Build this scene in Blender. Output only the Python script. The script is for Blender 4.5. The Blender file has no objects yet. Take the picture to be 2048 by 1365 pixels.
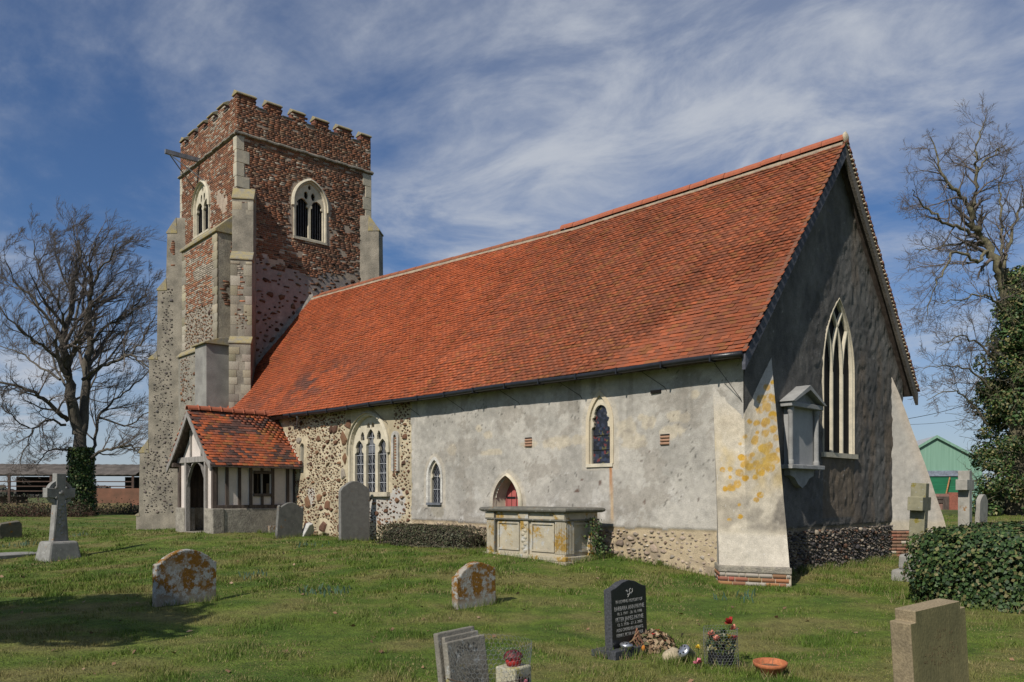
import bpy, math, random
import numpy as np
from mathutils import Vector, Matrix

# ------------------------------------------------------------------ camera
scn = bpy.context.scene
COL = scn.collection
F_PX, CX, HOR = 1640.0, 1024.0, 989.0          # photo calibration: focal length, centre column, horizon row
EYE = 1.7
YAW = math.radians(45.6)                       # camera looks north-west; +x is east, +y is north
cam = bpy.data.cameras.new('camera')
cam.sensor_width = 36.0
cam.lens = 36.0 * F_PX / 2048.0
cam.shift_y = (HOR - 682.5) / 2048.0
cam.clip_start = 0.1
cam.clip_end = 8000
cam_ob = bpy.data.objects.new('camera', cam)
cam_ob.location = (0, 0, EYE)
cam_ob.rotation_euler = (math.pi / 2, 0, YAW)
COL.objects.link(cam_ob)
scn.camera = cam_ob

# ------------------------------------------------------------------ light, sky, exposure
SUN_EL, SUN_AZ = math.radians(41), math.radians(12)       # azimuth: east of south
sun = bpy.data.lights.new('sun', 'SUN')
sun.energy = 5.0
sun.angle = math.radians(0.53)
sun.color = (1.0, 0.94, 0.85)
sun_ob = bpy.data.objects.new('sun', sun)
to_sun = Vector((math.sin(SUN_AZ) * math.cos(SUN_EL), -math.cos(SUN_AZ) * math.cos(SUN_EL), math.sin(SUN_EL)))
sun_ob.rotation_euler = to_sun.to_track_quat('Z', 'Y').to_euler()
sun_ob.location = (0, -20, 40)
COL.objects.link(sun_ob)

world = bpy.data.worlds.new('World')
scn.world = world
world.use_nodes = True
nt = world.node_tree
nt.nodes.clear()
W = lambda t: nt.nodes.new(t)
out = W('ShaderNodeOutputWorld'); bg = W('ShaderNodeBackground')
sky = W('ShaderNodeTexSky'); sky.sky_type = 'NISHITA'; sky.sun_disc = False
sky.sun_elevation = SUN_EL; sky.sun_rotation = math.pi - SUN_AZ
sky.altitude = 50; sky.air_density = 1.0; sky.dust_density = 0.6; sky.ozone_density = 2.2
bg.inputs['Strength'].default_value = 0.072
# thin cirrus on a plane high above: direction / height
tc = W('ShaderNodeTexCoord'); sep = W('ShaderNodeSeparateXYZ')
nt.links.new(tc.outputs['Generated'], sep.inputs[0])
mx = W('ShaderNodeMath'); mx.operation = 'MAXIMUM'; mx.inputs[1].default_value = 0.04
nt.links.new(sep.outputs['Z'], mx.inputs[0])
ad = W('ShaderNodeMath'); ad.operation = 'ADD'; ad.inputs[1].default_value = 0.12
nt.links.new(mx.outputs[0], ad.inputs[0])
cmb = W('ShaderNodeCombineXYZ')
for i, ax_ in enumerate('XY'):
    dv = W('ShaderNodeMath'); dv.operation = 'DIVIDE'
    nt.links.new(sep.outputs[ax_], dv.inputs[0]); nt.links.new(ad.outputs[0], dv.inputs[1])
    nt.links.new(dv.outputs[0], cmb.inputs[i])
def cloud_layer(rot, scale, nscale, lo, hi, detail, dist, seed):
    mp = W('ShaderNodeMapping'); mp.inputs['Rotation'].default_value = (0, 0, rot)
    mp.inputs['Scale'].default_value = scale; mp.inputs['Location'].default_value = (seed, seed * .7, 0)
    nt.links.new(cmb.outputs[0], mp.inputs[0])
    n = W('ShaderNodeTexNoise'); n.inputs['Scale'].default_value = nscale; n.inputs['Detail'].default_value = detail
    n.inputs['Roughness'].default_value = 0.62; n.inputs['Distortion'].default_value = dist
    nt.links.new(mp.outputs[0], n.inputs['Vector'])
    r = W('ShaderNodeMapRange'); r.interpolation_type = 'SMOOTHSTEP'
    r.inputs['From Min'].default_value = lo; r.inputs['From Max'].default_value = hi
    nt.links.new(n.outputs['Fac'], r.inputs['Value'])
    return r.outputs[0]
c1 = cloud_layer(math.radians(15), (1.0, 1.25, 1), .72, 0.37, 0.62, 8, 0.35, 8.8)
c2 = cloud_layer(math.radians(-30), (1.0, 1.35, 1), 2.2, 0.34, 0.70, 11, 0.5, 3.1)
mm = W('ShaderNodeMath'); mm.operation = 'MULTIPLY'
nt.links.new(c1, mm.inputs[0])
m2 = W('ShaderNodeMath'); m2.operation = 'MULTIPLY_ADD'; m2.inputs[1].default_value = 0.75; m2.inputs[2].default_value = 0.30
nt.links.new(c2, m2.inputs[0]); nt.links.new(m2.outputs[0], mm.inputs[1])
m3 = W('ShaderNodeMath'); m3.operation = 'MULTIPLY_ADD'; m3.inputs[1].default_value = 0.86; m3.inputs[2].default_value = 0.03
m3.use_clamp = True
nt.links.new(mm.outputs[0], m3.inputs[0])
mixc = W('ShaderNodeMixRGB'); mixc.inputs[2].default_value = (7.6, 8.1, 9.0, 1)
low = W('ShaderNodeMapRange'); low.interpolation_type = 'SMOOTHSTEP'      # the thin layer piles up towards the horizon
low.inputs['From Min'].default_value = .30; low.inputs['From Max'].default_value = -.02; low.inputs['To Max'].default_value = .62
nt.links.new(sep.outputs['Z'], low.inputs['Value'])
m4 = W('ShaderNodeMath'); m4.operation = 'MAXIMUM'
nt.links.new(m3.outputs[0], m4.inputs[0]); nt.links.new(low.outputs[0], m4.inputs[1])
nt.links.new(m4.outputs[0], mixc.inputs[0])
tint = W('ShaderNodeMixRGB'); tint.blend_type = 'MULTIPLY'; tint.inputs[0].default_value = 1.0
tint.inputs[2].default_value = (0.58, 0.86, 1.20, 1)
nt.links.new(sky.outputs[0], tint.inputs[1])
nt.links.new(tint.outputs[0], mixc.inputs[1])
nt.links.new(mixc.outputs[0], bg.inputs['Color'])
nt.links.new(bg.outputs[0], out.inputs[0])

scn.view_settings.view_transform = 'Standard'
scn.view_settings.look = 'None'
scn.view_settings.gamma = 1.0
scn.view_settings.exposure = -0.1
scn.cycles.max_bounces = 6
scn.cycles.diffuse_bounces = 3
scn.cycles.transparent_max_bounces = 6

rnd = random.Random(11)
RS = np.random.RandomState(5)

# ------------------------------------------------------------------ photo geometry helpers
AX = (-math.sin(YAW), math.cos(YAW)); RT = (math.cos(YAW), math.sin(YAW))
def ray(px, py):
    u = (px - CX) / F_PX; v = (HOR - py) / F_PX
    return (AX[0] + u * RT[0], AX[1] + u * RT[1], v)
def at_depth(px, py, t):
    d = ray(px, py); return Vector((d[0] * t, d[1] * t, EYE + d[2] * t))
def on_x(px, py, c):
    d = ray(px, py); t = c / d[0]; return Vector((c, d[1] * t, EYE + d[2] * t))
def on_y(px, py, c):
    d = ray(px, py); t = c / d[1]; return Vector((d[0] * t, c, EYE + d[2] * t))

# ------------------------------------------------------------------ noise
def _hash(ix, iy, iz, s):
    h = (ix.astype(np.int64) * 374761393 + iy.astype(np.int64) * 668265263 + iz.astype(np.int64) * 2147483647 + s * 974711) & 0xffffffff
    h = ((h ^ (h >> 13)) * 1274126177) & 0xffffffff
    h = ((h ^ (h >> 16)) * 2246822519) & 0xffffffff
    return ((h ^ (h >> 15)) & 0xffff) / 65535.0
def vnoise(x, y, z=None, s=0):
    x = np.asarray(x, float); y = np.asarray(y, float)
    z = np.zeros_like(x) if z is None else np.asarray(z, float)
    ix, iy, iz = np.floor(x), np.floor(y), np.floor(z)
    fx, fy, fz = x - ix, y - iy, z - iz
    fx = fx * fx * (3 - 2 * fx); fy = fy * fy * (3 - 2 * fy); fz = fz * fz * (3 - 2 * fz)
    r = 0
    for dx in (0, 1):
        for dy in (0, 1):
            for dz in (0, 1):
                w = (fx if dx else 1 - fx) * (fy if dy else 1 - fy) * (fz if dz else 1 - fz)
                r = r + w * _hash(ix + dx, iy + dy, iz + dz, s)
    return r
def fbm(x, y, z=None, s=0, o=4, g=0.5):
    a, t, r, k = 1.0, 0.0, 0.0, 1.0
    for i in range(o):
        r = r + a * vnoise(np.asarray(x) * k, np.asarray(y) * k, None if z is None else np.asarray(z) * k, s + i * 17)
        t += a; a *= g; k *= 2.03
    return r / t
def sstep(a, b, x):
    t = np.clip((np.asarray(x, float) - a) / (b - a), 0, 1); return t * t * (3 - 2 * t)
def lerp3(a, b, t):
    t = np.asarray(t)[..., None]; return np.asarray(a) * (1 - t) + np.asarray(b) * t

# ------------------------------------------------------------------ ground height
GP = np.array([(-6.5, 12.9, .12), (-7.3, 12.4, .10), (-8.2, 13.0, .2), (-7.6, 20.1, .2), (-7.5, 17.5, .16), (-22.9, 10.4, .56), (-22.8, 13.1, .46),
    (-19, 12.8, .44), (-15, 13, .5), (-12.7, 11.6, .46), (-10.4, 11.5, .36), (-10.6, 12.9, .46), (-34.6, 12.8, .2), (-29, 10.5, .45),
    (-5.7, 7.4, -.07), (-11.9, 5.0, .10), (-21.7, 6.0, .13), (-9, 8, .04), (-2.2, 6.3, .0), (-4.3, 4.2, -.03), (0, 0, 0), (-5, 13.5, .07), (-5.9, 16.8, .1), (-3, 13, .05),
    (-45, 10, .45), (-48, 22, .5), (-20, 30, .35), (-8, 38, .6), (6, 36, .7), (10, 15, .1), (8, -4, 0), (0, -15, 0), (-30, -8, .15), (-60, 0, .4), (-60, 40, .5), (-30, 55, .6)])
def _tps(r2): return np.where(r2 > 1e-9, r2 * np.log(np.maximum(r2, 1e-9)), 0)
_n = len(GP)
_A = np.zeros((_n + 3, _n + 3))
_d2 = ((GP[:, None, :2] - GP[None, :, :2]) ** 2).sum(-1)
_A[:_n, :_n] = _tps(_d2) + np.eye(_n) * .4
_A[:_n, _n] = 1; _A[:_n, _n + 1:] = GP[:, :2]; _A[_n, :_n] = 1; _A[_n + 1:, :_n] = GP[:, :2].T
_w = np.linalg.solve(_A, np.concatenate([GP[:, 2], np.zeros(3)]))
def ground(x, y):
    x = np.asarray(x, float); y = np.asarray(y, float)
    sh = x.shape; x = x.ravel(); y = y.ravel()
    z = np.zeros_like(x)
    for i in range(0, len(x), 20000):
        xs, ys = x[i:i + 20000], y[i:i + 20000]
        d2 = (xs[:, None] - GP[None, :, 0]) ** 2 + (ys[:, None] - GP[None, :, 1]) ** 2
        z[i:i + 20000] = _tps(d2) @ _w[:_n] + _w[_n] + _w[_n + 1] * xs + _w[_n + 2] * ys
    r = np.hypot(x + 15, y - 12)
    k = sstep(38, 62, r)
    z = np.clip(z, -1, 1.2) * (1 - k) + 0.45 * k
    z = z + (fbm(x * .9, y * .9, s=3, o=3) - .5) * .10 * (1 - k)
    return z.reshape(sh)
def gz(x, y): return float(ground(np.array([x]), np.array([y]))[0])
def on_ground(px, py):
    t = 10.0
    for i in range(60):
        p = at_depth(px, py, t); g = gz(p.x, p.y)
        d = ray(px, py)
        t2 = (g - EYE) / d[2]
        t = t * .5 + t2 * .5
    p = at_depth(px, py, t); p.z = gz(p.x, p.y); return p

# ------------------------------------------------------------------ materials
def _nodes(name):
    m = bpy.data.materials.new(name); m.use_nodes = True
    n = m.node_tree; n.nodes.clear()
    o = n.nodes.new('ShaderNodeOutputMaterial'); b = n.nodes.new('ShaderNodeBsdfPrincipled')
    n.links.new(b.outputs[0], o.inputs[0])
    return m, n, b
def mat(name, col=(.5, .5, .5), col2=None, rough=.9, scale=6.0, var=.35, bump=.25, bscale=45., src=None, spec=.25, metal=0., fine=.3, stretch=(1, 1, 1), bdist=.02):
    """src: None plain colour, 'vc' colour attribute Col, 'oc' object colour"""
    m, n, b = _nodes(name)
    L = n.links.new
    tcn = n.nodes.new('ShaderNodeTexCoord'); mp = n.nodes.new('ShaderNodeMapping'); mp.inputs['Scale'].default_value = stretch
    L(tcn.outputs['Object'], mp.inputs[0])
    n1 = n.nodes.new('ShaderNodeTexNoise'); n1.inputs['Scale'].default_value = scale; n1.inputs['Detail'].default_value = 6
    n2 = n.nodes.new('ShaderNodeTexNoise'); n2.inputs['Scale'].default_value = bscale; n2.inputs['Detail'].default_value = 4
    L(mp.outputs[0], n1.inputs['Vector']); L(mp.outputs[0], n2.inputs['Vector'])
    if src == 'vc':
        a = n.nodes.new('ShaderNodeAttribute'); a.attribute_name = 'Col'; base = a.outputs['Color']
    elif src == 'oc':
        a = n.nodes.new('ShaderNodeObjectInfo'); base = a.outputs['Color']
    else:
        rr = n.nodes.new('ShaderNodeMapRange'); rr.inputs['From Min'].default_value = .35; rr.inputs['From Max'].default_value = .65
        L(n1.outputs['Fac'], rr.inputs['Value'])
        mxx = n.nodes.new('ShaderNodeMixRGB')
        c2 = col2 if col2 else tuple(c * (1 - var) for c in col)
        mxx.inputs[1].default_value = (*c2, 1); mxx.inputs[2].default_value = (*col, 1)
        L(rr.outputs[0], mxx.inputs[0]); base = mxx.outputs[0]
    # medium and fine mottling, both signs
    def mottle(c, noise_out, amt):
        r = n.nodes.new('ShaderNodeMapRange'); r.inputs['From Min'].default_value = .25; r.inputs['From Max'].default_value = .75
        r.inputs['To Min'].default_value = 1 - amt; r.inputs['To Max'].default_value = 1 + amt
        L(noise_out, r.inputs['Value'])
        v = n.nodes.new('ShaderNodeVectorMath'); v.operation = 'SCALE'
        L(c, v.inputs[0]); L(r.outputs[0], v.inputs['Scale']); return v.outputs[0]
    if src: base = mottle(base, n1.outputs['Fac'], var)
    base = mottle(base, n2.outputs['Fac'], fine)
    L(base, b.inputs['Base Color'])
    b.inputs['Roughness'].default_value = rough; b.inputs['Metallic'].default_value = metal
    b.inputs['Specular IOR Level'].default_value = spec
    if bump > 0:
        bp = n.nodes.new('ShaderNodeBump'); bp.inputs['Strength'].default_value = bump; bp.inputs['Distance'].default_value = bdist
        L(n2.outputs['Fac'], bp.inputs['Height']); L(bp.outputs[0], b.inputs['Normal'])
    return m
def leafmat(name, src='vc', rough=.5, spec=.35):
    m, n, b = _nodes(name)
    a = n.nodes.new('ShaderNodeAttribute'); a.attribute_name = 'Col'
    n.links.new(a.outputs['Color'], b.inputs['Base Color'])
    b.inputs['Roughness'].default_value = rough; b.inputs['Specular IOR Level'].default_value = spec
    return m

# ------------------------------------------------------------------ object helpers
WORLD_ROOTS = set()
def thing(name, label, cat, loc=(0, 0, 0), rot=(0, 0, 0), group=None, world_coords=False):
    o = bpy.data.objects.new(name, None); COL.objects.link(o)
    o.empty_display_size = .2
    o.location = loc; o.rotation_euler = rot
    o['label'] = label; o['category'] = cat
    if group: o['group'] = group
    if world_coords: WORLD_ROOTS.add(o.name)
    return o
def tag(o, label=None, cat=None, group=None, kind=None):
    if label: o['label'] = label
    if cat: o['category'] = cat
    if group: o['group'] = group
    if kind: o['kind'] = kind
    return o
def mesh(name, V, Fc, m=None, col=None, smooth=False):
    me = bpy.data.meshes.new(name)
    if isinstance(V, np.ndarray) and isinstance(Fc, np.ndarray):
        me.vertices.add(len(V)); me.vertices.foreach_set('co', V.astype(np.float32).ravel())
        k = Fc.shape[1]
        me.loops.add(Fc.size); me.loops.foreach_set('vertex_index', Fc.astype(np.int32).ravel())
        me.polygons.add(len(Fc)); me.polygons.foreach_set('loop_start', np.arange(0, Fc.size, k, dtype=np.int32))
        me.polygons.foreach_set('loop_total', np.full(len(Fc), k, dtype=np.int32))
        me.update(calc_edges=True)
    else:
        me.from_pydata([tuple(v) for v in V], [], [tuple(f) for f in Fc]); me.update()
    if col is not None:
        ca = me.color_attributes.new('Col', 'FLOAT_COLOR', 'POINT')
        c = np.ones((len(V), 4), np.float32); c[:, :3] = np.asarray(col)
        ca.data.foreach_set('color', c.ravel())
    if smooth: me.polygons.foreach_set('use_smooth', np.ones(len(me.polygons), bool))
    if m: me.materials.append(m)
    return me
def link(name, me, parent=None, loc=None, rot=None):
    o = bpy.data.objects.new(name, me); COL.objects.link(o)
    if parent is not None:
        o.parent = parent
        if parent.name in WORLD_ROOTS and loc is None: o.location = -parent.location
    if loc is not None: o.location = loc
    if rot is not None: o.rotation_euler = rot
    return o
def add(name, V, Fc, m, parent=None, col=None, smooth=False, kind=None):
    o = link(name, mesh(name, V, Fc, m, col, smooth), parent)
    if kind: o['kind'] = kind
    return o
BOXF = [(0, 3, 2, 1), (4, 5, 6, 7), (0, 1, 5, 4), (1, 2, 6, 5), (2, 3, 7, 6), (3, 0, 4, 7)]
class MB:
    def __init__(s): s.v = []; s.f = []
    def raw(s, V, Fc):
        b = len(s.v); s.v += [Vector(p) for p in V]; s.f += [tuple(i + b for i in q) for q in Fc]; return s
    def box(s, a, b, M=None):
        (x0, y0, z0), (x1, y1, z1) = a, b
        V = [(x0, y0, z0), (x1, y0, z0), (x1, y1, z0), (x0, y1, z0), (x0, y0, z1), (x1, y0, z1), (x1, y1, z1), (x0, y1, z1)]
        if M is not None: V = [M @ Vector(p) for p in V]
        return s.raw(V, BOXF)
    def prism(s, poly, d0, d1, fn):
        """poly: list of (a,b); fn(a,b,d)->xyz"""
        n = len(poly)
        V = [fn(a, b, d0) for a, b in poly] + [fn(a, b, d1) for a, b in poly]
        Fc = [tuple(range(n - 1, -1, -1)), tuple(range(n, 2 * n))] + [(i, (i + 1) % n, n + (i + 1) % n, n + i) for i in range(n)]
        return s.raw(V, Fc)
    def tube(s, pts, rad, k=6, cap=True):
        pts = [Vector(p) for p in pts]
        if not hasattr(rad, '__len__'): rad = [rad] * len(pts)
        b = len(s.v); up = Vector((0, 0, 1))
        for i, p in enumerate(pts):
            t = (pts[min(i + 1, len(pts) - 1)] - pts[max(i - 1, 0)]).normalized()
            a = t.cross(up if abs(t.z) < .95 else Vector((1, 0, 0))).normalized(); c = t.cross(a)
            for j in range(k):
                an = 2 * math.pi * j / k
                s.v.append(p + (a * math.cos(an) + c * math.sin(an)) * rad[i])
        for i in range(len(pts) - 1):
            for j in range(k):
                s.f.append((b + i * k + j, b + i * k + (j + 1) % k, b + (i + 1) * k + (j + 1) % k, b + (i + 1) * k + j))
        if cap:
            s.f.append(tuple(b + j for j in range(k - 1, -1, -1))); e = b + (len(pts) - 1) * k
            s.f.append(tuple(e + j for j in range(k)))
        return s
    def lathe(s, prof, k=16, c=(0, 0, 0)):
        b = len(s.v); c = Vector(c)
        for r, z in prof:
            for j in range(k):
                an = 2 * math.pi * j / k; s.v.append(c + Vector((r * math.cos(an), r * math.sin(an), z)))
        for i in range(len(prof) - 1):
            for j in range(k):
                s.f.append((b + i * k + j, b + i * k + (j + 1) % k, b + (i + 1) * k + (j + 1) % k, b + (i + 1) * k + j))
        s.f.append(tuple(b + j for j in range(k - 1, -1, -1))); e = b + (len(prof) - 1) * k
        s.f.append(tuple(e + j for j in range(k)))
        return s
    def blob(s, c, r, seed=0, amp=.25, nu=10, nv=7):
        b = len(s.v); c = Vector(c); rx, ry, rz = r
        for i in range(nv + 1):
            th = math.pi * i / nv
            for j in range(nu):
                ph = 2 * math.pi * j / nu
                d = Vector((math.sin(th) * math.cos(ph), math.sin(th) * math.sin(ph), math.cos(th)))
                k = 1 + amp * (2 * float(vnoise(np.array([d.x * 1.7 + seed * 7.3 + 50]), np.array([d.y * 1.7 + 50]), np.array([d.z * 1.7 + 50]), s=seed)[0]) - 1)
                s.v.append(c + Vector((d.x * rx, d.y * ry, d.z * rz)) * k)
        for i in range(nv):
            for j in range(nu):
                s.f.append((b + i * nu + j, b + (i + 1) * nu + j, b + (i + 1) * nu + (j + 1) % nu, b + i * nu + (j + 1) % nu))
        return s
    def build(s, name, m, parent=None, smooth=False, bevel=0, kind=None):
        o = add(name, s.v, s.f, m, parent, None, smooth)
        if bevel:
            md = o.modifiers.new('bevel', 'BEVEL'); md.width = bevel; md.segments = 2; md.limit_method = 'ANGLE'
        if kind: o['kind'] = kind
        return o
def boxes_arrays(P, A, B, C, back=True):
    """many boxes: origin corner P, edge vectors A,B,C each Nx3 -> V,F"""
    n = len(P)
    V = np.stack([P, P + A, P + A + B, P + B, P + C, P + A + C, P + A + B + C, P + B + C], 1).reshape(-1, 3)
    base = (np.arange(n) * 8)[:, None, None]
    fs = np.array(BOXF if back else BOXF[1:])
    Fc = (base + fs[None]).reshape(-1, 4)
    return V, Fc
def grid_wall(name, origin, U, N, u0, u1, z0, z1, res, hole, disp, colf, m, parent, smooth=True):
    """wall sheet: P = origin + U*u + z + N*disp ; cells whose centre is in a hole are left open"""
    nu = max(2, int(round((u1 - u0) / res)) + 1); nz = max(2, int(round((z1 - z0) / res)) + 1)
    u = np.linspace(u0, u1, nu); z = np.linspace(z0, z1, nz)
    UU, ZZ = np.meshgrid(u, z)
    d = disp(UU, ZZ) if disp else np.zeros_like(UU)
    o = np.array(origin, float); Uv = np.array((*U, 0.)) if len(U) == 2 else np.array(U); Nv = np.array((*N, 0.)) if len(N) == 2 else np.array(N)
    V = o + UU[..., None] * Uv + d[..., None] * Nv; V[..., 2] += ZZ
    idx = np.arange(nu * nz).reshape(nz, nu)
    q = np.stack([idx[:-1, :-1], idx[:-1, 1:], idx[1:, 1:], idx[1:, :-1]], -1)
    cu = (UU[:-1, :-1] + UU[1:, 1:]) / 2; cz = (ZZ[:-1, :-1] + ZZ[1:, 1:]) / 2
    if np.dot(np.cross(Uv, (0, 0, 1)), Nv) < 0: q = q[..., ::-1]
    keep = ~hole(cu, cz) if hole else np.ones(cu.shape, bool)
    q = q[keep]
    C = colf(UU, ZZ).reshape(-1, 3)
    used = np.unique(q); remap = np.full(nu * nz, -1); remap[used] = np.arange(len(used))
    return add(name, V.reshape(-1, 3)[used], remap[q], m, parent, C[used], smooth)
# pointed arch
def arch_top(u, a, spring, apex):
    """height of a pointed arch of half width a at offset u from its centre (nan outside)"""
    b = apex - spring; R = (a * a + b * b) / (2 * a); cxx = R - a
    u = np.abs(np.asarray(u, float))
    return spring + np.sqrt(np.maximum(R * R - (u + cxx) ** 2, 0)) * (u <= a)
def in_arch(u, z, c, a, sill, spring, apex):
    return (np.abs(u - c) < a) & (z > sill) & (z < arch_top(np.asarray(u) - c, a, spring, apex))
def arch_line(a, sill, spring, apex, n=9):
    b = apex - spring; R = (a * a + b * b) / (2 * a); cxx = R - a
    th1 = math.atan2(b, cxx)
    right = [(-cxx + R * math.cos(th1 * i / n), spring + R * math.sin(th1 * i / n)) for i in range(n + 1)]
    pts = [(a, sill)] + right
    left = [(-x, z) for x, z in reversed(pts[:-1])]
    return pts + left       # right bottom, up, over, left bottom

# ------------------------------------------------------------------ shared materials
M_WALL = mat('lime_render', src='vc', var=.16, scale=9, bump=.55, bscale=70, fine=.22, rough=.95)
M_ROUGH = mat('roughcast', src='vc', var=.22, scale=7, bump=.8, bscale=55, fine=.30, rough=.95, bdist=.03)
M_STONE = mat('dressed_limestone', (.50, .44, .33), (.36, .33, .26), rough=.9, scale=3.5, bump=.35, bscale=40, fine=.18)
M_STONE_L = mat('pale_tracery_stone', (.56, .50, .38), (.43, .39, .30), rough=.9, scale=5, bump=.2, bscale=50, fine=.12)
M_LICH = mat('lichened_coping_stone', (.30, .245, .115), (.225, .205, .165), rough=.95, scale=5, bump=.5, bscale=40, fine=.3)
M_TILE_F = mat('clay_tile_field', src='vc', var=.30, scale=14, bump=.3, bscale=90, fine=.25, rough=.85)
M_TILE_O = mat('clay_tile', src='oc', var=.30, scale=14, bump=.3, bscale=90, fine=.25, rough=.85)
M_RIDGE = mat('ridge_clay', (.34, .105, .055), (.25, .085, .048), rough=.8, scale=4, bump=.2, bscale=60, fine=.2)
M_MORTAR = mat('pale_mortar', (.50, .42, .30), (.38, .33, .25), rough=.95, scale=8, bump=.4, bscale=60)
M_RMORT = mat('weathered_ridge_mortar', (.34, .27, .19), (.24, .19, .14), rough=.95, scale=8, bump=.4, bscale=60)
M_BRICK_F = mat('old_brick_field', src='vc', var=.25, scale=20, bump=.4, bscale=90, fine=.25, rough=.92)
M_BRICK_O = mat('old_brick', src='oc', var=.30, scale=16, bump=.4, bscale=90, fine=.3, rough=.92)
M_RUB_F = mat('rubble_field', src='vc', var=.30, scale=12, bump=.6, bscale=60, fine=.3, rough=.92)
M_RUB_O = mat('rubble_stone', src='oc', var=.30, scale=12, bump=.6, bscale=60, fine=.3, rough=.92)
M_GLASS = mat('dark_leaded_glass', (.012, .014, .018), (.022, .024, .03), rough=.4, scale=14, bump=.3, bscale=18, spec=.09)
M_LEAD = mat('lead_cames', (.20, .21, .23), rough=.5, bump=0, fine=.1)
M_IRON = mat('white_saddle_bars', (.42, .43, .45), rough=.6, bump=0, fine=.1)
M_BLACK = mat('black_gutter', (.016, .016, .018), rough=.35, bump=.1, spec=.5)
M_WOOD_D = mat('weathered_oak', (.11, .085, .07), (.055, .042, .036), rough=.85, scale=3, bump=.6, bscale=30, stretch=(4, 4, .6))
M_WOOD_G = mat('silver_grey_oak', (.30, .28, .255), (.19, .175, .16), rough=.85, scale=3, bump=.6, bscale=30, stretch=(4, 4, .6))
M_BARGE = mat('dark_bargeboard', (.085, .088, .105), (.05, .052, .065), rough=.8, scale=2, bump=.4, bscale=25)
M_BARGE_N = mat('brown_bargeboard', (.17, .145, .12), (.09, .08, .07), rough=.85, scale=2, bump=.5, bscale=25)
M_DAUB = mat('limewashed_daub', (.62, .55, .49), (.50, .45, .41), rough=.95, scale=2.5, bump=.3, bscale=30, fine=.08)
M_REDDOOR = mat('faded_red_paint', (.40, .105, .095), (.33, .085, .08), rough=.7, scale=4, bump=.15, fine=.1)
M_LEADFL = mat('lead_flashing', (.17, .18, .195), (.11, .115, .125), rough=.6, scale=3, bump=.3, fine=.15)
M_DARK = mat('dark_void', (.01, .009, .008), rough=1, bump=0)
M_STEEL = mat('grey_steel', (.20, .21, .23), rough=.45, bump=.1, metal=.3)

def brick_cols(n, rs, dark=.35):
    pal = np.array([(.215, .092, .050), (.19, .086, .050), (.235, .112, .062), (.155, .077, .048), (.095, .056, .040), (.20, .122, .078), (.25, .175, .115)])
    p = np.array([.25, .2, .12, .16, dark * .3, .12, .05]); p /= p.sum()
    c = pal[rs.choice(len(pal), n, p=p)] * rs.uniform(.75, 1.2, (n, 1))
    return c

# ------------------------------------------------------------------ the church (one building)
church = thing('church', 'flint and rendered parish church with red tiled roof, brick tower and timber porch', 'church', (-18, 17, gz(-18, 12.9)), world_coords=True)
EAVE_Y, EAVE_Z, RIDGE_Y, NEAVE_Y = 12.74, 4.2, 16.78, 20.82
X_E, X_W = -7.28, -28.4
WALL_S, WALL_E, WALL_N = 13.1, -7.5, 20.45
def ridge_z(x): return np.interp(x, [-28.4, -23.7, -17.6, -14.7, -10.8, -7.3], [9.38, 9.26, 9.06, 8.95, 8.98, 9.02])

FS = ((0, WALL_S, 0), (1, 0), (0, -1))        # south wall frame (u = x)
FE = ((WALL_E, 0, 0), (0, 1), (1, 0))         # east wall frame (u = y)
T_N = Vector((.04885, .9988, 0)); T_W = Vector((-.9988, .04885, 0)); T_SE = Vector((-28.45, 13.78, 0)); T_A = 5.68
FTE = (tuple(T_SE), tuple(T_N), tuple(-T_W))  # tower east face (u north of the SE corner)
FTS = (tuple(T_SE), tuple(T_W), tuple(-T_N))  # tower south face (u west of the SE corner)
def fp(fr, u, z, d):
    o, U, N = fr
    return Vector((o[0] + U[0] * u + N[0] * d, o[1] + U[1] * u + N[1] * d, z))

# --- openings -----------------------------------------------------------------
# (centre, half width, sill, spring, apex) of each hole
W3 = (-19.05, .86, 1.76, 2.95, 3.86)
WC = (-10.78, .27, 2.33, 3.15, 3.73)
LAN = (-16.14, .22, 1.49, 2.12, 2.55)
DOOR = (-13.50, .37, .20, 1.50, 2.08)
SLOT = (-22.57, .085, 2.38, 3.16, 3.25)
EW = (16.96, .73, 2.56, 4.25, 5.80)
TEW = (2.94, .62, 11.62, 12.95, 13.80)       # tower east window, u from SE corner
TSW = (3.35, .72, 12.05, 13.1, 13.95)
def hole_S(u, z):
    h = np.zeros(np.shape(u), bool)
    for w in (W3, WC, LAN, DOOR, SLOT): h |= in_arch(u, z, w[0], w[1] + .03, w[2] - .02, w[3], w[4] + .02)
    return h

def speck(u, z, s, thr, sc):
    return sstep(thr, thr + .06, vnoise(u * sc, z * sc, s=s))
def spots(u, z, lst, s=0, rag=.35):
    """soft-edged ragged blots: list of (u,z,ru,rz,strength)"""
    out_ = np.zeros(np.shape(u))
    wob = (fbm(u * 9, z * 9, s=s, o=3) - .5) * 2 * rag
    for (cu, cz, ru, rz, k) in lst:
        d = np.sqrt(((u - cu) / ru) ** 2 + ((z - cz) / rz) ** 2) + wob
        out_ = np.maximum(out_, k * (1 - sstep(.84, 1.06, d)))
    return out_
def south_pt(px, py):
    p = on_y(px, py, WALL_S); return p.x, p.z
X_PL = -17.12                                  # where the rendered wall begins
def is_render(u, z):
    edge = X_PL + (fbm(z * 3, z * 0 + 2.2, s=8, o=3) - .5) * .12
    return (u > edge) & (z > 1.03 + (fbm(u * 2.5, u * 0, s=4, o=3) - .5) * .06)
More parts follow.
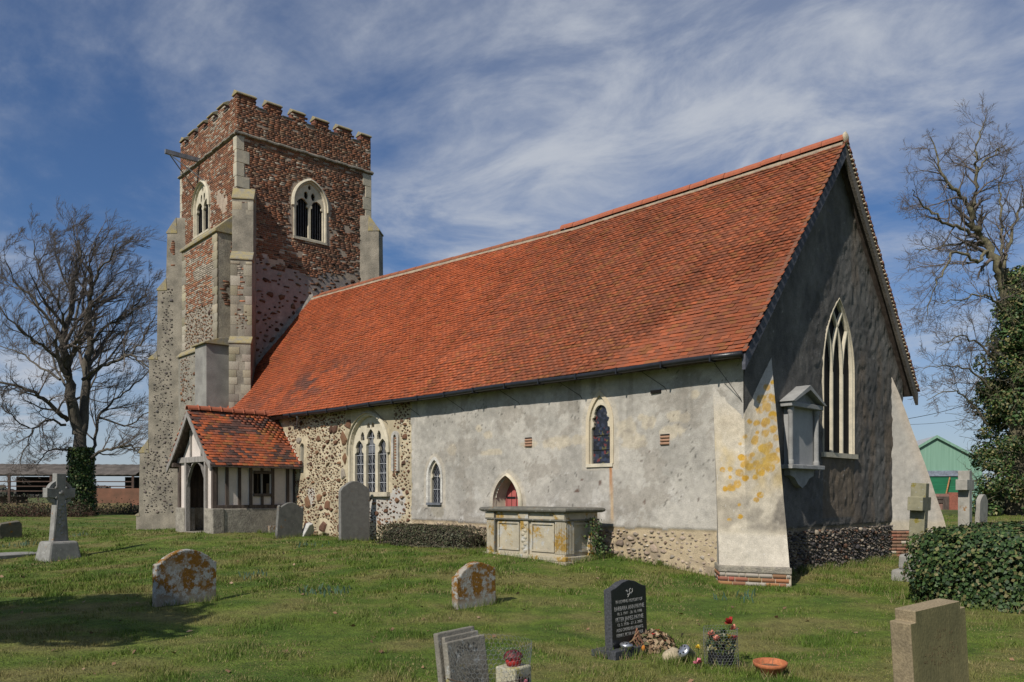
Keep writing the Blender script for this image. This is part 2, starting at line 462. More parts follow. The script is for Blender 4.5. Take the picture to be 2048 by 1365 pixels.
def disp_S(u, z):
    base = (fbm(u * .5, z * .5, s=1, o=2) - .5) * .06 + (fbm(u * 7, z * 7, s=2, o=3) - .5) * .022
    r = is_render(u, z)
    base = base + np.where(r, .030, 0.0) + np.where((~r) & (u > X_PL), .006 - .02 * fbm(u * 6, z * 8, s=31, o=2), 0)
    base = base + .05 * sstep(-17.3, -19, u)
    return base
def patch_list():
    L = []
    for px, py, rx, rz in [(985, 905, 26, 7), (1120, 885, 34, 12), (1160, 880, 20, 10), (1255, 862, 16, 26), (1262, 880, 14, 18), (1270, 885, 22, 14), (1283, 836, 6, 7),
        (1298, 840, 5, 6), (1352, 833, 14, 11), (1372, 835, 7, 12), (1345, 862, 17, 14), (1330, 866, 9, 10), (1060, 890, 22, 8), (1390, 790, 6, 8), (980, 870, 10, 9), (905, 900, 10, 14), (1296, 845, 12, 14), (960, 858, 6, 8)]:
        x, z = south_pt(px, py); k = 1 / 95.
        L.append((x, z, rx * k * 1.5, rz * k, .8))
    return L
PATCH = patch_list()
def col_S(u, z):
    # grey render
    n1 = fbm(u * .8, z * .9, s=21, o=4); n2 = fbm(u * 3.5, z * 3, s=22, o=4)
    ren = lerp3((.295, .278, .245), (.43, .402, .352), sstep(.3, .7, n1 * .6 + n2 * .4))
    low = sstep(2.0, .9, z) * .45
    ren = lerp3(ren, (.42, .385, .33), low * n2)
    ren = lerp3(ren, (.46, .40, .30), spots(u, z, PATCH, s=5, rag=.45))
    ren = lerp3(ren, (.58, .56, .52), speck(u, z, 77, .93, 42) * .55)
    ren = lerp3(ren, (.11, .085, .07), speck(u, z, 78, .935, 17) * sstep(3.4, 2.4, z) * .85)
    drip = sstep(.58, .72, fbm(u * 4.5, z * .25, s=83, o=3)) * sstep(2.2, 3.9, z)
    ren = lerp3(ren, (.20, .185, .16), drip * .55)
    ren = lerp3(ren, (.52, .50, .46), sstep(.60, .64, fbm(u * 2.4, z * 2.4, s=84, o=6, g=.6)) * sstep(2.3, 1.2, z) * .6)
    ren = lerp3(ren, (.235, .21, .175), sstep(.585, .62, fbm(u * 1.4 + 7, z * 1.8, s=85, o=6, g=.62)) * .5)
    crack = np.abs(fbm(u * 1.1, z * 1.1, s=87, o=5, g=.55) - .5) < .0022
    ren = np.where((crack & (fbm(u * .6, z * .6, s=88, o=2) > .5))[..., None], ren * .45, ren)
    ren = lerp3(ren, (.10, .055, .04), spots(u, z, [(*south_pt(1165, 960), .05, .04, .9), (*south_pt(1201, 965), .04, .05, .8), (*south_pt(1155, 983), .06, .04, .9), (*south_pt(1220, 968), .04, .03, .8),
                                             (*south_pt(1050, 925), .03, .03, .7), (*south_pt(1300, 905), .04, .02, .8), (*south_pt(1290, 1005), .03, .05, .7)], s=9, rag=.8))
    # cream mortar halo around the openings
    for w in (WC, LAN, DOOR):
        big = in_arch(u, z, w[0], w[1] + .22, w[2] - .12, w[3], w[4] + .20)
        d = np.where(big, 1., 0.) * (.55 + .45 * n2)
        ren = lerp3(ren, (.50, .44, .34), d * .55)
    # rust run below the chancel window
    cu = WC[0] + .28 + .10 * (2.3 - z) / 1.3 * .6
    rust = sstep(.055, .02, np.abs(u - cu)) * sstep(1.08, 1.25, z) * sstep(2.36, 2.30, z)
    ren = lerp3(ren, (.47, .33, .19), rust * .8); ren = lerp3(ren, (.36, .14, .05), rust * sstep(1.5, 2.25, z) * .75)
    ren = lerp3(ren, (.24, .21, .15), spots(u, z, [(-16.05, 1.32, .25, .22, .5)], s=3))
    # rubble bed
    mor = lerp3((.36, .305, .205), (.49, .42, .29), sstep(.3, .7, n2))
    g = spots(u, z, [(-17.75, 1.45, .38, .42, .9), (-18.9, 1.35, .75, .36, .85), (-18.4, 1.15, .6, .3, .8), (-22.0, 1.65, .22, .3, .7)], s=6)
    mor = lerp3(mor, (.40, .385, .36), g)
    pl = lerp3((.36, .28, .17), (.46, .38, .26), n2); pl = lerp3(pl, (.20, .16, .12), sstep(.55, .8, fbm(u * 5, z * 7, s=44, o=3)) * .7)
    mor = np.where(((z < 1.03) & (u > X_PL))[..., None], pl, mor)
    c = np.where(is_render(u, z)[..., None], ren, mor)
    return np.clip(c, .01, .8)
nave_wall = grid_wall('nave_wall', FS[0], FS[1], FS[2], -28.3, -7.5, -.2, 4.35, .035, hole_S, disp_S, col_S, M_WALL, church)
nave_wall['label'] = 'south wall, half flint rubble and half grey render'

# east gable
def roof_line(y):
    return np.where(y < RIDGE_Y, EAVE_Z + (y - EAVE_Y) * (9.02 - EAVE_Z) / (RIDGE_Y - EAVE_Y), EAVE_Z + (NEAVE_Y - y) * (9.02 - EAVE_Z) / (NEAVE_Y - RIDGE_Y)) - .10
def hole_E(u, z):
    return in_arch(u, z, EW[0], EW[1] + .05, EW[2] - .03, EW[3], EW[4] + .03) | (z > roof_line(u))
def disp_E(u, z):
    lump = fbm(u * 6.5, z * 5.0, s=51, o=3, g=.55) - .5
    d = lump * .05 * sstep(14.9, 16.2, u) + (fbm(u * 11, z * 8, s=52, o=2) - .5) * .016
    pl = z < 1.04 + (fbm(u * 2, u * 0, s=61, o=2) - .5) * .05
    return np.where(pl, -.03 + (fbm(u * 12, z * 14, s=53, o=2) - .5) * .10, d)
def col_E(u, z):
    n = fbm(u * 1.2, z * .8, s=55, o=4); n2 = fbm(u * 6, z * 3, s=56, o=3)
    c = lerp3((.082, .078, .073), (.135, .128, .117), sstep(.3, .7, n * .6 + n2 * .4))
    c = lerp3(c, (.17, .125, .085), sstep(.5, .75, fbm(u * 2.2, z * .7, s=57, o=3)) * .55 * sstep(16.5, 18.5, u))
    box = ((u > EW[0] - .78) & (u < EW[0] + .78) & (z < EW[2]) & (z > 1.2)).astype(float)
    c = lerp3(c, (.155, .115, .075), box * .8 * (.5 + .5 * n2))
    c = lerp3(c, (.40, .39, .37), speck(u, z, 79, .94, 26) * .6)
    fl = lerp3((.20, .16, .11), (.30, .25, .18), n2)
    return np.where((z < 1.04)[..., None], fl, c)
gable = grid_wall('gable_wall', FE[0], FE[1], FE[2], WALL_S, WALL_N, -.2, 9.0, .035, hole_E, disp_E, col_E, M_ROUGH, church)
gable['label'] = 'east gable wall of dark lumpy roughcast over a flint plinth'
b = MB()                                       # north and west sides, floor-to-eave, seen only from elsewhere
b.box((-28.3, WALL_N - .5, -.2), (WALL_E, WALL_N, 4.3)); b.build('north_wall', mat('plain_render', (.33, .30, .25)), church)
MB().box((-28.2, WALL_S + .75, .15), (WALL_E - .7, WALL_N - .55, .2)).build('floor_slab', M_DARK, church)

# --- roof ---------------------------------------------------------------------
b = MB()
xs = list(np.linspace(X_W, X_E - .06, 16))
for x in xs:
    rz = float(ridge_z(x)) - .07
    for (y, z) in [(EAVE_Y + .03, EAVE_Z - .05), (RIDGE_Y, rz), (NEAVE_Y - .03, EAVE_Z - .05), (NEAVE_Y - .10, EAVE_Z - .14), (RIDGE_Y, rz - .14), (EAVE_Y + .10, EAVE_Z - .14)]:
        b.v.append(Vector((x, y, z)))
for i in range(len(xs) - 1):
    for j in range(6):
        b.f.append((i * 6 + j, i * 6 + (j + 1) % 6, (i + 1) * 6 + (j + 1) % 6, (i + 1) * 6 + j))
b.f.append((0, 5, 4, 3, 2, 1)); e = (len(xs) - 1) * 6; b.f.append((e, e + 1, e + 2, e + 3, e + 4, e + 5))
roof = b.build('nave_roof', M_WOOD_D, church)
roof['label'] = 'long steep roof of red and brown clay tiles'

def tile_pattern(x0, x1, nrow, width, seed):
    rs = np.random.RandomState(seed); X = []; R = []
    for r in range(nrow):
        xx = np.arange(x0 + (r % 2) * width / 2, x1 - width * .4, width)
        X.append(xx + rs.normal(0, .004, len(xx))); R.append(np.full(len(xx), r))
    return np.concatenate(X), np.concatenate(R).astype(float)
def tiles(x, r, nrow, width, foot, head, seed, sag=.03):
    """foot(x), head(x): eave and ridge points (Nx3). returns corner P and edge vectors of every tile"""
    rs = np.random.RandomState(seed); n = len(x)
    A0 = foot(x); H = head(x); up = (H - A0); Ln = np.linalg.norm(up, axis=1, keepdims=True); upn = up / Ln
    along = np.tile(np.array([1., 0, 0]) if abs(up[0, 0]) < 1e-6 else np.array([0, 1., 0]), (n, 1))
    nor = np.cross(along, upn); nor *= np.sign(nor[:, 2:3])
    g = Ln / nrow
    sagv = ((fbm(x * .45, r * .09, s=seed, o=3) - .5) * 2 * sag)[:, None] * nor
    P = A0 + upn * (g * r[:, None] - .02) + sagv + nor * (rs.uniform(0, .006, (n, 1)) - .006)
    lift = rs.uniform(.018, .026, (n, 1))
    B = upn * (g * 1.35) - nor * lift * 1.2           # head tucks under the course above
    P = P + nor * lift
    A = along * (width - .006) + nor * rs.normal(0, .0028, (n, 1)) + upn * rs.normal(0, .002, (n, 1))
    C = -nor * .015
    return P, A, B, C, nor
def tile_colors(x, r, nrow, seed, east=1.0):
    rs = np.random.RandomState(seed + 9); n = len(x)
    pal = np.array([(.34, .080, .030), (.28, .068, .030), (.21, .060, .034), (.125, .058, .042), (.088, .048, .040), (.17, .095, .030), (.38, .12, .06)])
    zone = fbm(x * .35, r * .05, s=seed, o=3); streak = fbm(x * 1.1, r * .10, s=seed + 3, o=3)
    e = sstep(-19, -12, x) * east
    w = np.stack([.36 - .24 * e, .28 - .08 * e, .17 + .05 * e, .07 + .20 * e, .03 + .09 * e + .0 * x, .03 + .13 * e, .06 + 0 * e], 1)
    dk = sstep(.50, .62, zone)[:, None]
    w = w * (1 - dk * np.array([.6, .5, 0, -1.4, -1.2, -.3, .6]))
    w = np.maximum(w, .01); w /= w.sum(1, keepdims=True)
    cu = w.cumsum(1); k = (rs.rand(n, 1) > cu).sum(1).clip(0, 6)
    c = pal[k] * rs.uniform(.85, 1.15, (n, 1)) * (.82 + .36 * streak[:, None])
    mean = lerp3((.365, .088, .030), (.265, .080, .034), e)
    c = c * .36 + mean * .64 * (.85 + .3 * rs.rand(n, 1)) * (.86 + .28 * streak[:, None])
    return c
NROW, TW = 63, .165
tx, tr = tile_pattern(X_W + .05, X_E, NROW, TW, 3)
f_s = lambda x: np.stack([x, np.full_like(x, EAVE_Y - .03), np.full_like(x, EAVE_Z - .02)], 1)
h_s = lambda x: np.stack([x, np.full_like(x, RIDGE_Y), ridge_z(x)], 1)
P, A, B, C, NO = tiles(tx, tr, NROW, TW, f_s, h_s, 5)
tc_ = tile_colors(tx, tr, NROW, 7)
# sooty patch near the porch
pm = np.clip(np.exp(-(((tx + 22.4) / 1.7) ** 2 + ((tr - 14) / 6.0) ** 2)) * 1.2 + .55 * np.exp(-(((tx + 25) / 2.6) ** 2 + ((tr - 5) / 7.0) ** 2)), 0, 1) * sstep(.34, .52, fbm(tx * 1.6, tr * .26, s=4, o=4))
st_ = sstep(.56, .70, fbm(tx * 1.5, tr * .05, s=14, o=3)); tc_ = tc_ * (1 - .14 * st_[:, None])
tc_ = tc_ * (1 - .72 * pm[:, None]) + np.array([.05, .045, .042]) * .72 * pm[:, None]
vis = tx > -99
dist = (P[:, 0] ** 2 + P[:, 1] ** 2 + (P[:, 2] - EYE) ** 2)
near = np.argsort(dist)[:300]
rest = np.setdiff1d(np.arange(len(tx)), near)
V, Fq = boxes_arrays(P[rest], A[rest], B[rest], C[rest])
tfield = add('roof_tile_field', V, Fq, M_TILE_F, roof, np.repeat(tc_[rest], 8, 0), kind='stuff')
unit = mesh('roof_tile', *boxes_arrays(np.zeros((1, 3)), np.array([[1., 0, 0]]), np.array([[0, 1., 0]]), np.array([[0, 0, 1.]])), M_TILE_O)
def place_piece(name, me, parent, P, A, B, C, col):
    o = bpy.data.objects.new(name, me); COL.objects.link(o); o.parent = parent
    o.matrix_local = Matrix(((A[0], B[0], C[0], P[0]), (A[1], B[1], C[1], P[1]), (A[2], B[2], C[2], P[2]), (0, 0, 0, 1)))
    o.color = (*[float(q) for q in col], 1); return o
# C is made exactly perpendicular so that the matrix stays a clean one
for i in near:
    a_, b_ = Vector(A[i]), Vector(B[i]); b_ = b_ - a_ * (a_.dot(b_) / a_.dot(a_))
    c_ = a_.cross(b_).normalized() * -.015
    place_piece('roof_tile', unit, roof, P[i], a_, b_, c_, tc_[i])
# north slope, coarse
nx_, nr_ = tile_pattern(X_W + .05, X_E, NROW, TW * 2, 4)
f_n = lambda x: np.stack([x, np.full_like(x, NEAVE_Y + .03), np.full_like(x, EAVE_Z - .02)], 1)
P2, A2, B2, C2, _ = tiles(nx_, nr_, NROW, TW * 2, f_n, h_s, 6)
V, Fq = boxes_arrays(P2, A2, B2, C2)
add('north_tile_field', V, Fq, M_TILE_F, roof, np.repeat(tile_colors(nx_, nr_, NROW, 8), 8, 0), kind='stuff')
# ridge tiles: large orange ones over the chancel, thinner old ones over the nave
def half_round(Ln, r, t):
    b = MB(); k = 8
    for x in (0, Ln):
        for rr in (r, r - t):
            for j in range(k + 1):
                an = math.radians(-8 + 196 * j / k); b.v.append(Vector((x, rr * math.cos(an) * .95, rr * math.sin(an))))
    n = k + 1
    for j in range(k):
        b.f.append((j, j + 1, 2 * n + j + 1, 2 * n + j)); b.f.append((n + j + 1, n + j, 3 * n + j, 3 * n + j + 1))
        b.f.append((j + 1, j, n + j, n + j + 1)); b.f.append((2 * n + j, 2 * n + j + 1, 3 * n + j + 1, 3 * n + j))
    b.f.append((0, 2 * n, 3 * n, n)); b.f.append((k, n + k, 3 * n + k, 2 * n + k))
    return mesh('ridge_tile', b.v, b.f, M_RIDGE)
big_r, old_r = half_round(.455, .135, .018), half_round(.455, .10, .016)
old_r.materials.clear(); old_r.materials.append(mat('old_ridge_clay', (.27, .095, .05), (.17, .075, .045), rough=.9, scale=5, bump=.3, bscale=60, fine=.25))
x = X_E - .46
while x > X_W + .4:
    bigp = x > -15.3
    z0, z1 = float(ridge_z(x)), float(ridge_z(x + .46))
    o = link('ridge_tile', big_r if bigp else old_r, roof, (x, RIDGE_Y, z0 - (.005 if bigp else .04) + rnd.uniform(-.006, .006)), (0, -math.atan2(z1 - z0, .46) + rnd.uniform(-.008, .008), rnd.uniform(-.01, .01)))
    x -= .462
for s_ in (-1, 1):                             # bedding mortar along the ridge
    V_, F_ = [], []; n_ = 90
    for i in range(n_ + 1):
        xa = X_W + .1 + i * (X_E - X_W - .12) / n_; za = float(ridge_z(xa)); w_ = .118 + rnd.uniform(-.006, .008); dz = 0 if xa > -15.3 else .02
        V_ += [(xa, RIDGE_Y + s_ * .085, za - .06), (xa, RIDGE_Y + s_ * .085, za - .045 - dz), (xa, RIDGE_Y + s_ * w_, za - .105 - dz), (xa, RIDGE_Y + s_ * w_, za - .16)]
    for i in range(n_):
        for j in range(4): F_.append((i * 4 + j, i * 4 + (j + 1) % 4, i * 4 + 4 + (j + 1) % 4, i * 4 + 4 + j))
    add('ridge_mortar', V_, F_, M_RMORT, roof)
MB().blob((X_E + .0, RIDGE_Y, 9.06), (.05, .13, .13), 4, .15).build('ridge_end', M_MORTAR, roof, smooth=True)
# bargeboards on the east verge, the south one darker and bluer
def slope_pt(s, side):                         # s 0 at eave, 1 at ridge
    y0 = EAVE_Y if side < 0 else NEAVE_Y
    return y0 + (RIDGE_Y - y0) * s, EAVE_Z + (9.02 - EAVE_Z) * s
for side, mm_ in ((-1, M_BARGE), (1, M_BARGE_N)):
    b = MB(); n = 8
    for i in range(n + 1):
        s_ = i / n; y, z = slope_pt(s_, side); k = .0 if s_ > .15 else (.15 - s_) * .5
        for d in (.03, .30):
            for xx in (X_E - .055, X_E + .01):
                b.v.append(Vector((xx, y - side * 0, z - .05 - d + k * 0 - (.02 * math.sin(s_ * 9)))))
    for i in range(n):
        o_ = i * 4; q = o_ + 4
        b.f += [(o_, o_ + 1, q + 1, q), (o_ + 2, q + 2, q + 3, o_ + 3), (o_, q, q + 2, o_ + 2), (o_ + 1, o_ + 3, q + 3, q + 1)]
    b.f += [(0, 2, 3, 1), (n * 4, n * 4 + 1, n * 4 + 3, n * 4 + 2)]
    b.build('bargeboard', mm_, church)
# inner soffit board and verge tiles (cream bedded) along the north slope, plain ones along the south
vt = mesh('verge_tile', *boxes_arrays(np.zeros((1, 3)), np.array([[1., 0, 0]]), np.array([[0, 1., 0]]), np.array([[0, 0, 1.]])), M_MORTAR)
vt2 = mesh('verge_tile', *boxes_arrays(np.zeros((1, 3)), np.array([[1., 0, 0]]), np.array([[0, 1., 0]]), np.array([[0, 0, 1.]])), M_TILE_O)
for side in (-1, 1):
    for i in range(NROW):
        s_ = (i + .1) / NROW; y, z = slope_pt(s_, side)
        up_ = Vector((0, (RIDGE_Y - (EAVE_Y if side < 0 else NEAVE_Y)), 9.02 - EAVE_Z)).normalized(); no_ = Vector((0, -up_.z, up_.y)) if side < 0 else Vector((0, up_.z, -up_.y))
        if no_.z < 0: no_ = -no_
        base = Vector((X_E - .05, y, z)) - no_ * .05
        pr = .045 + rnd.uniform(-.008, .012)
        if side > 0:
            place_piece('verge_tile', vt2, roof, base + no_ * .012, Vector((.05 + pr, 0, 0)), up_ * .055, no_ * .06, (.15, .07, .05))
            place_piece('verge_tile', vt, roof, base + up_ * .056, Vector((.05 + pr * .8, 0, 0)), up_ * .042, no_ * .05, (1, 1, 1))
        else:
            place_piece('verge_tile', vt2, roof, base + no_ * .035, Vector((.04 + pr * .6, 0, 0)), up_ * .095, no_ * .018, (.17, .08, .05))
# gutter with brackets, stays and the short spout near the porch
b = MB(); pts = [(x, EAVE_Y - .055, EAVE_Z - .085 + .012 * math.sin(x * 1.3)) for x in np.linspace(-23.0, X_E - .02, 26)]
b.tube(pts, .058, 8); gut = b.build('gutter', M_BLACK, church, smooth=True)
for x in np.arange(-22.6, X_E, 1.05):
    MB().box((x - .015, EAVE_Y - .125, EAVE_Z - .155), (x + .015, EAVE_Y + .06, EAVE_Z - .03)).build('gutter_bracket', M_BLACK, gut)
for px, py in ((1040, 808), (929, 822), (1164, 795), (1333, 778), (1484, 800), (840, 832), (775, 846)):
    p = on_y(px, py, WALL_S - .03)
    b = MB(); b.tube([(p.x - .42, EAVE_Y + .05, EAVE_Z - .12), (p.x - .02, WALL_S - .06, p.z + .03), (p.x, WALL_S - .02, p.z - .05)], .006, 5); b.build('gutter_stay', M_BLACK, church)
b = MB(); q = on_y(597, 850, WALL_S - .1); b.tube([(q.x + .45, EAVE_Y - .05, EAVE_Z - .12), (q.x + .38, EAVE_Y + .03, EAVE_Z - .2), (q.x, WALL_S - .16, q.z + .02), (q.x - .02, WALL_S - .16, q.z - .06)], .034, 8)
b.build('rainwater_spout', M_STEEL, church, smooth=True)

# --- windows ------------------------------------------------------------------
def ring(fr, c, a, sill, spring, apex, w, proud, depth, splay, name, m, parent, outer_back=-.03):
    """stone surround: front band, splayed reveal"""
    inn = arch_line(a, sill, spring, apex); inf = arch_line(a + splay, sill, spring, apex + splay * .8); outl = arch_line(a + splay + w, sill - .0, spring, apex + splay * .8 + w * 1.1)
    b = MB(); n = len(inn)
    rings = [(outl, outer_back), (outl, proud), (inf, proud), (inn, -depth)]
    for ln, d in rings:
        for (x, z) in ln: b.v.append(fp(fr, c + x, z, d))
    for k in range(3):
        for i in range(n - 1):
            b.f.append((k * n + i, k * n + i + 1, (k + 1) * n + i + 1, (k + 1) * n + i))
    for e in (0, n - 1): b.f.append(tuple(k * n + e for k in range(4)))
    o = b.build(name, m, parent); return o
def plate(fr, u0, u1, z0, z1, res, solid, d0, d1, name, m, parent):
    """stone cut to a pattern: solid(u,z) -> bool on a fine grid, with real thickness"""
    nu = int((u1 - u0) / res); nz = int((z1 - z0) / res)
    u = u0 + (np.arange(nu) + .5) * res; z = z0 + (np.arange(nz) + .5) * res
    UU, ZZ = np.meshgrid(u, z); S = solid(UU, ZZ)
    Sp = np.pad(S, 1)
    o, U, N = fr
    def pt(uu, zz, d): return np.stack([o[0] + U[0] * uu + N[0] * d, o[1] + U[1] * uu + N[1] * d, zz], -1)
    Vs = []; 
    iz, iu = np.nonzero(S)
    ua, ub, za, zb = u0 + iu * res, u0 + (iu + 1) * res, z0 + iz * res, z0 + (iz + 1) * res
    Vs.append(np.stack([pt(ua, za, d0), pt(ub, za, d0), pt(ub, zb, d0), pt(ua, zb, d0)], 1))
    for dz, du in ((0, -1), (0, 1), (-1, 0), (1, 0)):
        jz, ju = np.nonzero(S & ~Sp[1 + dz:1 + dz + nz, 1 + du:1 + du + nu])
        a1, b1, c1, d1_ = u0 + ju * res, u0 + (ju + 1) * res, z0 + jz * res, z0 + (jz + 1) * res
        if du == -1: q = [(a1, c1), (a1, d1_)]
        elif du == 1: q = [(b1, d1_), (b1, c1)]
        elif dz == -1: q = [(b1, c1), (a1, c1)]
        else: q = [(a1, d1_), (b1, d1_)]
        Vs.append(np.stack([pt(*q[0], d0), pt(*q[1], d0), pt(*q[1], d1), pt(*q[0], d1)], 1))
    V = np.concatenate(Vs).reshape(-1, 3)
    return add(name, V, np.arange(len(V)).reshape(-1, 4), m, parent)
def glass_poly(fr, c, a, sill, spring, apex, d, name, m, parent):
    ln = arch_line(a, sill, spring, apex); b = MB(); b.v = [fp(fr, c + x, z, d) for x, z in ln]; b.f = [tuple(range(len(ln)))]
    return b.build(name, m, parent)
def lattice(fr, inside, u0, u1, z0, z1, du, dz, d, r, name, m, parent):
    b = MB(); slope = dz / du
    for sgn in (1, -1):
        k = -40
        while k < 80:
            z_at = z0 + k * dz
            run = []
            for i in range(60):
                u = u0 + (u1 - u0) * i / 59; z = z_at + sgn * slope * (u - u0)
                ok = z0 < z < z1 and bool(inside(np.array([u]), np.array([z]))[0])
                if ok: run.append((u, z))
                if (not ok or i == 59) and len(run) > 1:
                    b.tube([fp(fr, *run[0], d), fp(fr, *run[-1], d)], r, 3, cap=False); run = []
                elif not ok: run = []
            k += 1
    if b.v: return b.build(name, m, parent)
def bars(fr, inside, c, a, zs, us, z0, z1, d, r, m, parent):
    for z in zs: MB().tube([fp(fr, c - a, z, d), fp(fr, c + a, z, d)], r, 5).build('saddle_bar', m, parent)
    for u in us: MB().tube([fp(fr, u, z0, d), fp(fr, u, z1, d)], r, 5).build('standard_bar', m, parent)
def hood(fr, c, a, spring, apex, w, proud, name, m, parent, drop=.12):
    ln = arch_line(a, spring - drop, spring, apex, 10); lo = arch_line(a + w, spring - drop, spring, apex + w * 1.15, 10)
    b = MB(); n = len(ln)
    for l_, d in ((lo, -.03), (lo, proud * .6), (ln, proud), (ln, -.03)):
        for x, z in l_: b.v.append(fp(fr, c + x, z, d))
    for k in range(3):
        for i in range(n - 1): b.f.append((k * n + i, k * n + i + 1, (k + 1) * n + i + 1, (k + 1) * n + i))
    for e in (0, n - 1): b.f.append(tuple(k * n + e for k in range(4)))
    return b.build(name, m, parent)

# three-light south window
c, a, si, sp, ap = W3
L3 = [(-.555, .215, 1.76, 2.90, 3.22), (0, .215, 1.76, 3.14, 3.52), (.555, .215, 1.76, 2.90, 3.22)]
def light3(u, z):
    r = np.zeros(np.shape(u), bool)
    for (dx, aa, s0, s1, s2) in L3:
        r |= in_arch(u, z, c + dx, aa, s0, s1, s2)
        for q in (-1, 1): r &= ~(((u - c - dx - q * aa * 1.0) ** 2 + (z - s1 - .04) ** 2) < .085 ** 2)      # cusps
    for dx in (-.55, .55): r |= in_arch(u, z, c + dx * .72, .09, 3.22, 3.30, 3.46)
    for dx in (-.11, .11): r |= in_arch(u, z, c + dx, .07, 3.55, 3.60, 3.70)
    return r
def solid3(u, z): return in_arch(u, z, c, a, si, sp, ap) & ~light3(u, z)
w3 = plate(FS, c - a, c + a, si, ap, .014, solid3, -.05, -.13, 'traceried_window', M_STONE_L, church)
w3['label'] = 'three-light traceried window in cream stone'
ring(FS, c, a, si, sp, ap, .05, .06, .06, .04, 'window_surround', M_STONE_L, w3)
hood(FS, c, a + .09, sp, ap + .09, .06, .12, 'hood_mould', M_STONE_L, w3)
glass_poly(FS, c, a, si, sp, ap, -.135, 'glass', M_GLASS, w3)
lattice(FS, light3, c - a, c + a, si, 3.4, .105, .175, -.125, .005, 'lead_lattice', M_LEAD, w3)
for (dx, aa, s0, s1, s2) in L3:
    bars(FS, None, c + dx, aa, [2.02, 2.28, 2.54, 2.80] + ([3.05, 3.28] if dx == 0 else []), [c + dx - .0], s0, s2 - .1, -.11, .010, M_IRON, w3)
MB().box((c - a - .16, WALL_S - .14, si - .12), (c + a + .16, WALL_S + .3, si)).build('window_sill', M_STONE, w3)
b = MB(); b.box((c - .20, WALL_S + .118, 2.85), (c + .20, WALL_S + .13, 3.22)); b.build('vent_panel', M_STEEL, w3)

# small lancet
c_, a_, si_, sp_, ap_ = LAN
def in_lan(u, z, w=LAN):
    r = in_arch(u, z, w[0], w[1] * .84, w[2], w[3], w[4] - .05)
    for q in (-1, 1): r &= ~(((u - w[0] - q * w[1] * .84) ** 2 + (z - w[3] - .04) ** 2) < .055 ** 2)
    return r
lan = plate(FS, c_ - a_, c_ + a_, si_, ap_, .012, lambda u, z: in_arch(u, z, *LAN) & ~in_lan(u, z), -.02, -.09, 'lancet_window', M_STONE_L, church)
ring(FS, c_, a_, si_, sp_, ap_, .07, .045, .05, .03, 'window_surround', mat('white_limewash', (.58, .56, .51)), lan)
glass_poly(FS, c_, a_, si_, sp_, ap_, -.095, 'glass', M_GLASS, lan)
lattice(FS, in_lan, c_ - a_, c_ + a_, si_, ap_, .075, .12, -.085, .0045, 'lead_lattice', M_LEAD, lan)
bars(FS, None, c_, a_ * .75, [1.82, 2.15], [c_], si_, 2.2, -.072, .008, M_IRON, lan)
MB().box((c_ - a_ - .06, WALL_S - .08, si_ - .06), (c_ + a_ + .06, WALL_S + .12, si_)).build('window_sill', M_STEEL, lan)

# chancel window with stained glass
c_, a_, si_, sp_, ap_ = WC
def in_wc(u, z):
    r = in_arch(u, z, WC[0], WC[1] * .93, WC[2], 2.98, 3.28) | ((u - WC[0]) ** 2 + (z - 3.38) ** 2 < .16 ** 2)
    for q in (-1, 1): r |= ((u - WC[0] - q * .11) ** 2 + (z - 3.27) ** 2 < .115 ** 2); r &= ~(((u - WC[0] - q * .215) ** 2 + (z - 3.33) ** 2) < .05 ** 2); r &= ~(((u - WC[0] - q * .225) ** 2 + (z - 3.13) ** 2) < .045 ** 2)
    return r & in_arch(u, z, WC[0], WC[1] - .01, WC[2], WC[3], WC[4] - .06)
wc = plate(FS, c_ - a_, c_ + a_, si_, ap_, .012, lambda u, z: in_arch(u, z, *WC) & ~in_wc(u, z), -.01, -.07, 'chancel_window', M_STONE_L, church)
ring(FS, c_, a_, si_, sp_, ap_, .085, .036, .03, .01, 'window_surround', mat('cream_stone', (.55, .47, .33), (.47, .40, .29), scale=5, fine=.12), wc)
MB().box((c_ - a_ - .08, WALL_S - .05, si_ - .07), (c_ + a_ + .08, WALL_S + .2, si_)).build('window_sill', M_STONE_L, wc)
def stained(name):
    m, n, bs = _nodes(name); L = n.links.new
    t = n.nodes.new('ShaderNodeTexCoord'); v = n.nodes.new('ShaderNodeTexVoronoi'); v.inputs['Scale'].default_value = 17; v.distance = 'CHEBYCHEV'
    L(t.outputs['Object'], v.inputs['Vector'])
    sp2 = n.nodes.new('ShaderNodeSeparateXYZ'); L(v.outputs['Color'], sp2.inputs[0])
    r = n.nodes.new('ShaderNodeValToRGB'); r.color_ramp.interpolation = 'CONSTANT'
    cr = r.color_ramp; cols = [(.018, .02, .03), (.03, .035, .055), (.05, .05, .06), (.10, .09, .035), (.012, .014, .02), (.12, .03, .03), (.03, .04, .07)]
    cr.elements[0].color = (*cols[0], 1); cr.elements[1].position = .93; cr.elements[1].color = (*cols[5], 1)
    for p_, q_ in ((.35, 1), (.5, 4), (.72, 2), (.8, 3), (.87, 6)):
        e_ = cr.elements.new(p_); e_.color = (*cols[q_], 1)
    L(sp2.outputs[0], r.inputs[0]); L(r.outputs[0], bs.inputs['Base Color']); bs.inputs['Roughness'].default_value = .35
    return m
glass_poly(FS, c_, a_, si_, sp_, ap_, -.075, 'stained_glass', stained('stained_glass'), wc)
bars(FS, None, c_, a_ * .93, [2.62, 2.92], [], si_, 3, -.06, .006, M_BLACK, wc)

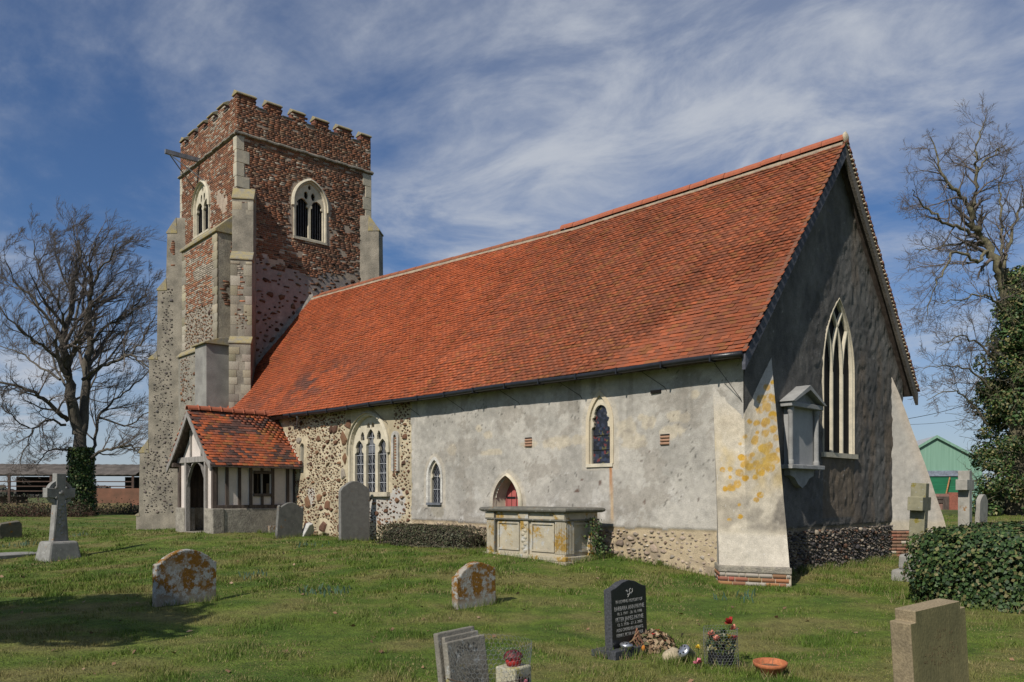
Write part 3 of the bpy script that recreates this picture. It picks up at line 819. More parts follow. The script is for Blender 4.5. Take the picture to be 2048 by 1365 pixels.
# priest's door
c_, a_, si_, sp_, ap_ = DOOR
dr = glass_poly(FS, c_, a_ + .02, si_, sp_, ap_ + .02, -.27, 'priest_door', M_REDDOOR, church)
for i in range(-2, 3):
    if i != 0: MB().box((c_ + i * .16 - .004, WALL_S + .262, si_), (c_ + i * .16 + .004, WALL_S + .27, 1.9 - abs(i) * .12)).build('board_joint', M_DARK, dr)
MB().box((c_ - .007, WALL_S + .262, si_), (c_ + .007, WALL_S + .271, 2.02)).build('board_joint', M_DARK, dr)
for x0 in (-.31, .02): MB().box((c_ + x0, WALL_S + .255, 1.60), (c_ + x0 + .28, WALL_S + .268, 1.645)).build('strap_hinge', M_BLACK, dr)
ring(FS, c_, a_, si_, sp_, ap_, .05, .05, .28, .06, 'door_surround', M_STONE_L, dr)
hood(FS, c_, a_ + .05, sp_, ap_ + .05, .045, .10, 'hood_mould', M_STONE_L, dr)

# blind slit and blocked lancet in the rubble
sl = glass_poly(FS, SLOT[0], SLOT[1], SLOT[2], SLOT[3], SLOT[4], -.10, 'slit_recess', M_LEADFL, church)
ring(FS, SLOT[0], SLOT[1], SLOT[2], SLOT[3], SLOT[4], .05, .03, .1, .01, 'slit_surround', M_STONE_L, sl)
bx_, bz_ = south_pt(793, 905)
b = MB()
for i in range(13): b.box((bx_ - .01, WALL_S - .085, bz_ + .35 - i * .075), (bx_ + .09, WALL_S + .02, bz_ + .39 - i * .075))
bl = b.build('blocked_lancet', M_BRICK_O, church); bl.color = (.20, .11, .07, 1)
ring(FS, bx_, .06, bz_ - .5, bz_ + .40, bz_ + .47, .09, .07, .01, .0, 'slit_surround', mat('patch_plaster', (.46, .44, .40)), bl)
# two small brick vents
brk = mesh('brick', *boxes_arrays(np.zeros((1, 3)), np.array([[1., 0, 0]]), np.array([[0, 1., 0]]), np.array([[0, 0, 1.]])), M_BRICK_O)
for px, py in ((1059, 886), (1332, 881)):
    x, z = south_pt(px, py)
    for i in range(3):
        place_piece('brick', brk, nave_wall, (x - .10, WALL_S - .055, z - .09 + i * .062), (.2, 0, 0), (0, .06, 0), (0, 0, .05), (.34, .20, .13))
    MB().box((x - .10, WALL_S - .05, z + .09), (x + .10, WALL_S + .02, z + .115)).build('vent_slot_shade', M_DARK, nave_wall)  # dark strip painted as the shade of the slot
# broken corbel hole on the chancel wall: dark block painted as its shade
x, z = south_pt(1314, 784)
b = MB().box((x - .12, WALL_S - .052, z - .03), (x + .12, WALL_S, z + .03)); b.build('putlog_hole_shade', M_DARK, nave_wall)

# east window with intersecting tracery
c, a, si, sp, ap = EW
def sweep_bar(b, fr, pts, w, d0, d1):
    """stone bar of width w following (u,z) points, from depth d0 (front) to d1; front edges chamfered"""
    n = len(pts); base = len(b.v); k = 6
    for i, (u, z) in enumerate(pts):
        (ua, za), (ub, zb) = pts[max(i - 1, 0)], pts[min(i + 1, n - 1)]; L_ = math.hypot(ub - ua, zb - za); nu_, nz_ = (zb - za) / L_, -(ub - ua) / L_
        for s_, d in ((-1, d1), (-1, d0 - .02), (-.45, d0), (.45, d0), (1, d0 - .02), (1, d1)): b.v.append(fp(fr, u + nu_ * s_ * w / 2, z + nz_ * s_ * w / 2, d))
    for i in range(n - 1):
        for j in range(k - 1): b.f.append((base + i * k + j, base + i * k + j + 1, base + (i + 1) * k + j + 1, base + (i + 1) * k + j))
b = MB(); bE = ap - sp; RE = (a * a + bE * bE) / (2 * a)
sweep_bar(b, FE, [(c + x, z) for x, z in arch_line(a - .015, si, sp, ap - .02, 14)], .05, -.015, -.09)
ew = b.build('east_window', M_STONE_L, church)
ew['label'] = 'tall three-light east window with crossing pale mullions'
for q in (-1, 1):
    mu = c + q * a / 3
    b = MB(); sweep_bar(b, FE, [(mu, si + (sp - si) * i / 4) for i in range(5)], .075, -.02, -.085); b.build('mullion', M_STONE_L, ew)
    for d in (-1, 1):
        pts = []
        for i in range(60):
            th = i / 59 * math.pi / 2; u, z = mu + d * RE - d * RE * math.cos(th), sp + RE * math.sin(th)
            if not bool(in_arch(np.array([u]), np.array([z]), c, a - .01, si, sp, ap - .01)[0]) and i > 0: break
            pts.append((u, z))
        b = MB(); sweep_bar(b, FE, pts[::2] + [pts[-1]] if len(pts) % 2 == 0 else pts[::2], .065, -.022, -.085); b.build('tracery_bar', M_STONE_L, ew)
ring(FE, c, a, si, sp, ap, .02, .018, .05, .004, 'window_surround', M_STONE, ew)
glass_poly(FE, c, a, si, sp, ap, -.092, 'glass', mat('black_glass', (.010, .011, .013), rough=.5, bump=.2, bscale=18, spec=.05), ew)
MB().box((WALL_E - .3, c - a - .1, si - .10), (WALL_E + .06, c + a + .1, si)).build('window_sill', M_STONE, ew)

# --- stones set in the rubble walls --------------------------------------------
def rock_shape(seed, k):
    """irregular flat-faced stone: rim at the wall, shoulder, domed face (local y = out of the wall, to -y)"""
    q = random.Random(seed * 13 + 5); V_, F_ = [], []
    an = sorted(2 * math.pi * (i + q.uniform(-.36, .36)) / k for i in range(k)); rr = [q.uniform(.60, 1.25) for i in range(k)]
    for (sc, d) in ((1.0, -.8), (.98, .35), (.72, .95)):
        for a_, r_ in zip(an, rr): V_.append((math.cos(a_) * r_ * sc + q.uniform(-.04, .04), d + q.uniform(-.08, .08) * (d > 0), math.sin(a_) * r_ * sc + q.uniform(-.04, .04)))
    for l_ in range(2):
        for i in range(k): F_.append((l_ * k + i, l_ * k + (i + 1) % k, (l_ + 1) * k + (i + 1) % k, (l_ + 1) * k + i))
    V_.append((0, 1.05, 0)); 
    for i in range(k): F_.append((2 * k + i, 2 * k + (i + 1) % k, 3 * k, 3 * k))
    return V_, [f if f[2] != f[3] else f[:3] for f in F_]
rocks, rock_v = [], []
for i in range(9):
    V_, F_ = rock_shape(i, 5 + i % 3)
    rocks.append(mesh('wall_stone', [(x, -y, z) for x, y, z in V_], F_, M_RUB_O))
    Fq_ = np.array([f if len(f) == 4 else (f[0], f[1], f[2], f[2]) for f in F_])
    tri = np.array([t for f in F_ for t in (((f[0], f[1], f[2]), (f[0], f[2], f[3])) if len(f) == 4 else (f,))])
    rock_v.append((np.array(V_), tri))
def pack(u0, u1, z0, z1, n, rmin, rmax, ok, seed, gap=1.12, bias=2.2):
    rs = random.Random(seed); L = []; cell = {}
    cs = rmax * 2
    for t in range(n):
        r = rmin + (rmax - rmin) * rs.random() ** bias * (1 - .75 * t / n)
        u, z = rs.uniform(u0, u1), rs.uniform(z0, z1)
        asp = rs.uniform(.42, .85)
        if not ok(u, z, r): continue
        k = (int(u / cs), int(z / cs)); bad = False
        for i in (-1, 0, 1):
            for j in (-1, 0, 1):
                for (a_, b_, c_, d_) in cell.get((k[0] + i, k[1] + j), ()):
                    if ((u - a_) / (r + c_)) ** 2 + ((z - b_) / (r * asp + c_ * d_)) ** 2 < gap: bad = True; break
                if bad: break
            if bad: break
        if bad: continue
        cell.setdefault(k, []).append((u, z, r, asp)); L.append((u, z, r, asp))
    return L
def field(L, fr, cols, depth, name, m, parent, seed, dfun=None):
    rs = np.random.RandomState(seed); Vs, Fs, Cs, k = [], [], [], 0
    o, U, N = fr
    for i, (u, z, r, asp) in enumerate(L):
        v, f = rock_v[rs.randint(9)]
        d = dfun(u, z) if dfun else 0
        th = rs.normal(0, .18); ct, st = math.cos(th), math.sin(th)
        uu, zz = v[:, 0] * r, v[:, 2] * r * asp; uu, zz = uu * ct - zz * st, uu * st + zz * ct
        nn = v[:, 1] * min(r * .6, depth) + d
        Vs.append(np.stack([o[0] + U[0] * (u + uu) + N[0] * nn, o[1] + U[1] * (u + uu) + N[1] * nn, z + zz], 1)); Fs.append(f + k); k += len(v)
        Cs.append(np.tile(cols[i], (len(v), 1)))
    if Vs: return add(name, np.concatenate(Vs), np.concatenate(Fs), m, parent, np.concatenate(Cs), False, 'stuff')
def rub_cols(n, seed, dark=1.0):
    rs = np.random.RandomState(seed)
    pal = np.array([(.155, .080, .048), (.19, .105, .060), (.115, .062, .042), (.23, .16, .10), (.30, .26, .21), (.09, .055, .042)])
    return pal[rs.choice(6, n, p=[.28, .25, .2, .14, .05, .08])] * rs.uniform(.75, 1.2, (n, 1)) * dark
def ok_nave(u, z, r):
    for w in (W3, SLOT):
        if abs(u - w[0]) < w[1] + .24 + r * .6 and w[2] - .2 < z < w[4] + .25: return False
    if abs(u - bx_) < .2 + r * .5 and bz_ - .6 < z < bz_ + .65: return False
    if u > X_PL - .03 - r or z < .3: return False
    if ((u + 18.0) / 1.0) ** 2 + ((z - 1.4) / .42) ** 2 < 1 and r < .13 and random.Random(int(u * 997 + z * 131)).random() < .75: return False
    return True
big_l = [(-20.72, 3.62, .16, .9), (-20.9, 3.6, .12, 1.2), (-20.25, 3.30, .17, 1.35), (-20.2, 2.75, .16, 1.4), (-20.3, 2.28, .13, 1.2), (-22.75, 3.35, .17, .75), (-21.6, 3.35, .15, .9), (-21.1, 3.25, .13, .7),
         (-20.0, 3.7, .14, 1.1), (-21.55, 1.62, .16, .9), (-21.1, 1.38, .18, 1.0), (-22.2, 1.45, .19, 1.1), (-21.35, .75, .36, .6), (-22.3, .72, .2, .8), (-20.4, .72, .22, .75), (-21.45, 1.28, .12, 1.0), (-20.9, 1.25, .12, .7)]
def ok_n2(u, z, r):
    return ok_nave(u, z, r) and all(((u - a_) / (r + c_)) ** 2 + ((z - b_) / (r * .75 + c_ * d_)) ** 2 > 1.05 for a_, b_, c_, d_ in big_l)
small = pack(-23.4, X_PL, .35, 4.25, 14000, .032, .125, ok_n2, 4, 1.10)
small.sort(key=lambda t: -t[2])
allst = [t for t in big_l] + small
rc = rub_cols(len(allst), 3)
for i, (u, z, r, asp) in enumerate(allst[:300]):
    d = float(disp_S(np.array([u]), np.array([z]))[0])
    o = link('wall_stone', rocks[i % 9], nave_wall, (u, WALL_S - d, z), (0, rnd.gauss(0, .2), 0))
    o.scale = (r, min(r * .5, .05), r * asp); o.color = (*rc[i], 1)
field(allst[300:], FS, rc[300:], .035, 'small_wall_stones', M_RUB_F, nave_wall, 8, lambda u, z: float(disp_S(np.array([u]), np.array([z]))[0]))
# rubble plinth of the rendered walls
pl = pack(X_PL, -8.0, .1, 1.02, 3500, .035, .12, lambda u, z, r: z + r * .6 < 1.0 and abs(u - DOOR[0]) > .45, 6, 1.1)
pc = rub_cols(len(pl), 5) * .5 + np.random.RandomState(1).uniform(.08, .30, (len(pl), 1)) * np.array([1.15, 1, .8])
field(pl, FS, pc, .03, 'plinth_stones', M_RUB_F, nave_wall, 9)
pe = pack(WALL_S + .7, WALL_N - .4, .05, 1.0, 9000, .03, .085, lambda u, z, r: z + r * .6 < .99, 7, 1.02)
rsf = np.random.RandomState(2)
ec = np.array([(.06, .055, .055), (.10, .085, .075), (.17, .14, .11), (.26, .22, .17), (.13, .075, .05)])[rsf.choice(5, len(pe), p=[.25, .27, .22, .14, .12])] * rsf.uniform(.8, 1.2, (len(pe), 1))
field(pe, FE, ec, .06, 'plinth_flints', M_RUB_F, gable, 10)

# --- raking buttresses of the east end -----------------------------------------
def butt_col(u, z):
    n = fbm(u * 2.2, z * 2.0, s=91, o=4); n2 = fbm(u * 8, z * 8, s=92, o=3)
    c = lerp3((.40, .345, .255), (.50, .45, .36), n)
    c = lerp3(c, (.36, .35, .33), sstep(3.0, 3.7, z) * .7)
    dirt = sstep(.42, .62, fbm(u * 2.0 + 3, z * 2.2, s=95, o=4)) * sstep(1.0, 1.15, z) * sstep(2.35, 1.7, z) * (.45 + .55 * sstep(-7.8, -6.8, u))
    c = lerp3(c, (.135, .12, .10), dirt * (.55 + .45 * n2))
    c = lerp3(c, (.50, .455, .38), sstep(1.05, .95, z) * .75)
    pts = []
    rs = random.Random(8)
    for (px, py, r) in [(1535, 775, 10), (1545, 765, 8), (1525, 800, 14), (1540, 795, 12), (1532, 815, 15), (1520, 820, 12), (1545, 830, 11), (1555, 838, 8), (1500, 843, 7), (1514, 846, 9), (1532, 846, 13), (1545, 858, 11), (1530, 868, 10),
        (1514, 866, 6), (1490, 874, 7), (1512, 876, 9), (1553, 876, 9), (1540, 890, 9), (1535, 898, 16), (1525, 897, 12), (1510, 883, 10), (1480, 888, 5), (1505, 910, 7), (1482, 915, 11), (1495, 918, 12), (1545, 915, 16), (1552, 920, 12), (1530, 925, 14),
        (1515, 930, 16), (1500, 935, 14), (1487, 930, 11), (1540, 935, 14), (1520, 945, 12), (1445, 940, 9), (1460, 938, 7), (1480, 945, 12), (1492, 957, 11), (1462, 975, 12), (1475, 968, 12), (1450, 978, 8), (1460, 955, 6), (1510, 955, 10), (1520, 990, 9), (1512, 1000, 8), (1478, 1010, 5), (1480, 1034, 7), (1460, 1040, 6), (1458, 1040, 5), (1557, 900, 8), (1550, 800, 9)]:
        p = on_y(px, py, 12.9); pts.append((p.x, p.z, r * .0085 * .86, r * .0085 * .72, rs.uniform(.75, 1)))
    li = spots(u * 1.0, z, pts, s=96, rag=.42)
    li = li * (1 - .55 * sstep(.55, .75, fbm(u * 16, z * 16, s=99, o=2)))
    lic = lerp3((.38, .19, .010), (.50, .31, .035), n2)
    c = c * (1 - li[..., None] * .95) + lic * li[..., None] * .95
    haze_y = sstep(.45, .7, fbm(u * 3, z * 2.6, s=97, o=3)) * sstep(1.6, 2.0, z) * sstep(2.9, 2.4, z)
    c = lerp3(c, (.44, .31, .09), haze_y * .45)
    c = lerp3(c, (.60, .58, .54), speck(u, z, 98, .92, 24) * .6)
    return c
# south-east: a pyramid-like diagonal mass; its face rises to a V at the wall corner
BA, BB = Vector((-7.66, 12.56, .17)), Vector((-6.53, 12.93, .17))
BL, BV, BR = Vector((-8.14, WALL_S, 3.79)), Vector((-7.5, WALL_S, 3.13)), Vector((-7.5, 14.08, 4.24))
bt = (BB - BA).normalized(); bn = Vector((bt.y, -bt.x, 0))
nu, nv = 110, 300
uu = np.linspace(0, 1, nu); vv = np.linspace(0, 1, nv); UU, VV = np.meshgrid(uu, vv)
bot = np.array(BA)[None, None] * (1 - UU[..., None]) + np.array(BB)[None, None] * UU[..., None]
topp = np.where((UU < .42)[..., None], np.array(BL) + (np.array(BV) - np.array(BL)) * (UU / .42)[..., None], np.array(BV) + (np.array(BR) - np.array(BV)) * ((UU - .42) / .58)[..., None])
SP = bot * (1 - VV[..., None]) + topp * VV[..., None]
SP = SP + np.array(bn) * ((.10 * np.sin(np.pi * VV) * np.sin(np.pi * UU))[..., None])
SP = SP + np.array(bn) * ((fbm(UU * 5, VV * 12, s=5, o=3) - .5) * .035)[..., None]
cu_, cz_ = SP[..., 0] * 12.9 / SP[..., 1], EYE + (SP[..., 2] - EYE) * 12.9 / SP[..., 1]
idx = np.arange(nu * nv).reshape(nv, nu); q = np.stack([idx[:-1, :-1], idx[:-1, 1:], idx[1:, 1:], idx[1:, :-1]], -1).reshape(-1, 4)
keep = (SP[:-1, :-1, 2].reshape(-1) > .40)
sb = add('raking_buttress', SP.reshape(-1, 3), q[keep], M_WALL, church, butt_col(cu_, cz_).reshape(-1, 3), True)
sb['label'] = 'south-east raking buttress blotched with orange lichen'
M_BODY = mat('buttress_render', (.40, .37, .31), (.31, .29, .25), scale=3, fine=.2)
b = MB(); dn = Vector((0, 0, -.4))
b.raw([BA + dn, Vector((-8.12, WALL_S + .1, -.2)), BL + Vector((0, .1, .05)), BA.lerp(BL, .5) , BL], [(0, 4, 2, 1)]); b.raw([BB + dn, Vector((-7.55, 14.05, -.2)), BR], [(0, 1, 2)])
b.build('buttress_side', M_BODY, sb)
def bprism(z0, z1, out0, ext):
    b = MB(); A_, B_ = BA - bt * ext + bn * out0, BB + bt * ext + bn * out0; C_, D_ = Vector((-7.45, 14.0, 0)), Vector((-8.12 - ext, 13.15, 0))
    V_ = [Vector((p.x, p.y, z)) for z in (z0, z1) for p in (A_, B_, C_, D_)]; return b.raw(V_, BOXF)
bprism(-.2, .36, .0, .0).build('brick_footing_core', M_MORTAR, sb)
bo_ = bprism(.355, .47, .035, .02).build('buttress_offset', mat('rough_mortar', (.30, .27, .21), (.20, .18, .15), scale=10, bump=.9), sb, bevel=.02)
for r_ in range(5):
    for (P0, tv, nvx, Ln) in ((BA, bt, bn, (BB - BA).length), (BA, (Vector((-8.12, 13.15, .17)) - BA).normalized(), None, .7)):
        tv = Vector((tv.x, tv.y, 0)).normalized()
        nn_ = nvx if nvx else Vector((tv.y, -tv.x, 0)) * -1
        x = -.07 * (r_ % 2)
        while x < Ln:
            L_ = rnd.choice((.225, .225, .11)); xa, xb = max(x, 0), min(x + L_, Ln)
            if xb - xa > .05 and rnd.random() < .93:
                cw = (.34, .30, .25) if rnd.random() < .35 else (.32 * rnd.uniform(.7, 1.1), .12 * rnd.uniform(.8, 1.3), .07)
                o0 = Vector((P0.x, P0.y, .287 - r_ * .076)) + tv * xa + nn_ * (.012 + rnd.uniform(0, .012) - .06)
                place_piece('brick', brk, sb, o0, tv * (xb - xa - .013), nn_ * .06, Vector((0, 0, .062)), cw)
            x += L_
# north-east: seen from its side
N0, NDR = Vector((-7.5, 19.80, 0)), Vector((math.sqrt(.5), math.sqrt(.5), 0)); NSD = Vector((math.sqrt(.5), -math.sqrt(.5), 0))
FNB = (tuple(N0), tuple(NDR), tuple(NSD))
def ne_edge(z): return np.interp(z, [0, 1.16, 2.39, 4.03, 4.45], [1.52, 1.20, .78, .18, .0])
def ne_col(u, z):
    n = fbm(u * 2, z * 2, s=101, o=4); c = lerp3((.33, .315, .285), (.46, .42, .36), n)
    c = lerp3(c, (.44, .37, .29), sstep(-.3, 0, u - ne_edge(z)) * .6)
    c = lerp3(c, (.47, .40, .28), sstep(1.15, 1.0, z) * .6)
    return lerp3(c, (.62, .6, .56), speck(u, z, 103, .93, 34) * .4)
TT, ZZ = np.meshgrid(np.linspace(0, 1, 60), np.linspace(.86, 4.44, 130)); UU = -.35 + TT * (ne_edge(ZZ) + .35)
DD = (fbm(UU * 3, ZZ * 3, s=6, o=3) - .5) * .025; SP = np.array(N0) + UU[..., None] * np.array(NDR) + DD[..., None] * np.array(NSD); SP[..., 2] = ZZ
idx = np.arange(SP[..., 0].size).reshape(ZZ.shape); q = np.stack([idx[:-1, :-1], idx[:-1, 1:], idx[1:, 1:], idx[1:, :-1]], -1).reshape(-1, 4)
nb = add('raking_buttress', SP.reshape(-1, 3), q, M_WALL, church, ne_col(UU, ZZ).reshape(-1, 3), True)
nb['label'] = 'north-east raking buttress with a bare brick foot'
b = MB(); b.prism([(-.4, -.1), (1.54, -.1), (1.50, .2), (1.19, 1.16), (.77, 2.39), (.17, 4.03), (-.01, 4.43), (-.4, 4.43)], -.02, -.75, lambda a_, q, d: tuple(N0 + NDR * a_ + NSD * d + Vector((0, 0, q)))); b.build('buttress_core', M_BODY, nb)
for r_ in range(10):
    z = .775 - r_ * .078; x = -.12 - .11 * (r_ % 2)
    while x < float(ne_edge(z)) - .08:
        L_ = rnd.choice((.225, .225, .115)); xa = max(x, -.12); xb = min(x + L_, float(ne_edge(z)))
        cw = (.42, .36, .28) if rnd.random() < .42 else (.28 * rnd.uniform(.7, 1.1), .125, .08)
        if xb - xa > .04: place_piece('brick', brk, nb, N0 + NDR * xa + NSD * (-.045 + rnd.uniform(0, .012)) + Vector((0, 0, z)), NDR * (xb - xa - .012), NSD * .06, Vector((0, 0, .064)), cw)
        x += L_

# ------------------------------------------------------------------ tower
def tower_u(px, py, fr=FTE):
    o, U, N = fr; d = ray(px, py); t = (o[0] * N[0] + o[1] * N[1]) / (d[0] * N[0] + d[1] * N[1])
    x, y, z = d[0] * t, d[1] * t, EYE + d[2] * t
    return (x - o[0]) * U[0] + (y - o[1]) * U[1], z
TOP0, TOPM = 16.04, 16.36
def w_hole(w): return lambda u, z: in_arch(u, z, w[0], w[1] + .05, w[2] - .03, w[3], w[4] + .03)
def tower_col(seed):
    def f(u, z):
        n = fbm(u * 1.3, z * 1.3, s=seed, o=4); n2 = fbm(u * 7, z * 7, s=seed + 1, o=3)
        mor = lerp3((.27, .21, .16), (.42, .34, .26), n2)
        pla = lerp3((.19, .15, .135), (.30, .26, .23), n * .5 + n2 * .5)
        pla = lerp3(pla, (.46, .43, .38), sstep(.62, .8, n) * .7)
        return np.where((z < 10.35 + (n - .5) * 1.2)[..., None], pla, mor)
    return f
tower = grid_wall('tower_wall', FTE[0], FTE[1], FTE[2], 0, T_A, 4.0, TOP0, .06, w_hole(TEW), lambda u, z: (fbm(u * 2, z * 2, s=7, o=3) - .5) * .012, tower_col(111), M_WALL, church)
tower['label'] = 'east face of the tower in old brick, coloured darker as if shaded, over rubble'
towers = grid_wall('tower_wall', FTS[0], FTS[1], FTS[2], 0, T_A, 4.0, TOP0, .06, w_hole(TSW), lambda u, z: (fbm(u * 2, z * 2, s=8, o=3) - .5) * .012, tower_col(121), M_WALL, church)
towers['label'] = 'sunlit south face of the tower in patched red brick'
b = MB()
def tbox(b, u0, u1, v0, v1, z0, z1):
    q = [T_SE + T_W * u + T_N * v for (u, v) in ((u0, v0), (u1, v0), (u1, v1), (u0, v1))]
    b.raw([(*p.xy, z0) for p in q] + [(*p.xy, z1) for p in q], BOXF)
tbox(b, T_A - .6, T_A - .01, 0, T_A, 0, TOP0); tbox(b, .02, T_A - .6, T_A - .6, T_A - .01, 0, TOP0)
tbox(b, .03, T_A - .03, .03, T_A - .03, .1, 4.05)
b.build('tower_back_wall', mat('plain_brick', (.17, .07, .05)), church)
b = MB(); tbox(b, .3, T_A - .3, .3, T_A - .3, 15.2, 15.3); b.build('tower_light_block', M_LEADFL, church)  # unseen deck added to keep light out of the tower
b = MB(); tbox(b, .3, .38, .3, T_A - .3, 14.9, TOP0); tbox(b, .38, T_A - .38, .3, .38, 14.9, TOP0); b.build('parapet_inner_wall', mat('parapet_brick', (.15, .07, .05)), church)

mer = []
for (pa, ya, pb, yb) in ((473.5, 178, 512, 192), (534, 200, 563, 208), (585, 216, 610, 224), (630, 231, 657, 240), (676, 246, 703, 254), (722, 262, 746, 270)):
    mer.append((max(0, tower_u(pa, ya)[0]), min(T_A, tower_u(pb, yb)[0])))
mer[0] = (0.0, mer[0][1]); mer[-1] = (mer[-1][0], T_A)
def in_mer(u): return any(a_ - .01 <= u <= b_ + .01 for a_, b_ in mer)
M_CORE = mat('merlon_brick', (.19, .075, .05), (.12, .05, .038), scale=9)
for side in range(4):
    for (a_, b_) in mer:
        b = MB(); th = .34
        if side == 0: tbox(b, .012, th, max(a_, .012), b_, TOP0, TOPM)
        elif side == 1: 
            if a_ < .1: continue
            tbox(b, a_, min(b_, T_A - .01), .012, th, TOP0, TOPM)
        elif side == 2:
            tbox(b, T_A - th, T_A - .012, max(a_, .4), min(b_, T_A - .4) if b_ > T_A - .4 else b_, TOP0, TOPM)
        else:
            if a_ < .1 or b_ > T_A - .1: continue
            tbox(b, a_, b_, T_A - th, T_A - .012, TOP0, TOPM)
        m_o = b.build('merlon', M_CORE, church)
        # gabled coping stone
        b = MB(); e0, e1, hh = -.05, th + .05, .19
        prof = [(e0, 0), (e1, 0), (e1, .05), ((e0 + e1) / 2, hh), (e0, .05)]
        if side == 0: fn = lambda p, q, d: (*(T_SE + T_W * p + T_N * d).xy, TOPM + q)
        elif side == 1: fn = lambda p, q, d: (*(T_SE + T_W * d + T_N * p).xy, TOPM + q)
        elif side == 2: fn = lambda p, q, d: (*(T_SE + T_W * (T_A - p) + T_N * d).xy, TOPM + q)
        else: fn = lambda p, q, d: (*(T_SE + T_W * d + T_N * (T_A - p)).xy, TOPM + q)
        b.prism(prof, a_ - .03, b_ + .03, fn); b.build('coping', M_LICH, m_o, bevel=.012)
    # low coping in the embrasures, darker than on the merlons
    for (a_, b_) in zip([m[1] for m in mer[:-1]], [m[0] for m in mer[1:]]):
        b = MB()
        if side == 0: tbox(b, -.03, .36, a_ + .031, b_ - .031, TOP0, TOP0 + .05)
        elif side == 1: tbox(b, a_ + .031, b_ - .031, -.03, .36, TOP0, TOP0 + .05)
        elif side == 2: tbox(b, T_A - .36, T_A + .03, a_ + .031, b_ - .031, TOP0, TOP0 + .05)
        else: tbox(b, a_ + .031, b_ - .031, T_A - .36, T_A + .03, TOP0, TOP0 + .05)
        b.build('embrasure_coping', mat('dark_coping', (.10, .095, .085)) if side == 0 and a_ < 1.2 else bpy.data.materials['dark_coping'], church)
# string course
b = MB()
for (fn_, ) in ((lambda p, q, d: (*(T_SE - T_W * p + T_N * d).xy, q),), (lambda p, q, d: (*(T_SE - T_N * p + T_W * d).xy, q),)):
    n_ = 24
    for i in range(n_):
        d0, d1 = -.09 + i * (T_A + .18) / n_, -.09 + (i + 1) * (T_A + .18) / n_ + .0
        w = .012 * math.sin(i * 1.9)
        b.prism([(-.02, 14.84 + w), (.10 + w * .5, 14.88 + w), (.10 + w * .5, 14.93 + w), (-.02, 15.02 + w)], d0, d1 - .002, fn_)
b.build('string_course', mat('weathered_string', (.26, .235, .19), (.12, .11, .09), scale=6, bump=.7), church)

# --- real bricks, one solid each, joined per face --------------------------------
def brick_face(fr, u0, u1, z0, z1, ok, name, parent, seed, proud=.016, tone=1.0, pale=.022, course=.0755, wave=.02):
    rs = np.random.RandomState(seed); Us, Zs, Ls = [], [], []
    nz = int((z1 - z0) / course)
    for r in range(nz):
        hd = (r % 2 == 0); L = .115 if hd and rs.rand() < .35 else .232
        off = -rs.rand() * .2
        u = u0 + off
        while u < u1:
            l_ = L if rs.rand() < .7 else .115
            Us.append(u); Zs.append(z0 + r * course); Ls.append(l_); u += l_
    U_ = np.array(Us); Z_ = np.array(Zs); L_ = np.array(Ls)
    Z_ = Z_ + (fbm(U_ * .35, Z_ * .3, s=seed, o=2) - .5) * 2 * wave
    a_ = np.maximum(U_, u0); e_ = np.minimum(U_ + L_, u1)
    k = (e_ - a_ > .05) & ok((a_ + e_) / 2, Z_ + .035, rs)
    a_, e_, Z_ = a_[k], e_[k], Z_[k]; n = len(a_)
    o, U, N = (np.array(q if len(q) == 3 else (*q, 0.)) for q in fr)
    d = proud * .6 + rs.normal(0, .0035, n) + np.where(rs.rand(n) < .02, -.03, 0)
    P = o + U * a_[:, None] + N * (d - .06)[:, None]; P[:, 2] += Z_
    A = U * (e_ - a_ - rs.uniform(.008, .014, n))[:, None]; A[:, 2] += rs.normal(0, .0015, n)
    B = N * np.full((n, 1), .06); C = np.zeros((n, 3)); C[:, 2] = course - rs.uniform(.010, .017, n)
    V, Fq = boxes_arrays(P, A, B, C)
    zone = fbm(a_ * .55, Z_ * 2.0, s=seed + 5, o=3)
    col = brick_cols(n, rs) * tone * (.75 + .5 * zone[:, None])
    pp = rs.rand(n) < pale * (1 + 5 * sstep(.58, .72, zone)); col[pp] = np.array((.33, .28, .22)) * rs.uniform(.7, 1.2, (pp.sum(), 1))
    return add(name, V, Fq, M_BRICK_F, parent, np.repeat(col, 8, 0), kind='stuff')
def okE(u, z, rs):
    lump = fbm(u * 1.6, z * 2.2, s=131, o=3)
    r = ~in_arch(u, z, TEW[0], TEW[1] + .24, TEW[2] - .12, TEW[3], TEW[4] + .22)
    r &= (z < TOP0 - .07) | (np.array([in_mer(q) for q in u]) & (z < TOPM - .06))
    low = 10.35 + (fbm(u * 1.3, z * 1.3, s=111, o=4) - .5) * 1.2
    r &= (z > low) | (rs.rand(len(u)) < .10 * (z > 9.6))
    r &= ~((lump > .70) & (z < 13.9))
    r &= ~((z > 12.9) & (z < 14.8) & (u < .30 + .18 * (np.floor(z / .42) % 2))) & ~((z > 11) & (z < 14.8) & (u > T_A - .28 - .12 * (np.floor(z / .5) % 2)))
    return r
brick_face(FTE, 0, T_A, 8.6, TOPM, okE, 'tower_bricks', tower, 21, tone=.92)  # shade put into the colour: brick tone lowered on the east face
def okS(u, z, rs):
    lump = fbm(u * 1.8, z * 2.4, s=141, o=3)
    r = ~in_arch(u, z, TSW[0], TSW[1] + .2, TSW[2] - .1, TSW[3], TSW[4] + .2)
    r &= (z < TOP0 - .07) | (np.array([in_mer(q) for q in u]) & (z < TOPM - .06))
    r &= ~((lump > .70) & (z < 13.3))
    r &= ~((z > 12.9) & (z < 14.8) & (u < .12 + .1 * (np.floor(z / .42) % 2)))
    return r
brick_face(FTS, 0, T_A, 9.5, TOPM, okS, 'tower_bricks', towers, 22, tone=1.15, pale=.08)  # sunlight put into the colour: same brick, tone raised on the south face
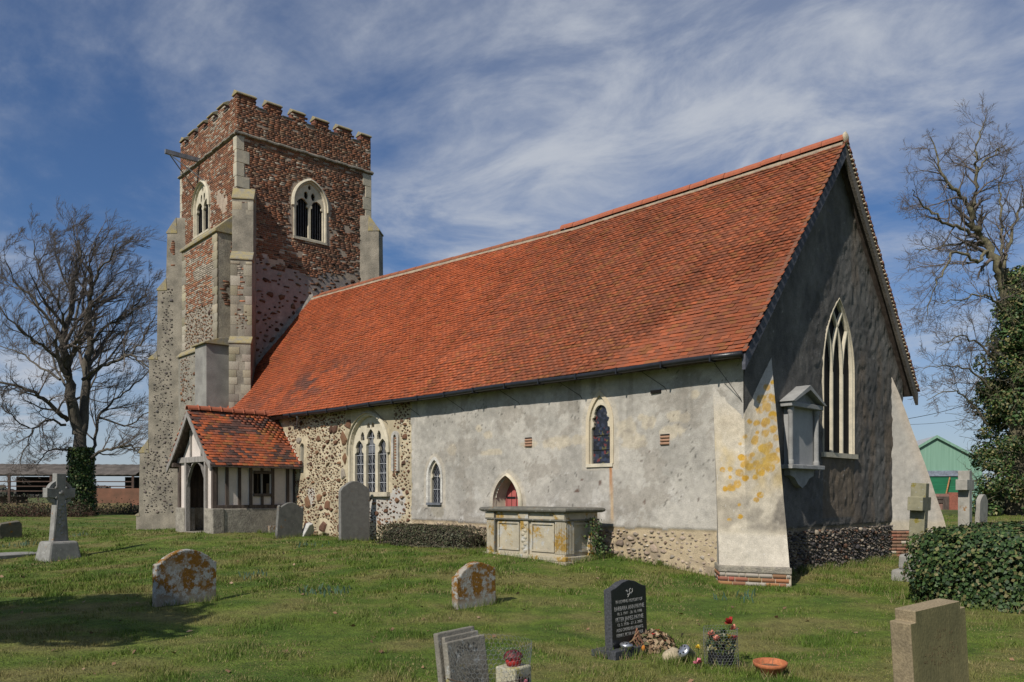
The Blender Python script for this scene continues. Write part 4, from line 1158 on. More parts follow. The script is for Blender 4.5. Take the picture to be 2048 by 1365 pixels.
# carstone lumps low on the east face
lum = pack(0.4, T_A, 5.0, 10.5, 1500, .05, .20, lambda u, z, r: rnd.random() < (1.0 if z < 9 else .45), 31, 1.5, 1.6)
field(lum, FTE, rub_cols(len(lum), 32, .55), .05, 'tower_lumps', M_RUB_F, tower, 33)
lum = [(u, z, r, asp * .5) for (u, z, r, asp) in pack(.5, T_A - .4, 10.6, 13.9, 260, .06, .2, lambda u, z, r: abs(u - TEW[0]) > .95 and rnd.random() < .28, 34, 2.5)]
field(lum, FTE, np.tile((.035, .025, .022), (len(lum), 1)), .04, 'tower_scars', M_RUB_F, tower, 35)
# corner quoins above the buttresses
for i, (z0, z1) in enumerate([(12.95, 13.35), (13.36, 13.85), (13.86, 14.32), (14.33, 14.82)]):
    b = MB(); tbox(b, -.022, .16 + .12 * (i % 2), -.022, .28 + .2 * ((i + 1) % 2), z0, z1); b.build('quoin', M_STONE, tower, bevel=.012)
    b = MB(); tbox(b, -.022, .2, T_A - .26 - .12 * (i % 2), T_A + .022, z0, z1); b.build('quoin', M_STONE, tower, bevel=.012)
for i in range(7):
    b = MB(); tbox(b, T_A - .16 - .08 * (i % 2), T_A + .02, -.022, .2, 12.4 + i * .35, 12.4 + i * .35 + .34); b.build('quoin', M_STONE, towers, bevel=.012)

# belfry windows
def belfry(fr, w, nm):
    c, a, si, sp, ap = w
    h = a / 2; lt = [(c - h + .005, h - .05), (c + h - .005, h - .05)]
    def lights(u, z):
        r = np.zeros(np.shape(u), bool)
        for cu, aa in lt:
            q = in_arch(u, z, cu, aa, si + .04, sp - .12, sp + .22)
            for s_ in (-1, 1): q &= ~(((u - cu - s_ * aa) ** 2 + (z - sp + .05) ** 2) < .07 ** 2)
            r |= q
        for s_ in (-1, 1):
            cu = c + s_ * .15
            r |= (((u - cu) / .085) ** 2 + ((z - sp - .36) / .15) ** 2 < 1)
        r |= (((u - c) / .06) ** 2 + ((z - ap + .16) / .09) ** 2 < 1)
        return r
    o = plate(fr, c - a, c + a, si, ap, .014, lambda u, z: in_arch(u, z, c, a, si, sp, ap) & ~lights(u, z), -.04, -.13, nm, M_STONE_L, church)
    ring(fr, c, a, si, sp, ap, .06, .035, .05, .03, 'window_surround', M_STONE_L, o)
    hood(fr, c, a + .10, sp, ap + .09, .07, .12, 'hood_mould', M_STONE_L, o, drop=.16)
    glass_poly(fr, c, a, si, sp, ap, -.20, 'dark_backing', M_DARK, o)
    for cu, aa in lt:
        for i in range(5):
            u = cu - aa + (i + .5) * 2 * aa / 5; b = MB()
            q = [fp(fr, u - .030, si + .02, -.13), fp(fr, u + .018, si + .02, -.16), fp(fr, u + .018, si + .02, -.175), fp(fr, u - .030, si + .02, -.145)]
            tz = float(arch_top(u - cu, aa, sp - .12, sp + .22)); b.raw(q + [Vector((p.x, p.y, tz)) for p in q], BOXF); b.build('louvre_slat', mat('louvre_oak', (.075, .075, .085), (.05, .05, .055)) if 'louvre_oak' not in bpy.data.materials else bpy.data.materials['louvre_oak'], o)
    b = MB(); q0, q1 = fp(fr, c - a - .1, 0, .05), fp(fr, c + a + .1, 0, -.2); 
    V_ = [fp(fr, c - a - .1, si - .10, .05), fp(fr, c + a + .1, si - .10, .05), fp(fr, c + a + .1, si - .10, -.22), fp(fr, c - a - .1, si - .10, -.22), fp(fr, c - a - .1, si - .02, .05), fp(fr, c + a + .1, si - .02, .05), fp(fr, c + a + .1, si + .05, -.22), fp(fr, c - a - .1, si + .05, -.22)]
    b.raw(V_, BOXF); b.build('window_sill', M_STONE, o)
    return o
belfry(FTE, TEW, 'belfry_window')['label'] = 'two-light belfry window with dark slats facing east'
belfry(FTS, TSW, 'belfry_window')['label'] = 'two-light belfry window above the stair turret'

M_ASH_O = mat('ashlar_block', src='oc', var=.22, scale=7, bump=.6, bscale=30, fine=.22)
def ash(): 
    k = rnd.uniform(.50, .95); return (.40 * k, .35 * k * rnd.uniform(.97, 1.03), .26 * k * rnd.uniform(.9, 1.1))
def blocks(fr, u0, u1, z0, z1, parent, proud=.012, full=True):
    z = z0; i = 0
    while z < z1 - .1:
        h = min(rnd.uniform(.24, .42), z1 - z); w = (u1 - u0); s_ = w * (rnd.uniform(.38, .5) if i % 2 else rnd.uniform(.26, .36))
        for (a_, b_) in ((u0, u0 + s_), (u1 - (w * .72 - s_), u1)):
            P0 = fp(fr, a_, z, proud - .05 + rnd.uniform(-.003, .003)); U_ = Vector((fr[1][0], fr[1][1], 0)); N_ = Vector((fr[2][0], fr[2][1], 0))
            place_piece('ashlar_block', brk_a, parent, P0, U_ * (b_ - a_ - .008), N_ * .05, Vector((0, 0, h - .010)), ash())
        z += h; i += 1
brk_a = mesh('ashlar_block', *boxes_arrays(np.zeros((1, 3)), np.array([[1., 0, 0]]), np.array([[0, 1., 0]]), np.array([[0, 0, 1.]])), M_ASH_O)
# stair turret on the south face
TU0, TU1, TD = .18, 3.62, .66
M_TUR = mat('turret_ashlar', (.31, .275, .215), (.21, .185, .15), scale=4, bump=.6, bscale=30, fine=.25)
b = MB()
def sbox(b, u0, u1, d0, d1, z0, z1):
    q = [T_SE + T_W * u - T_N * d for (u, d) in ((u0, d0), (u1, d0), (u1, d1), (u0, d1))]
    b.raw([(*p.xy, z0) for p in q] + [(*p.xy, z1) for p in q], BOXF)
sbox(b, TU0, TU1, -.05, TD, 7.2, 11.22)
tur = b.build('stair_turret', M_TUR, church, bevel=.02); tur['label'] = 'square stair turret with red brick panel between pale quoins'
b = MB(); fnS = lambda p, q, d: (*(T_SE + T_W * d - T_N * p).xy, q)
b.prism([(-.02, 11.2), (TD + .09, 11.2), (TD + .09, 11.30), (-.02, 12.0)], TU0 - .07, TU1 + .07, fnS); b.build('turret_roof', M_LICH, tur, bevel=.015)
b = MB(); sbox(b, TU0 - .05, TU1 + .08, -.05, TD + .13, .1, 7.08); b.build('turret_base', mat('turret_base_render', (.27, .245, .20), (.17, .158, .13), scale=3, bump=.7, bscale=25, fine=.25), tur, bevel=.02)
b = MB(); b.prism([(-.02, 7.04), (TD + .20, 7.04), (TD + .20, 7.10), (TD, 7.30), (-.02, 7.30)], TU0 - .1, TU1 + .12, fnS); b.build('turret_ledge', M_LICH, tur, bevel=.01)
FTU = (tuple(T_SE - T_N * TD), tuple(T_W), tuple(-T_N))
FTUB = (tuple(T_SE - T_N * (TD + .13)), tuple(T_W), tuple(-T_N))
qn = lambda z: np.floor(z / .62) % 2
brick_face(FTU, TU0, TU1, 8.55, 11.12, lambda u, z, rs: (u > TU0 + .28 + .14 * qn(z)) & (u < TU1 - .24 - .14 * (1 - qn(z))) & (z > 8.7 + (fbm(u * 2, z, s=3, o=2) - .5) * .5) & ~((np.abs(u - 2.35) < .05) & (z > 10.85)), 'turret_bricks', tur, 41, tone=1.55, pale=.22)  # turret brick coloured brighter on its sunny side
for i in range(12):                            # quoins of the turret
    z = 7.32 + i * .322
    for (a_, b_) in ((TU0 - .004, TU0 + (.40 if i % 2 else .26)), (TU1 - (.24 if i % 2 else .38), TU1 + .004)):
        place_piece('quoin', brk_a, tur, fp(FTU, a_, z, -.045 + rnd.uniform(0, .006)), T_W * (b_ - a_), -T_N * .06, Vector((0, 0, .312)), ash())
FTV = (tuple(T_SE + T_W * TU0), tuple(-T_N), tuple(-T_W))
brick_face(FTV, 0, TD, 8.6, 11.1, lambda u, z, rs: (u < TD - .18 - .14 * qn(z)) & (fbm(u * 2, z * 1.2, s=5, o=2) < .56), 'turret_bricks', tur, 42, tone=.95)  # same turret brick coloured darker on the side turned from the sun
lum = pack(TU0 + .35, TU1 - .3, 7.35, 8.75, 700, .04, .13, lambda u, z, r: True, 43, 1.15)
field(lum, FTU, rub_cols(len(lum), 44), .04, 'turret_lumps', M_RUB_F, tur, 45)
lum = pack(1.1, TU1 - .2, 5.2, 7.0, 420, .04, .12, lambda u, z, r: rnd.random() < sstep(2.0, 3.2, u) + .25, 46, 1.3)
field(lum, FTUB, rub_cols(len(lum), 47), .04, 'turret_lumps', M_RUB_F, tur, 48)
b = MB(); sbox(b, -.45, .60, .4, 1.30, .1, 7.0); gb = b.build('turret_pier', mat('grey_cement_render', (.27, .26, .235), (.19, .18, .165), scale=2.2, bump=.4, fine=.2), tur, bevel=.02)
b = MB(); b.prism([(.3, 7.0), (1.40, 7.0), (1.40, 7.05), (.75, 7.26), (.3, 7.3)], -.55, .70, fnS); b.build('turret_ledge', M_LICH, tur, bevel=.01)

# diagonal buttresses
def diag(corner, dv, lat, prof, hw, name, label, plinth=True):
    dv = Vector((*dv, 0)).normalized(); tp = Vector((-dv.y, dv.x, 0)); c0 = corner + tp * lat
    fn = lambda p, q, d: (*(c0 + dv * p + tp * d).xy, q)
    b = MB(); poly = [(-.6, .05), (prof[-1][0], .05)]
    for (d, ztop, slope) in reversed(prof): poly += [(d, ztop)]; poly += [(d - slope[0], ztop + slope[1])]
    poly.append((-.6, poly[-1][1]))
    b.prism(poly, -hw, hw, fn); o = b.build(name, mat('buttress_ashlar', (.27, .24, .19), (.155, .14, .112), scale=2.2, bump=.7, bscale=28, fine=.25) if 'buttress_ashlar' not in bpy.data.materials else bpy.data.materials['buttress_ashlar'], church, bevel=.015)
    o['label'] = label
    for (d, ztop, slope) in prof:               # weathered offsets
        b = MB(); b.prism([(d + .035, ztop - .04), (d + .035, ztop + .01), (d - slope[0] - .01, ztop + slope[1] + .025), (d - slope[0] - .05, ztop - .04)], -hw - .022, hw + .022, fn)
        b.build('weathering', M_LICH, o, bevel=.012)
    return o, c0, dv, tp
dSE = (-T_W - T_N).normalized(); dSW = (T_W - T_N).normalized(); dNE = (T_N - T_W).normalized()
SWc = T_SE + T_W * T_A; NEc = T_SE + T_N * T_A
PROF = [(.40, 12.40, (.36, .45)), (.80, 10.10, (.36, .34)), (1.15, 7.05, (.34, .26))]
bse, c0, dv, tp = diag(T_SE, (.83, -.56), .27, PROF, .37, 'tower_buttress', 'south-east tower buttress of pale ashlar with brick patches')
FBF = lambda d: (tuple(c0 + dv * d), tuple(tp), tuple(dv))
for d, z0, z1, u0, u1, sd in ((.80, 9.0, 9.35, -.12, .2, 11), (.80, 8.0, 8.3, -.2, .14, 12), (.40, 12.12, 12.32, -.22, .16, 1), (.40, 11.42, 11.75, -.2, .16, 2), (.40, 10.75, 11.1, -.18, .16, 3), (.80, 9.4, 9.9, -.2, .1, 5), (.80, 8.55, 8.95, -.22, .22, 6), (.40, 10.45, 10.62, -.1, .16, 9)):
    brick_face(FBF(d), u0, u1, z0, z1, lambda u, z, rs: rs.rand(len(u)) < .92, 'brick_patch', bse, 50 + sd, tone=1.6, proud=.008, pale=.15)
blocks(FBF(.40), -.37, .37, 10.5, 12.32, bse); blocks(FBF(.80), -.37, .37, 7.35, 10.0, bse); blocks(FBF(1.15), -.37, .37, 4.6, 6.95, bse)
lum = [(u, z, r, a_) for (u, z, r, a_) in pack(-.2, .2, 7.6, 8.3, 40, .04, .08, lambda u, z, r: True, 57)]
field(lum, FBF(.8), rub_cols(len(lum), 3), .03, 'buttress_lumps', M_RUB_F, bse, 58)
bsw, *_ = diag(SWc, dSW.xy, 0, [(.38, 12.5, (.38, .6)), (.79, 10.15, (.36, .45)), (1.15, 7.3, (.33, .30)), (1.55, 3.45, (.36, .5)), (1.70, .84, (.12, .08))], .40, 'tower_buttress', 'south-west tower buttress stepping out to a plinth')
c1, d1 = SWc, dSW; tps = Vector((-d1.y, d1.x, 0))
FSW = (tuple(c1 + tps * .40), tuple(d1), tuple(tps))
lum = pack(.15, 1.5, .95, 10.2, 1600, .03, .10, lambda u, z, r: u < (.72 if z > 7.5 else 1.08 if z > 3.6 else 1.48) - .12 and rnd.random() < .8, 61, 1.25)
field(lum, FSW, rub_cols(len(lum), 62, .7) * .40 + .075, .035, 'buttress_lumps', M_RUB_F, bsw, 63)
brick_face(FSW, .05, .33, 10.3, 12.2, lambda u, z, rs: (fbm(u * 3, z * 1.5, s=7, o=2) < .52), 'brick_patch', bsw, 64, tone=1.1)
diag(NEc, dNE.xy, 0, [(.42, 12.45, (.40, .6)), (.80, 10.10, (.36, .34)), (1.15, 7.05, (.34, .26))], .37, 'tower_buttress', 'north-east tower buttress standing out beyond the roof')
# cement weathering where the nave roof meets the tower
b = MB()
for i in range(30):
    s0, s1 = i / 30, (i + 1) / 30
    def q(s): y = 13.5 + (16.78 - 13.5) * s; return y, EAVE_Z + (y - EAVE_Y) * (float(ridge_z(-28.3)) - EAVE_Z) / (RIDGE_Y - EAVE_Y)
    (ya, za), (yb, zb) = q(s0), q(s1); xa = -28.45 + .0489 * (ya - 13.78); w = .012 * math.sin(i * 2.2)
    b.raw([(xa - .05, ya, za - .1), (xa + .17 + w, ya, za - .1), (xa + .17 + w, yb, zb - .1), (xa - .05, yb, zb - .1), (xa - .05, ya, za + .26 + w), (xa + .13 + w, ya, za + .06), (xa + .13 + w, yb, zb + .06), (xa - .05, yb, zb + .26 + w)], BOXF)
b.build('roof_fillet', mat('cement_fillet', (.24, .22, .19), (.14, .13, .12), scale=4, bump=.6), church)
# steel lifting beam high on the tower
p0 = tower_u(400, 322, FTS); 
b = MB(); base = fp(FTS, p0[0], p0[1], 0)
ub, zb_ = p0
def sp(u, d, z): return fp(FTS, u, z, d)
b.raw([sp(ub - .06, -.1, zb_ - .08), sp(ub - .06, 1.35, zb_ - .08), sp(ub + .06, 1.35, zb_ - .08), sp(ub + .06, -.1, zb_ - .08), sp(ub - .06, -.1, zb_ + .08), sp(ub - .06, 1.35, zb_ + .08), sp(ub + .06, 1.35, zb_ + .08), sp(ub + .06, -.1, zb_ + .08)], [(3, 2, 1, 0), (4, 5, 6, 7)] + [(1, 0, 4, 5), (2, 1, 5, 6), (3, 2, 6, 7), (0, 3, 7, 4)])
beam = b.build('lifting_beam', M_STEEL, church)
MB().tube([sp(ub, 1.2, zb_ - .05), sp(ub - .55, -.02, zb_ - 1.0)], .022, 6).build('beam_stay', M_STEEL, beam)
MB().tube([sp(ub, 1.2, zb_ - .05), sp(ub + .7, -.02, zb_ - .9)], .022, 6).build('beam_stay', M_STEEL, beam)

# ------------------------------------------------------------------ porch (timber framed, on the south side)
PX0, PX1, PY0 = -25.42, -22.95, 10.40
PRX, PRZ, PEZ = (PX0 + PX1) / 2 - .02, 4.24, 2.60
pg = gz(-24.2, 10.6)
M_PST = mat('porch_plinth_stone', (.30, .275, .225), (.20, .18, .15), scale=5, bump=.8, bscale=25, fine=.3)
b = MB()                                       # daub infill: east, west walls, gable
b.box((PX1 - .10, PY0 + .1, 1.25), (PX1 - .045, 11.66, 2.62)); b.box((PX1 - .10, 12.22, 1.25), (PX1 - .045, 13.12, 2.62)); b.box((PX1 - .10, 11.66, 1.25), (PX1 - .045, 12.22, 1.66)); b.box((PX1 - .10, 11.66, 2.36), (PX1 - .045, 12.22, 2.62))
b.box((PX0 + .045, PY0 + .1, 1.25), (PX0 + .10, 13.12, 2.62))
b.box((PX0 + .08, PY0 + .05, 1.25), (-24.80, PY0 + .10, 2.66)); b.box((-23.50, PY0 + .05, 1.25), (PX1 - .08, PY0 + .10, 2.66))
b.prism([(PX0 + .15, 2.70), (PX1 - .15, 2.70), (PRX, 4.02)], PY0 + .05, PY0 + .10, lambda a_, q, d: (a_, d, q))
pw = b.build('porch_wall', M_DAUB, church); pw['label'] = 'limewashed panels between dark oak studs'
b = MB(); b.box((PX1 - .16, PY0 + .05, -.1), (PX1 + .06, 12.45, 1.28)); b.build('dwarf_wall', M_PST, pw, bevel=.03)
b = MB(); b.box((PX1 - .5, PY0 - .06, -.1), (PX1 + .09, PY0 + .3, 1.29)); b.build('dwarf_wall', M_PST, pw, bevel=.03)
b = MB(); b.box((PX0 - .08, PY0 - .06, -.1), (PX0 + .56, PY0 + .3, 1.29)); b.build('dwarf_wall', M_PST, pw, bevel=.03)
MB().box((PX0 - .06, PY0 + .31, -.1), (PX0 + .16, 13.05, 1.28)).build('dwarf_wall', M_PST, pw)
MB().box((-24.85, PY0 - .05, -.1), (-23.45, 13.0, pg + .03)).build('threshold', M_PST, pw)
def beam_(name, p, q, w, h, m, parent, up=(0, 0, 1)):
    p, q = Vector(p), Vector(q); t = (q - p).normalized(); a_ = t.cross(Vector(up)); a_ = a_.normalized() if a_.length > .01 else Vector((1, 0, 0)); c_ = a_.cross(t)
    b = MB(); V_ = []
    for e in (p, q):
        for (i, j) in ((-1, -1), (1, -1), (1, 1), (-1, 1)): V_.append(e + a_ * (i * w / 2) + c_ * (j * h / 2))
    b.raw(V_, BOXF); return b.build(name, m, parent, bevel=.008)
for px, w in ((433, .10), (455, .09), (480, .09), (502.5, .11), (546.5, .10), (576, .11)):
    y = on_x(px, 970, PX1).y
    beam_('stud', (PX1 - .055, y, 1.30), (PX1 - .055, y, 2.56), w, .095, M_WOOD_D, pw)
beam_('stud', (PX1 - .055, 13.02, 1.30), (PX1 - .055, 13.02, 2.56), .09, .095, M_WOOD_D, pw)
beam_('sill_beam', (PX1 - .045, PY0 + .12, 1.33), (PX1 - .045, 13.05, 1.33), .13, .11, M_WOOD_D, pw)
beam_('wall_plate', (PX1 - .045, PY0 - .2, 2.60), (PX1 - .045, 13.05, 2.60), .13, .13, M_WOOD_D, pw)
beam_('wall_plate', (PX0 + .045, PY0 - .2, 2.60), (PX0 + .045, 13.05, 2.60), .13, .13, M_WOOD_D, pw)
for z in (1.68, 2.36): beam_('window_rail', (PX1 - .05, 11.66, z), (PX1 - .05, 12.24, z), .11, .085, M_WOOD_D, pw)
beam_('window_mullion', (PX1 - .06, 11.94, 1.72), (PX1 - .06, 11.94, 2.32), .05, .05, M_WOOD_G, pw)
for z0, z1 in ((1.38, 1.64), (2.40, 2.54)): beam_('stud', (PX1 - .05, 11.94, z0), (PX1 - .05, 11.94, z1), .09, .085, M_WOOD_D, pw)
# front frame
for x in (PX0 + .05, PX1 - .05): beam_('corner_post', (x, PY0 + .05, 1.29), (x, PY0 + .05, 2.66), .13, .13, M_WOOD_D, pw)
for x in (-24.84, -23.46): beam_('door_post', (x, PY0 + .04, .4), (x, PY0 + .04, 2.66), .12, .14, M_WOOD_G, pw)
beam_('tie_beam', (PX0 - .02, PY0 + .04, 2.74), (PX1 + .02, PY0 + .04, 2.74), .15, .17, M_WOOD_G, pw)
for x0, s_ in ((-24.79, 1), (-23.51, -1)):     # curved braces making the arch
    b = MB(); n = 8; o_, i_ = [], []
    for k in range(n + 1):
        t_ = k / n; x = x0 + s_ * .62 * (1 - math.cos(t_ * math.pi / 2)); z = 1.75 + .90 * math.sin(t_ * math.pi / 2); i_.append((x, z))
        o_.append((x0 - s_ * .01 + s_ * .60 * max(0, t_ - .25) / .75 * .9, 1.75 + min(1, t_ * 1.25) * .91))
    for k in range(n):
        b.prism([i_[k], i_[k + 1], o_[k + 1], o_[k]], PY0 + .0, PY0 + .09, lambda a_, q, d: (a_, d, q))
    b.build('arch_brace', M_WOOD_G, pw)
for x in (PRX - .34, PRX + .42): beam_('gable_stud', (x, PY0 + .045, 2.82), (x, PY0 + .045, 4.0 - abs(x - PRX) * 1.05), .06, .1, M_WOOD_G, pw)
MB().box((PX0 + .105, PY0 + .3, 1.0), (PX0 + .135, 12.95, 2.55)).build('shade_lining', M_WOOD_D, pw)  # added dark lining that deepens the shade inside the porch
# inner door widened to a dark back panel so the porch interior reads shaded
MB().box((PX0 + .18, WALL_S - .12, .35), (PX1 - .18, WALL_S - .075, 3.1)).build('door_shade_panel', mat('shade_dark_door', (.032, .023, .017), (.02, .015, .012)), pw)
MB().box((-24.65, WALL_S - .15, 1.55), (-23.75, WALL_S - .121, 2.05)).build('notice_board', mat('pale_board', (.33, .25, .17)), pw)
# porch roof
b = MB(); E0, E1 = PX0 - .30, PX1 + .34
b.prism([(E0 + .04, PEZ - .02), (PRX, PRZ - .05), (E1 - .04, PEZ - .02), (E1 - .12, PEZ - .10), (PRX, PRZ - .16), (E0 + .12, PEZ - .10)], PY0 - .22, 13.05, lambda a_, q, d: (a_, d, q))
pr = b.build('porch_roof', M_WOOD_D, church); pr['label'] = 'small gabled porch roof of bright and sooty red tiles'
PROW = 22
for side, ex in ((1, E1), (-1, E0)):
    ty, tr_ = tile_pattern(PY0 - .25, 13.06, PROW, .165, 71 + side)
    bell = .0
    ff = lambda y: np.stack([np.full_like(y, ex), y, np.full_like(y, PEZ - .05)], 1)
    hh_ = lambda y: np.stack([np.full_like(y, PRX), y, np.full_like(y, PRZ + .01)], 1)
    P, A, B, C, _ = tiles(ty, tr_, PROW, .165, ff, hh_, 73, sag=.025)
    rs = np.random.RandomState(9)
    pal = np.array([(.34, .090, .034), (.28, .076, .034), (.20, .068, .040), (.10, .052, .040), (.065, .042, .036), (.24, .10, .036)])
    soot = fbm(ty * 1.1, tr_ * .22, s=77, o=3)
    k = np.where(soot + rs.normal(0, .08, len(ty)) > .60, rs.choice([3, 4, 2], len(ty)), rs.choice([0, 0, 1, 2, 5], len(ty)))
    cc = pal[k] * rs.uniform(.8, 1.2, (len(ty), 1))
    if side > 0:
        dd = (P[:, 0] ** 2 + P[:, 1] ** 2); order = np.argsort(dd)
        for i in order[:300]:
            a_, b_ = Vector(A[i]), Vector(B[i]); b_ = b_ - a_ * (a_.dot(b_) / a_.dot(a_)); c_ = a_.cross(b_).normalized() * .018
            place_piece('roof_tile', unit, pr, P[i], a_, b_, -c_ if c_.z > 0 else c_, cc[i])
        keep = order[300:]
    else: keep = np.arange(len(ty))
    V, Fq = boxes_arrays(P[keep], A[keep], B[keep], C[keep] * 1.2)
    add('roof_tile_field', V, Fq, M_TILE_F, pr, np.repeat(cc[keep], 8, 0), kind='stuff')
prid = half_round(.36, .12, .02)
for i in range(8):
    o = link('ridge_tile', prid, pr, (PRX, PY0 - .24 + i * .355, PRZ + .0 + rnd.uniform(-.006, .006)), (rnd.uniform(-.02, .02), rnd.uniform(-.015, .015), math.pi / 2))
    MB().tube([(PRX - .125, PY0 - .24 + (i + 1) * .355 - .03, PRZ - .02), (PRX - .09, PY0 - .24 + (i + 1) * .355 - .03, PRZ + .095), (PRX, PY0 - .24 + (i + 1) * .355 - .03, PRZ + .135), (PRX + .09, PY0 - .24 + (i + 1) * .355 - .03, PRZ + .095), (PRX + .125, PY0 - .24 + (i + 1) * .355 - .03, PRZ - .02)], .022, 5).build('ridge_roll', M_RIDGE, pr)
for side, ex in ((1, E1), (-1, E0)):           # curved bargeboards
    b = MB(); n = 10; pts = []
    for k in range(n + 1):
        t_ = k / n; x = ex + (PRX - ex) * t_; z = PEZ - .04 + (PRZ - PEZ) * t_ - .10 * math.sin(t_ * math.pi) * 0.6
        pts.append((x, z))
    for k in range(n):
        (xa, za), (xb, zb) = pts[k], pts[k + 1]
        b.prism([(xa, za - .20), (xb, zb - .20), (xb, zb - .0), (xa, za - .0)], PY0 - .25, PY0 - .21, lambda a_, q, d: (a_, d, q))
    b.build('bargeboard', M_WOOD_G, pr)
bm = MB()
for i in range(7):                             # pale fillet tiles where the porch roof meets the wall
    t_ = i / 7; x = E1 + (PRX - E1) * (t_ * .55); z = PEZ - .02 + (PRZ - PEZ) * (t_ * .55) + .05
    o = MB().box((x - .10, WALL_S - .10, z), (x - .005, WALL_S - .02, z + .10)).build('fillet_tile', M_RIDGE, pr)
bm.box((PRX + .7, WALL_S - .06, 3.3), (PRX + .72, WALL_S - .05, 3.32)); 
MB().tube([(E1 - .02, WALL_S - .06, PEZ + .07), (E1 + (PRX - E1) * .6, WALL_S - .06, PEZ + .07 + (PRZ - PEZ) * .6)], .03, 6).build('mortar_fillet', M_MORTAR, pr)
beam_('porch_gutter', (E1 - .0, PY0 - .2, PEZ - .1), (E1 - .0, 13.05, PEZ - .1), .05, .05, M_WOOD_D, pr)

# ------------------------------------------------------------------ wall monument on the east gable
mc = 15.06
mon = thing('wall_monument', 'grey stone wall monument with pediment and side columns beside the tall east window', 'monument', (WALL_E, mc, 1.84))
M_MON = mat('monument_stone', (.29, .288, .275), (.21, .208, .20), scale=4, bump=.25, fine=.12)
MB().box((-.05, -.50, .42), (.10, .50, 1.52)).build('panel', mat('monument_tablet', (.34, .338, .325), (.28, .278, .27), scale=3, bump=.1, fine=.08), mon)
for s_ in (-1, 1):
    MB().lathe([(.06, 0), (.06, .05), (.048, .09), (.046, .95), (.06, 1.0), (.065, 1.08)], 12, (.15, s_ * .53, .43)).build('column', M_MON, mon, smooth=False)
MB().box((-.05, -.68, .34), (.26, .68, .42)).build('shelf', mat('pale_shelf', (.36, .355, .34)), mon, bevel=.012)
b = MB(); b.prism([(-.5, .34), (-.48, .22), (-.3, .17), (-.16, .05), (0, -.02), (.16, .05), (.3, .17), (.48, .22), (.5, .34)], -.05, .12, lambda a_, q, d: (d, a_, q)); b.build('apron', M_MON, mon)
MB().box((-.05, -.66, 1.51), (.24, .66, 1.60)).build('cornice', M_MON, mon, bevel=.01)
b = MB()
for s_ in (-1, 1): b.prism([(s_ * .70, 1.60), (s_ * .60, 1.60), (0, 1.86), (0, 1.95)], -.05, .29, lambda a_, q, d: (d, a_, q))
b.build('pediment', M_MON, mon); b = MB(); b.prism([(-.6, 1.60), (.6, 1.60), (0, 1.86)], -.05, .14, lambda a_, q, d: (d, a_, q)); b.build('tympanum', M_MON, mon)

# ------------------------------------------------------------------ ground
def axis(lo, hi, fine0, fine1, step):
    a_ = np.arange(fine0, fine1 + 1e-6, step); k = 1.35; L, R = [], []
    s, x = step, fine0
    while x > lo: s *= k; x -= s; L.append(max(x, lo))
    s, x = step, fine1
    while x < hi: s *= k; x += s; R.append(min(x, hi))
    return np.concatenate([L[::-1], a_, R])
gx, gy = axis(-3500, 3500, -48, 14, .28), axis(-3500, 3500, -10, 42, .28)
GX, GY = np.meshgrid(gx, gy); GZ = ground(GX, GY)
V = np.stack([GX, GY, GZ], -1).reshape(-1, 3); idx = np.arange(len(V)).reshape(GX.shape)
Fq = np.stack([idx[:-1, :-1], idx[:-1, 1:], idx[1:, 1:], idx[1:, :-1]], -1).reshape(-1, 4)
def turf(x, y):
    n = fbm(x * .35, y * .35, s=201, o=4); n2 = fbm(x * 1.6, y * 1.6, s=202, o=4)
    c = lerp3((.076, .116, .013), (.102, .130, .022), n)
    c = lerp3(c, (.145, .126, .045), sstep(.46, .68, n2) * .8)
    c = lerp3(c, (.046, .084, .010), sstep(.50, .30, n2) * .8)
    return c
gc = turf(V[:, 0], V[:, 1])
far = sstep(48, 75, np.hypot(V[:, 0] + 15, V[:, 1] - 12)); gc = lerp3(gc, (.10, .095, .045), far * fbm(V[:, 0] * .01, V[:, 1] * .01, s=5, o=3))
M_GROUND = mat('turf_ground', src='vc', var=.35, scale=5, bump=.9, bscale=35, fine=.45, rough=1, bdist=.03)
g = add('ground', V, Fq, M_GROUND, None, gc, True); g['kind'] = 'structure'

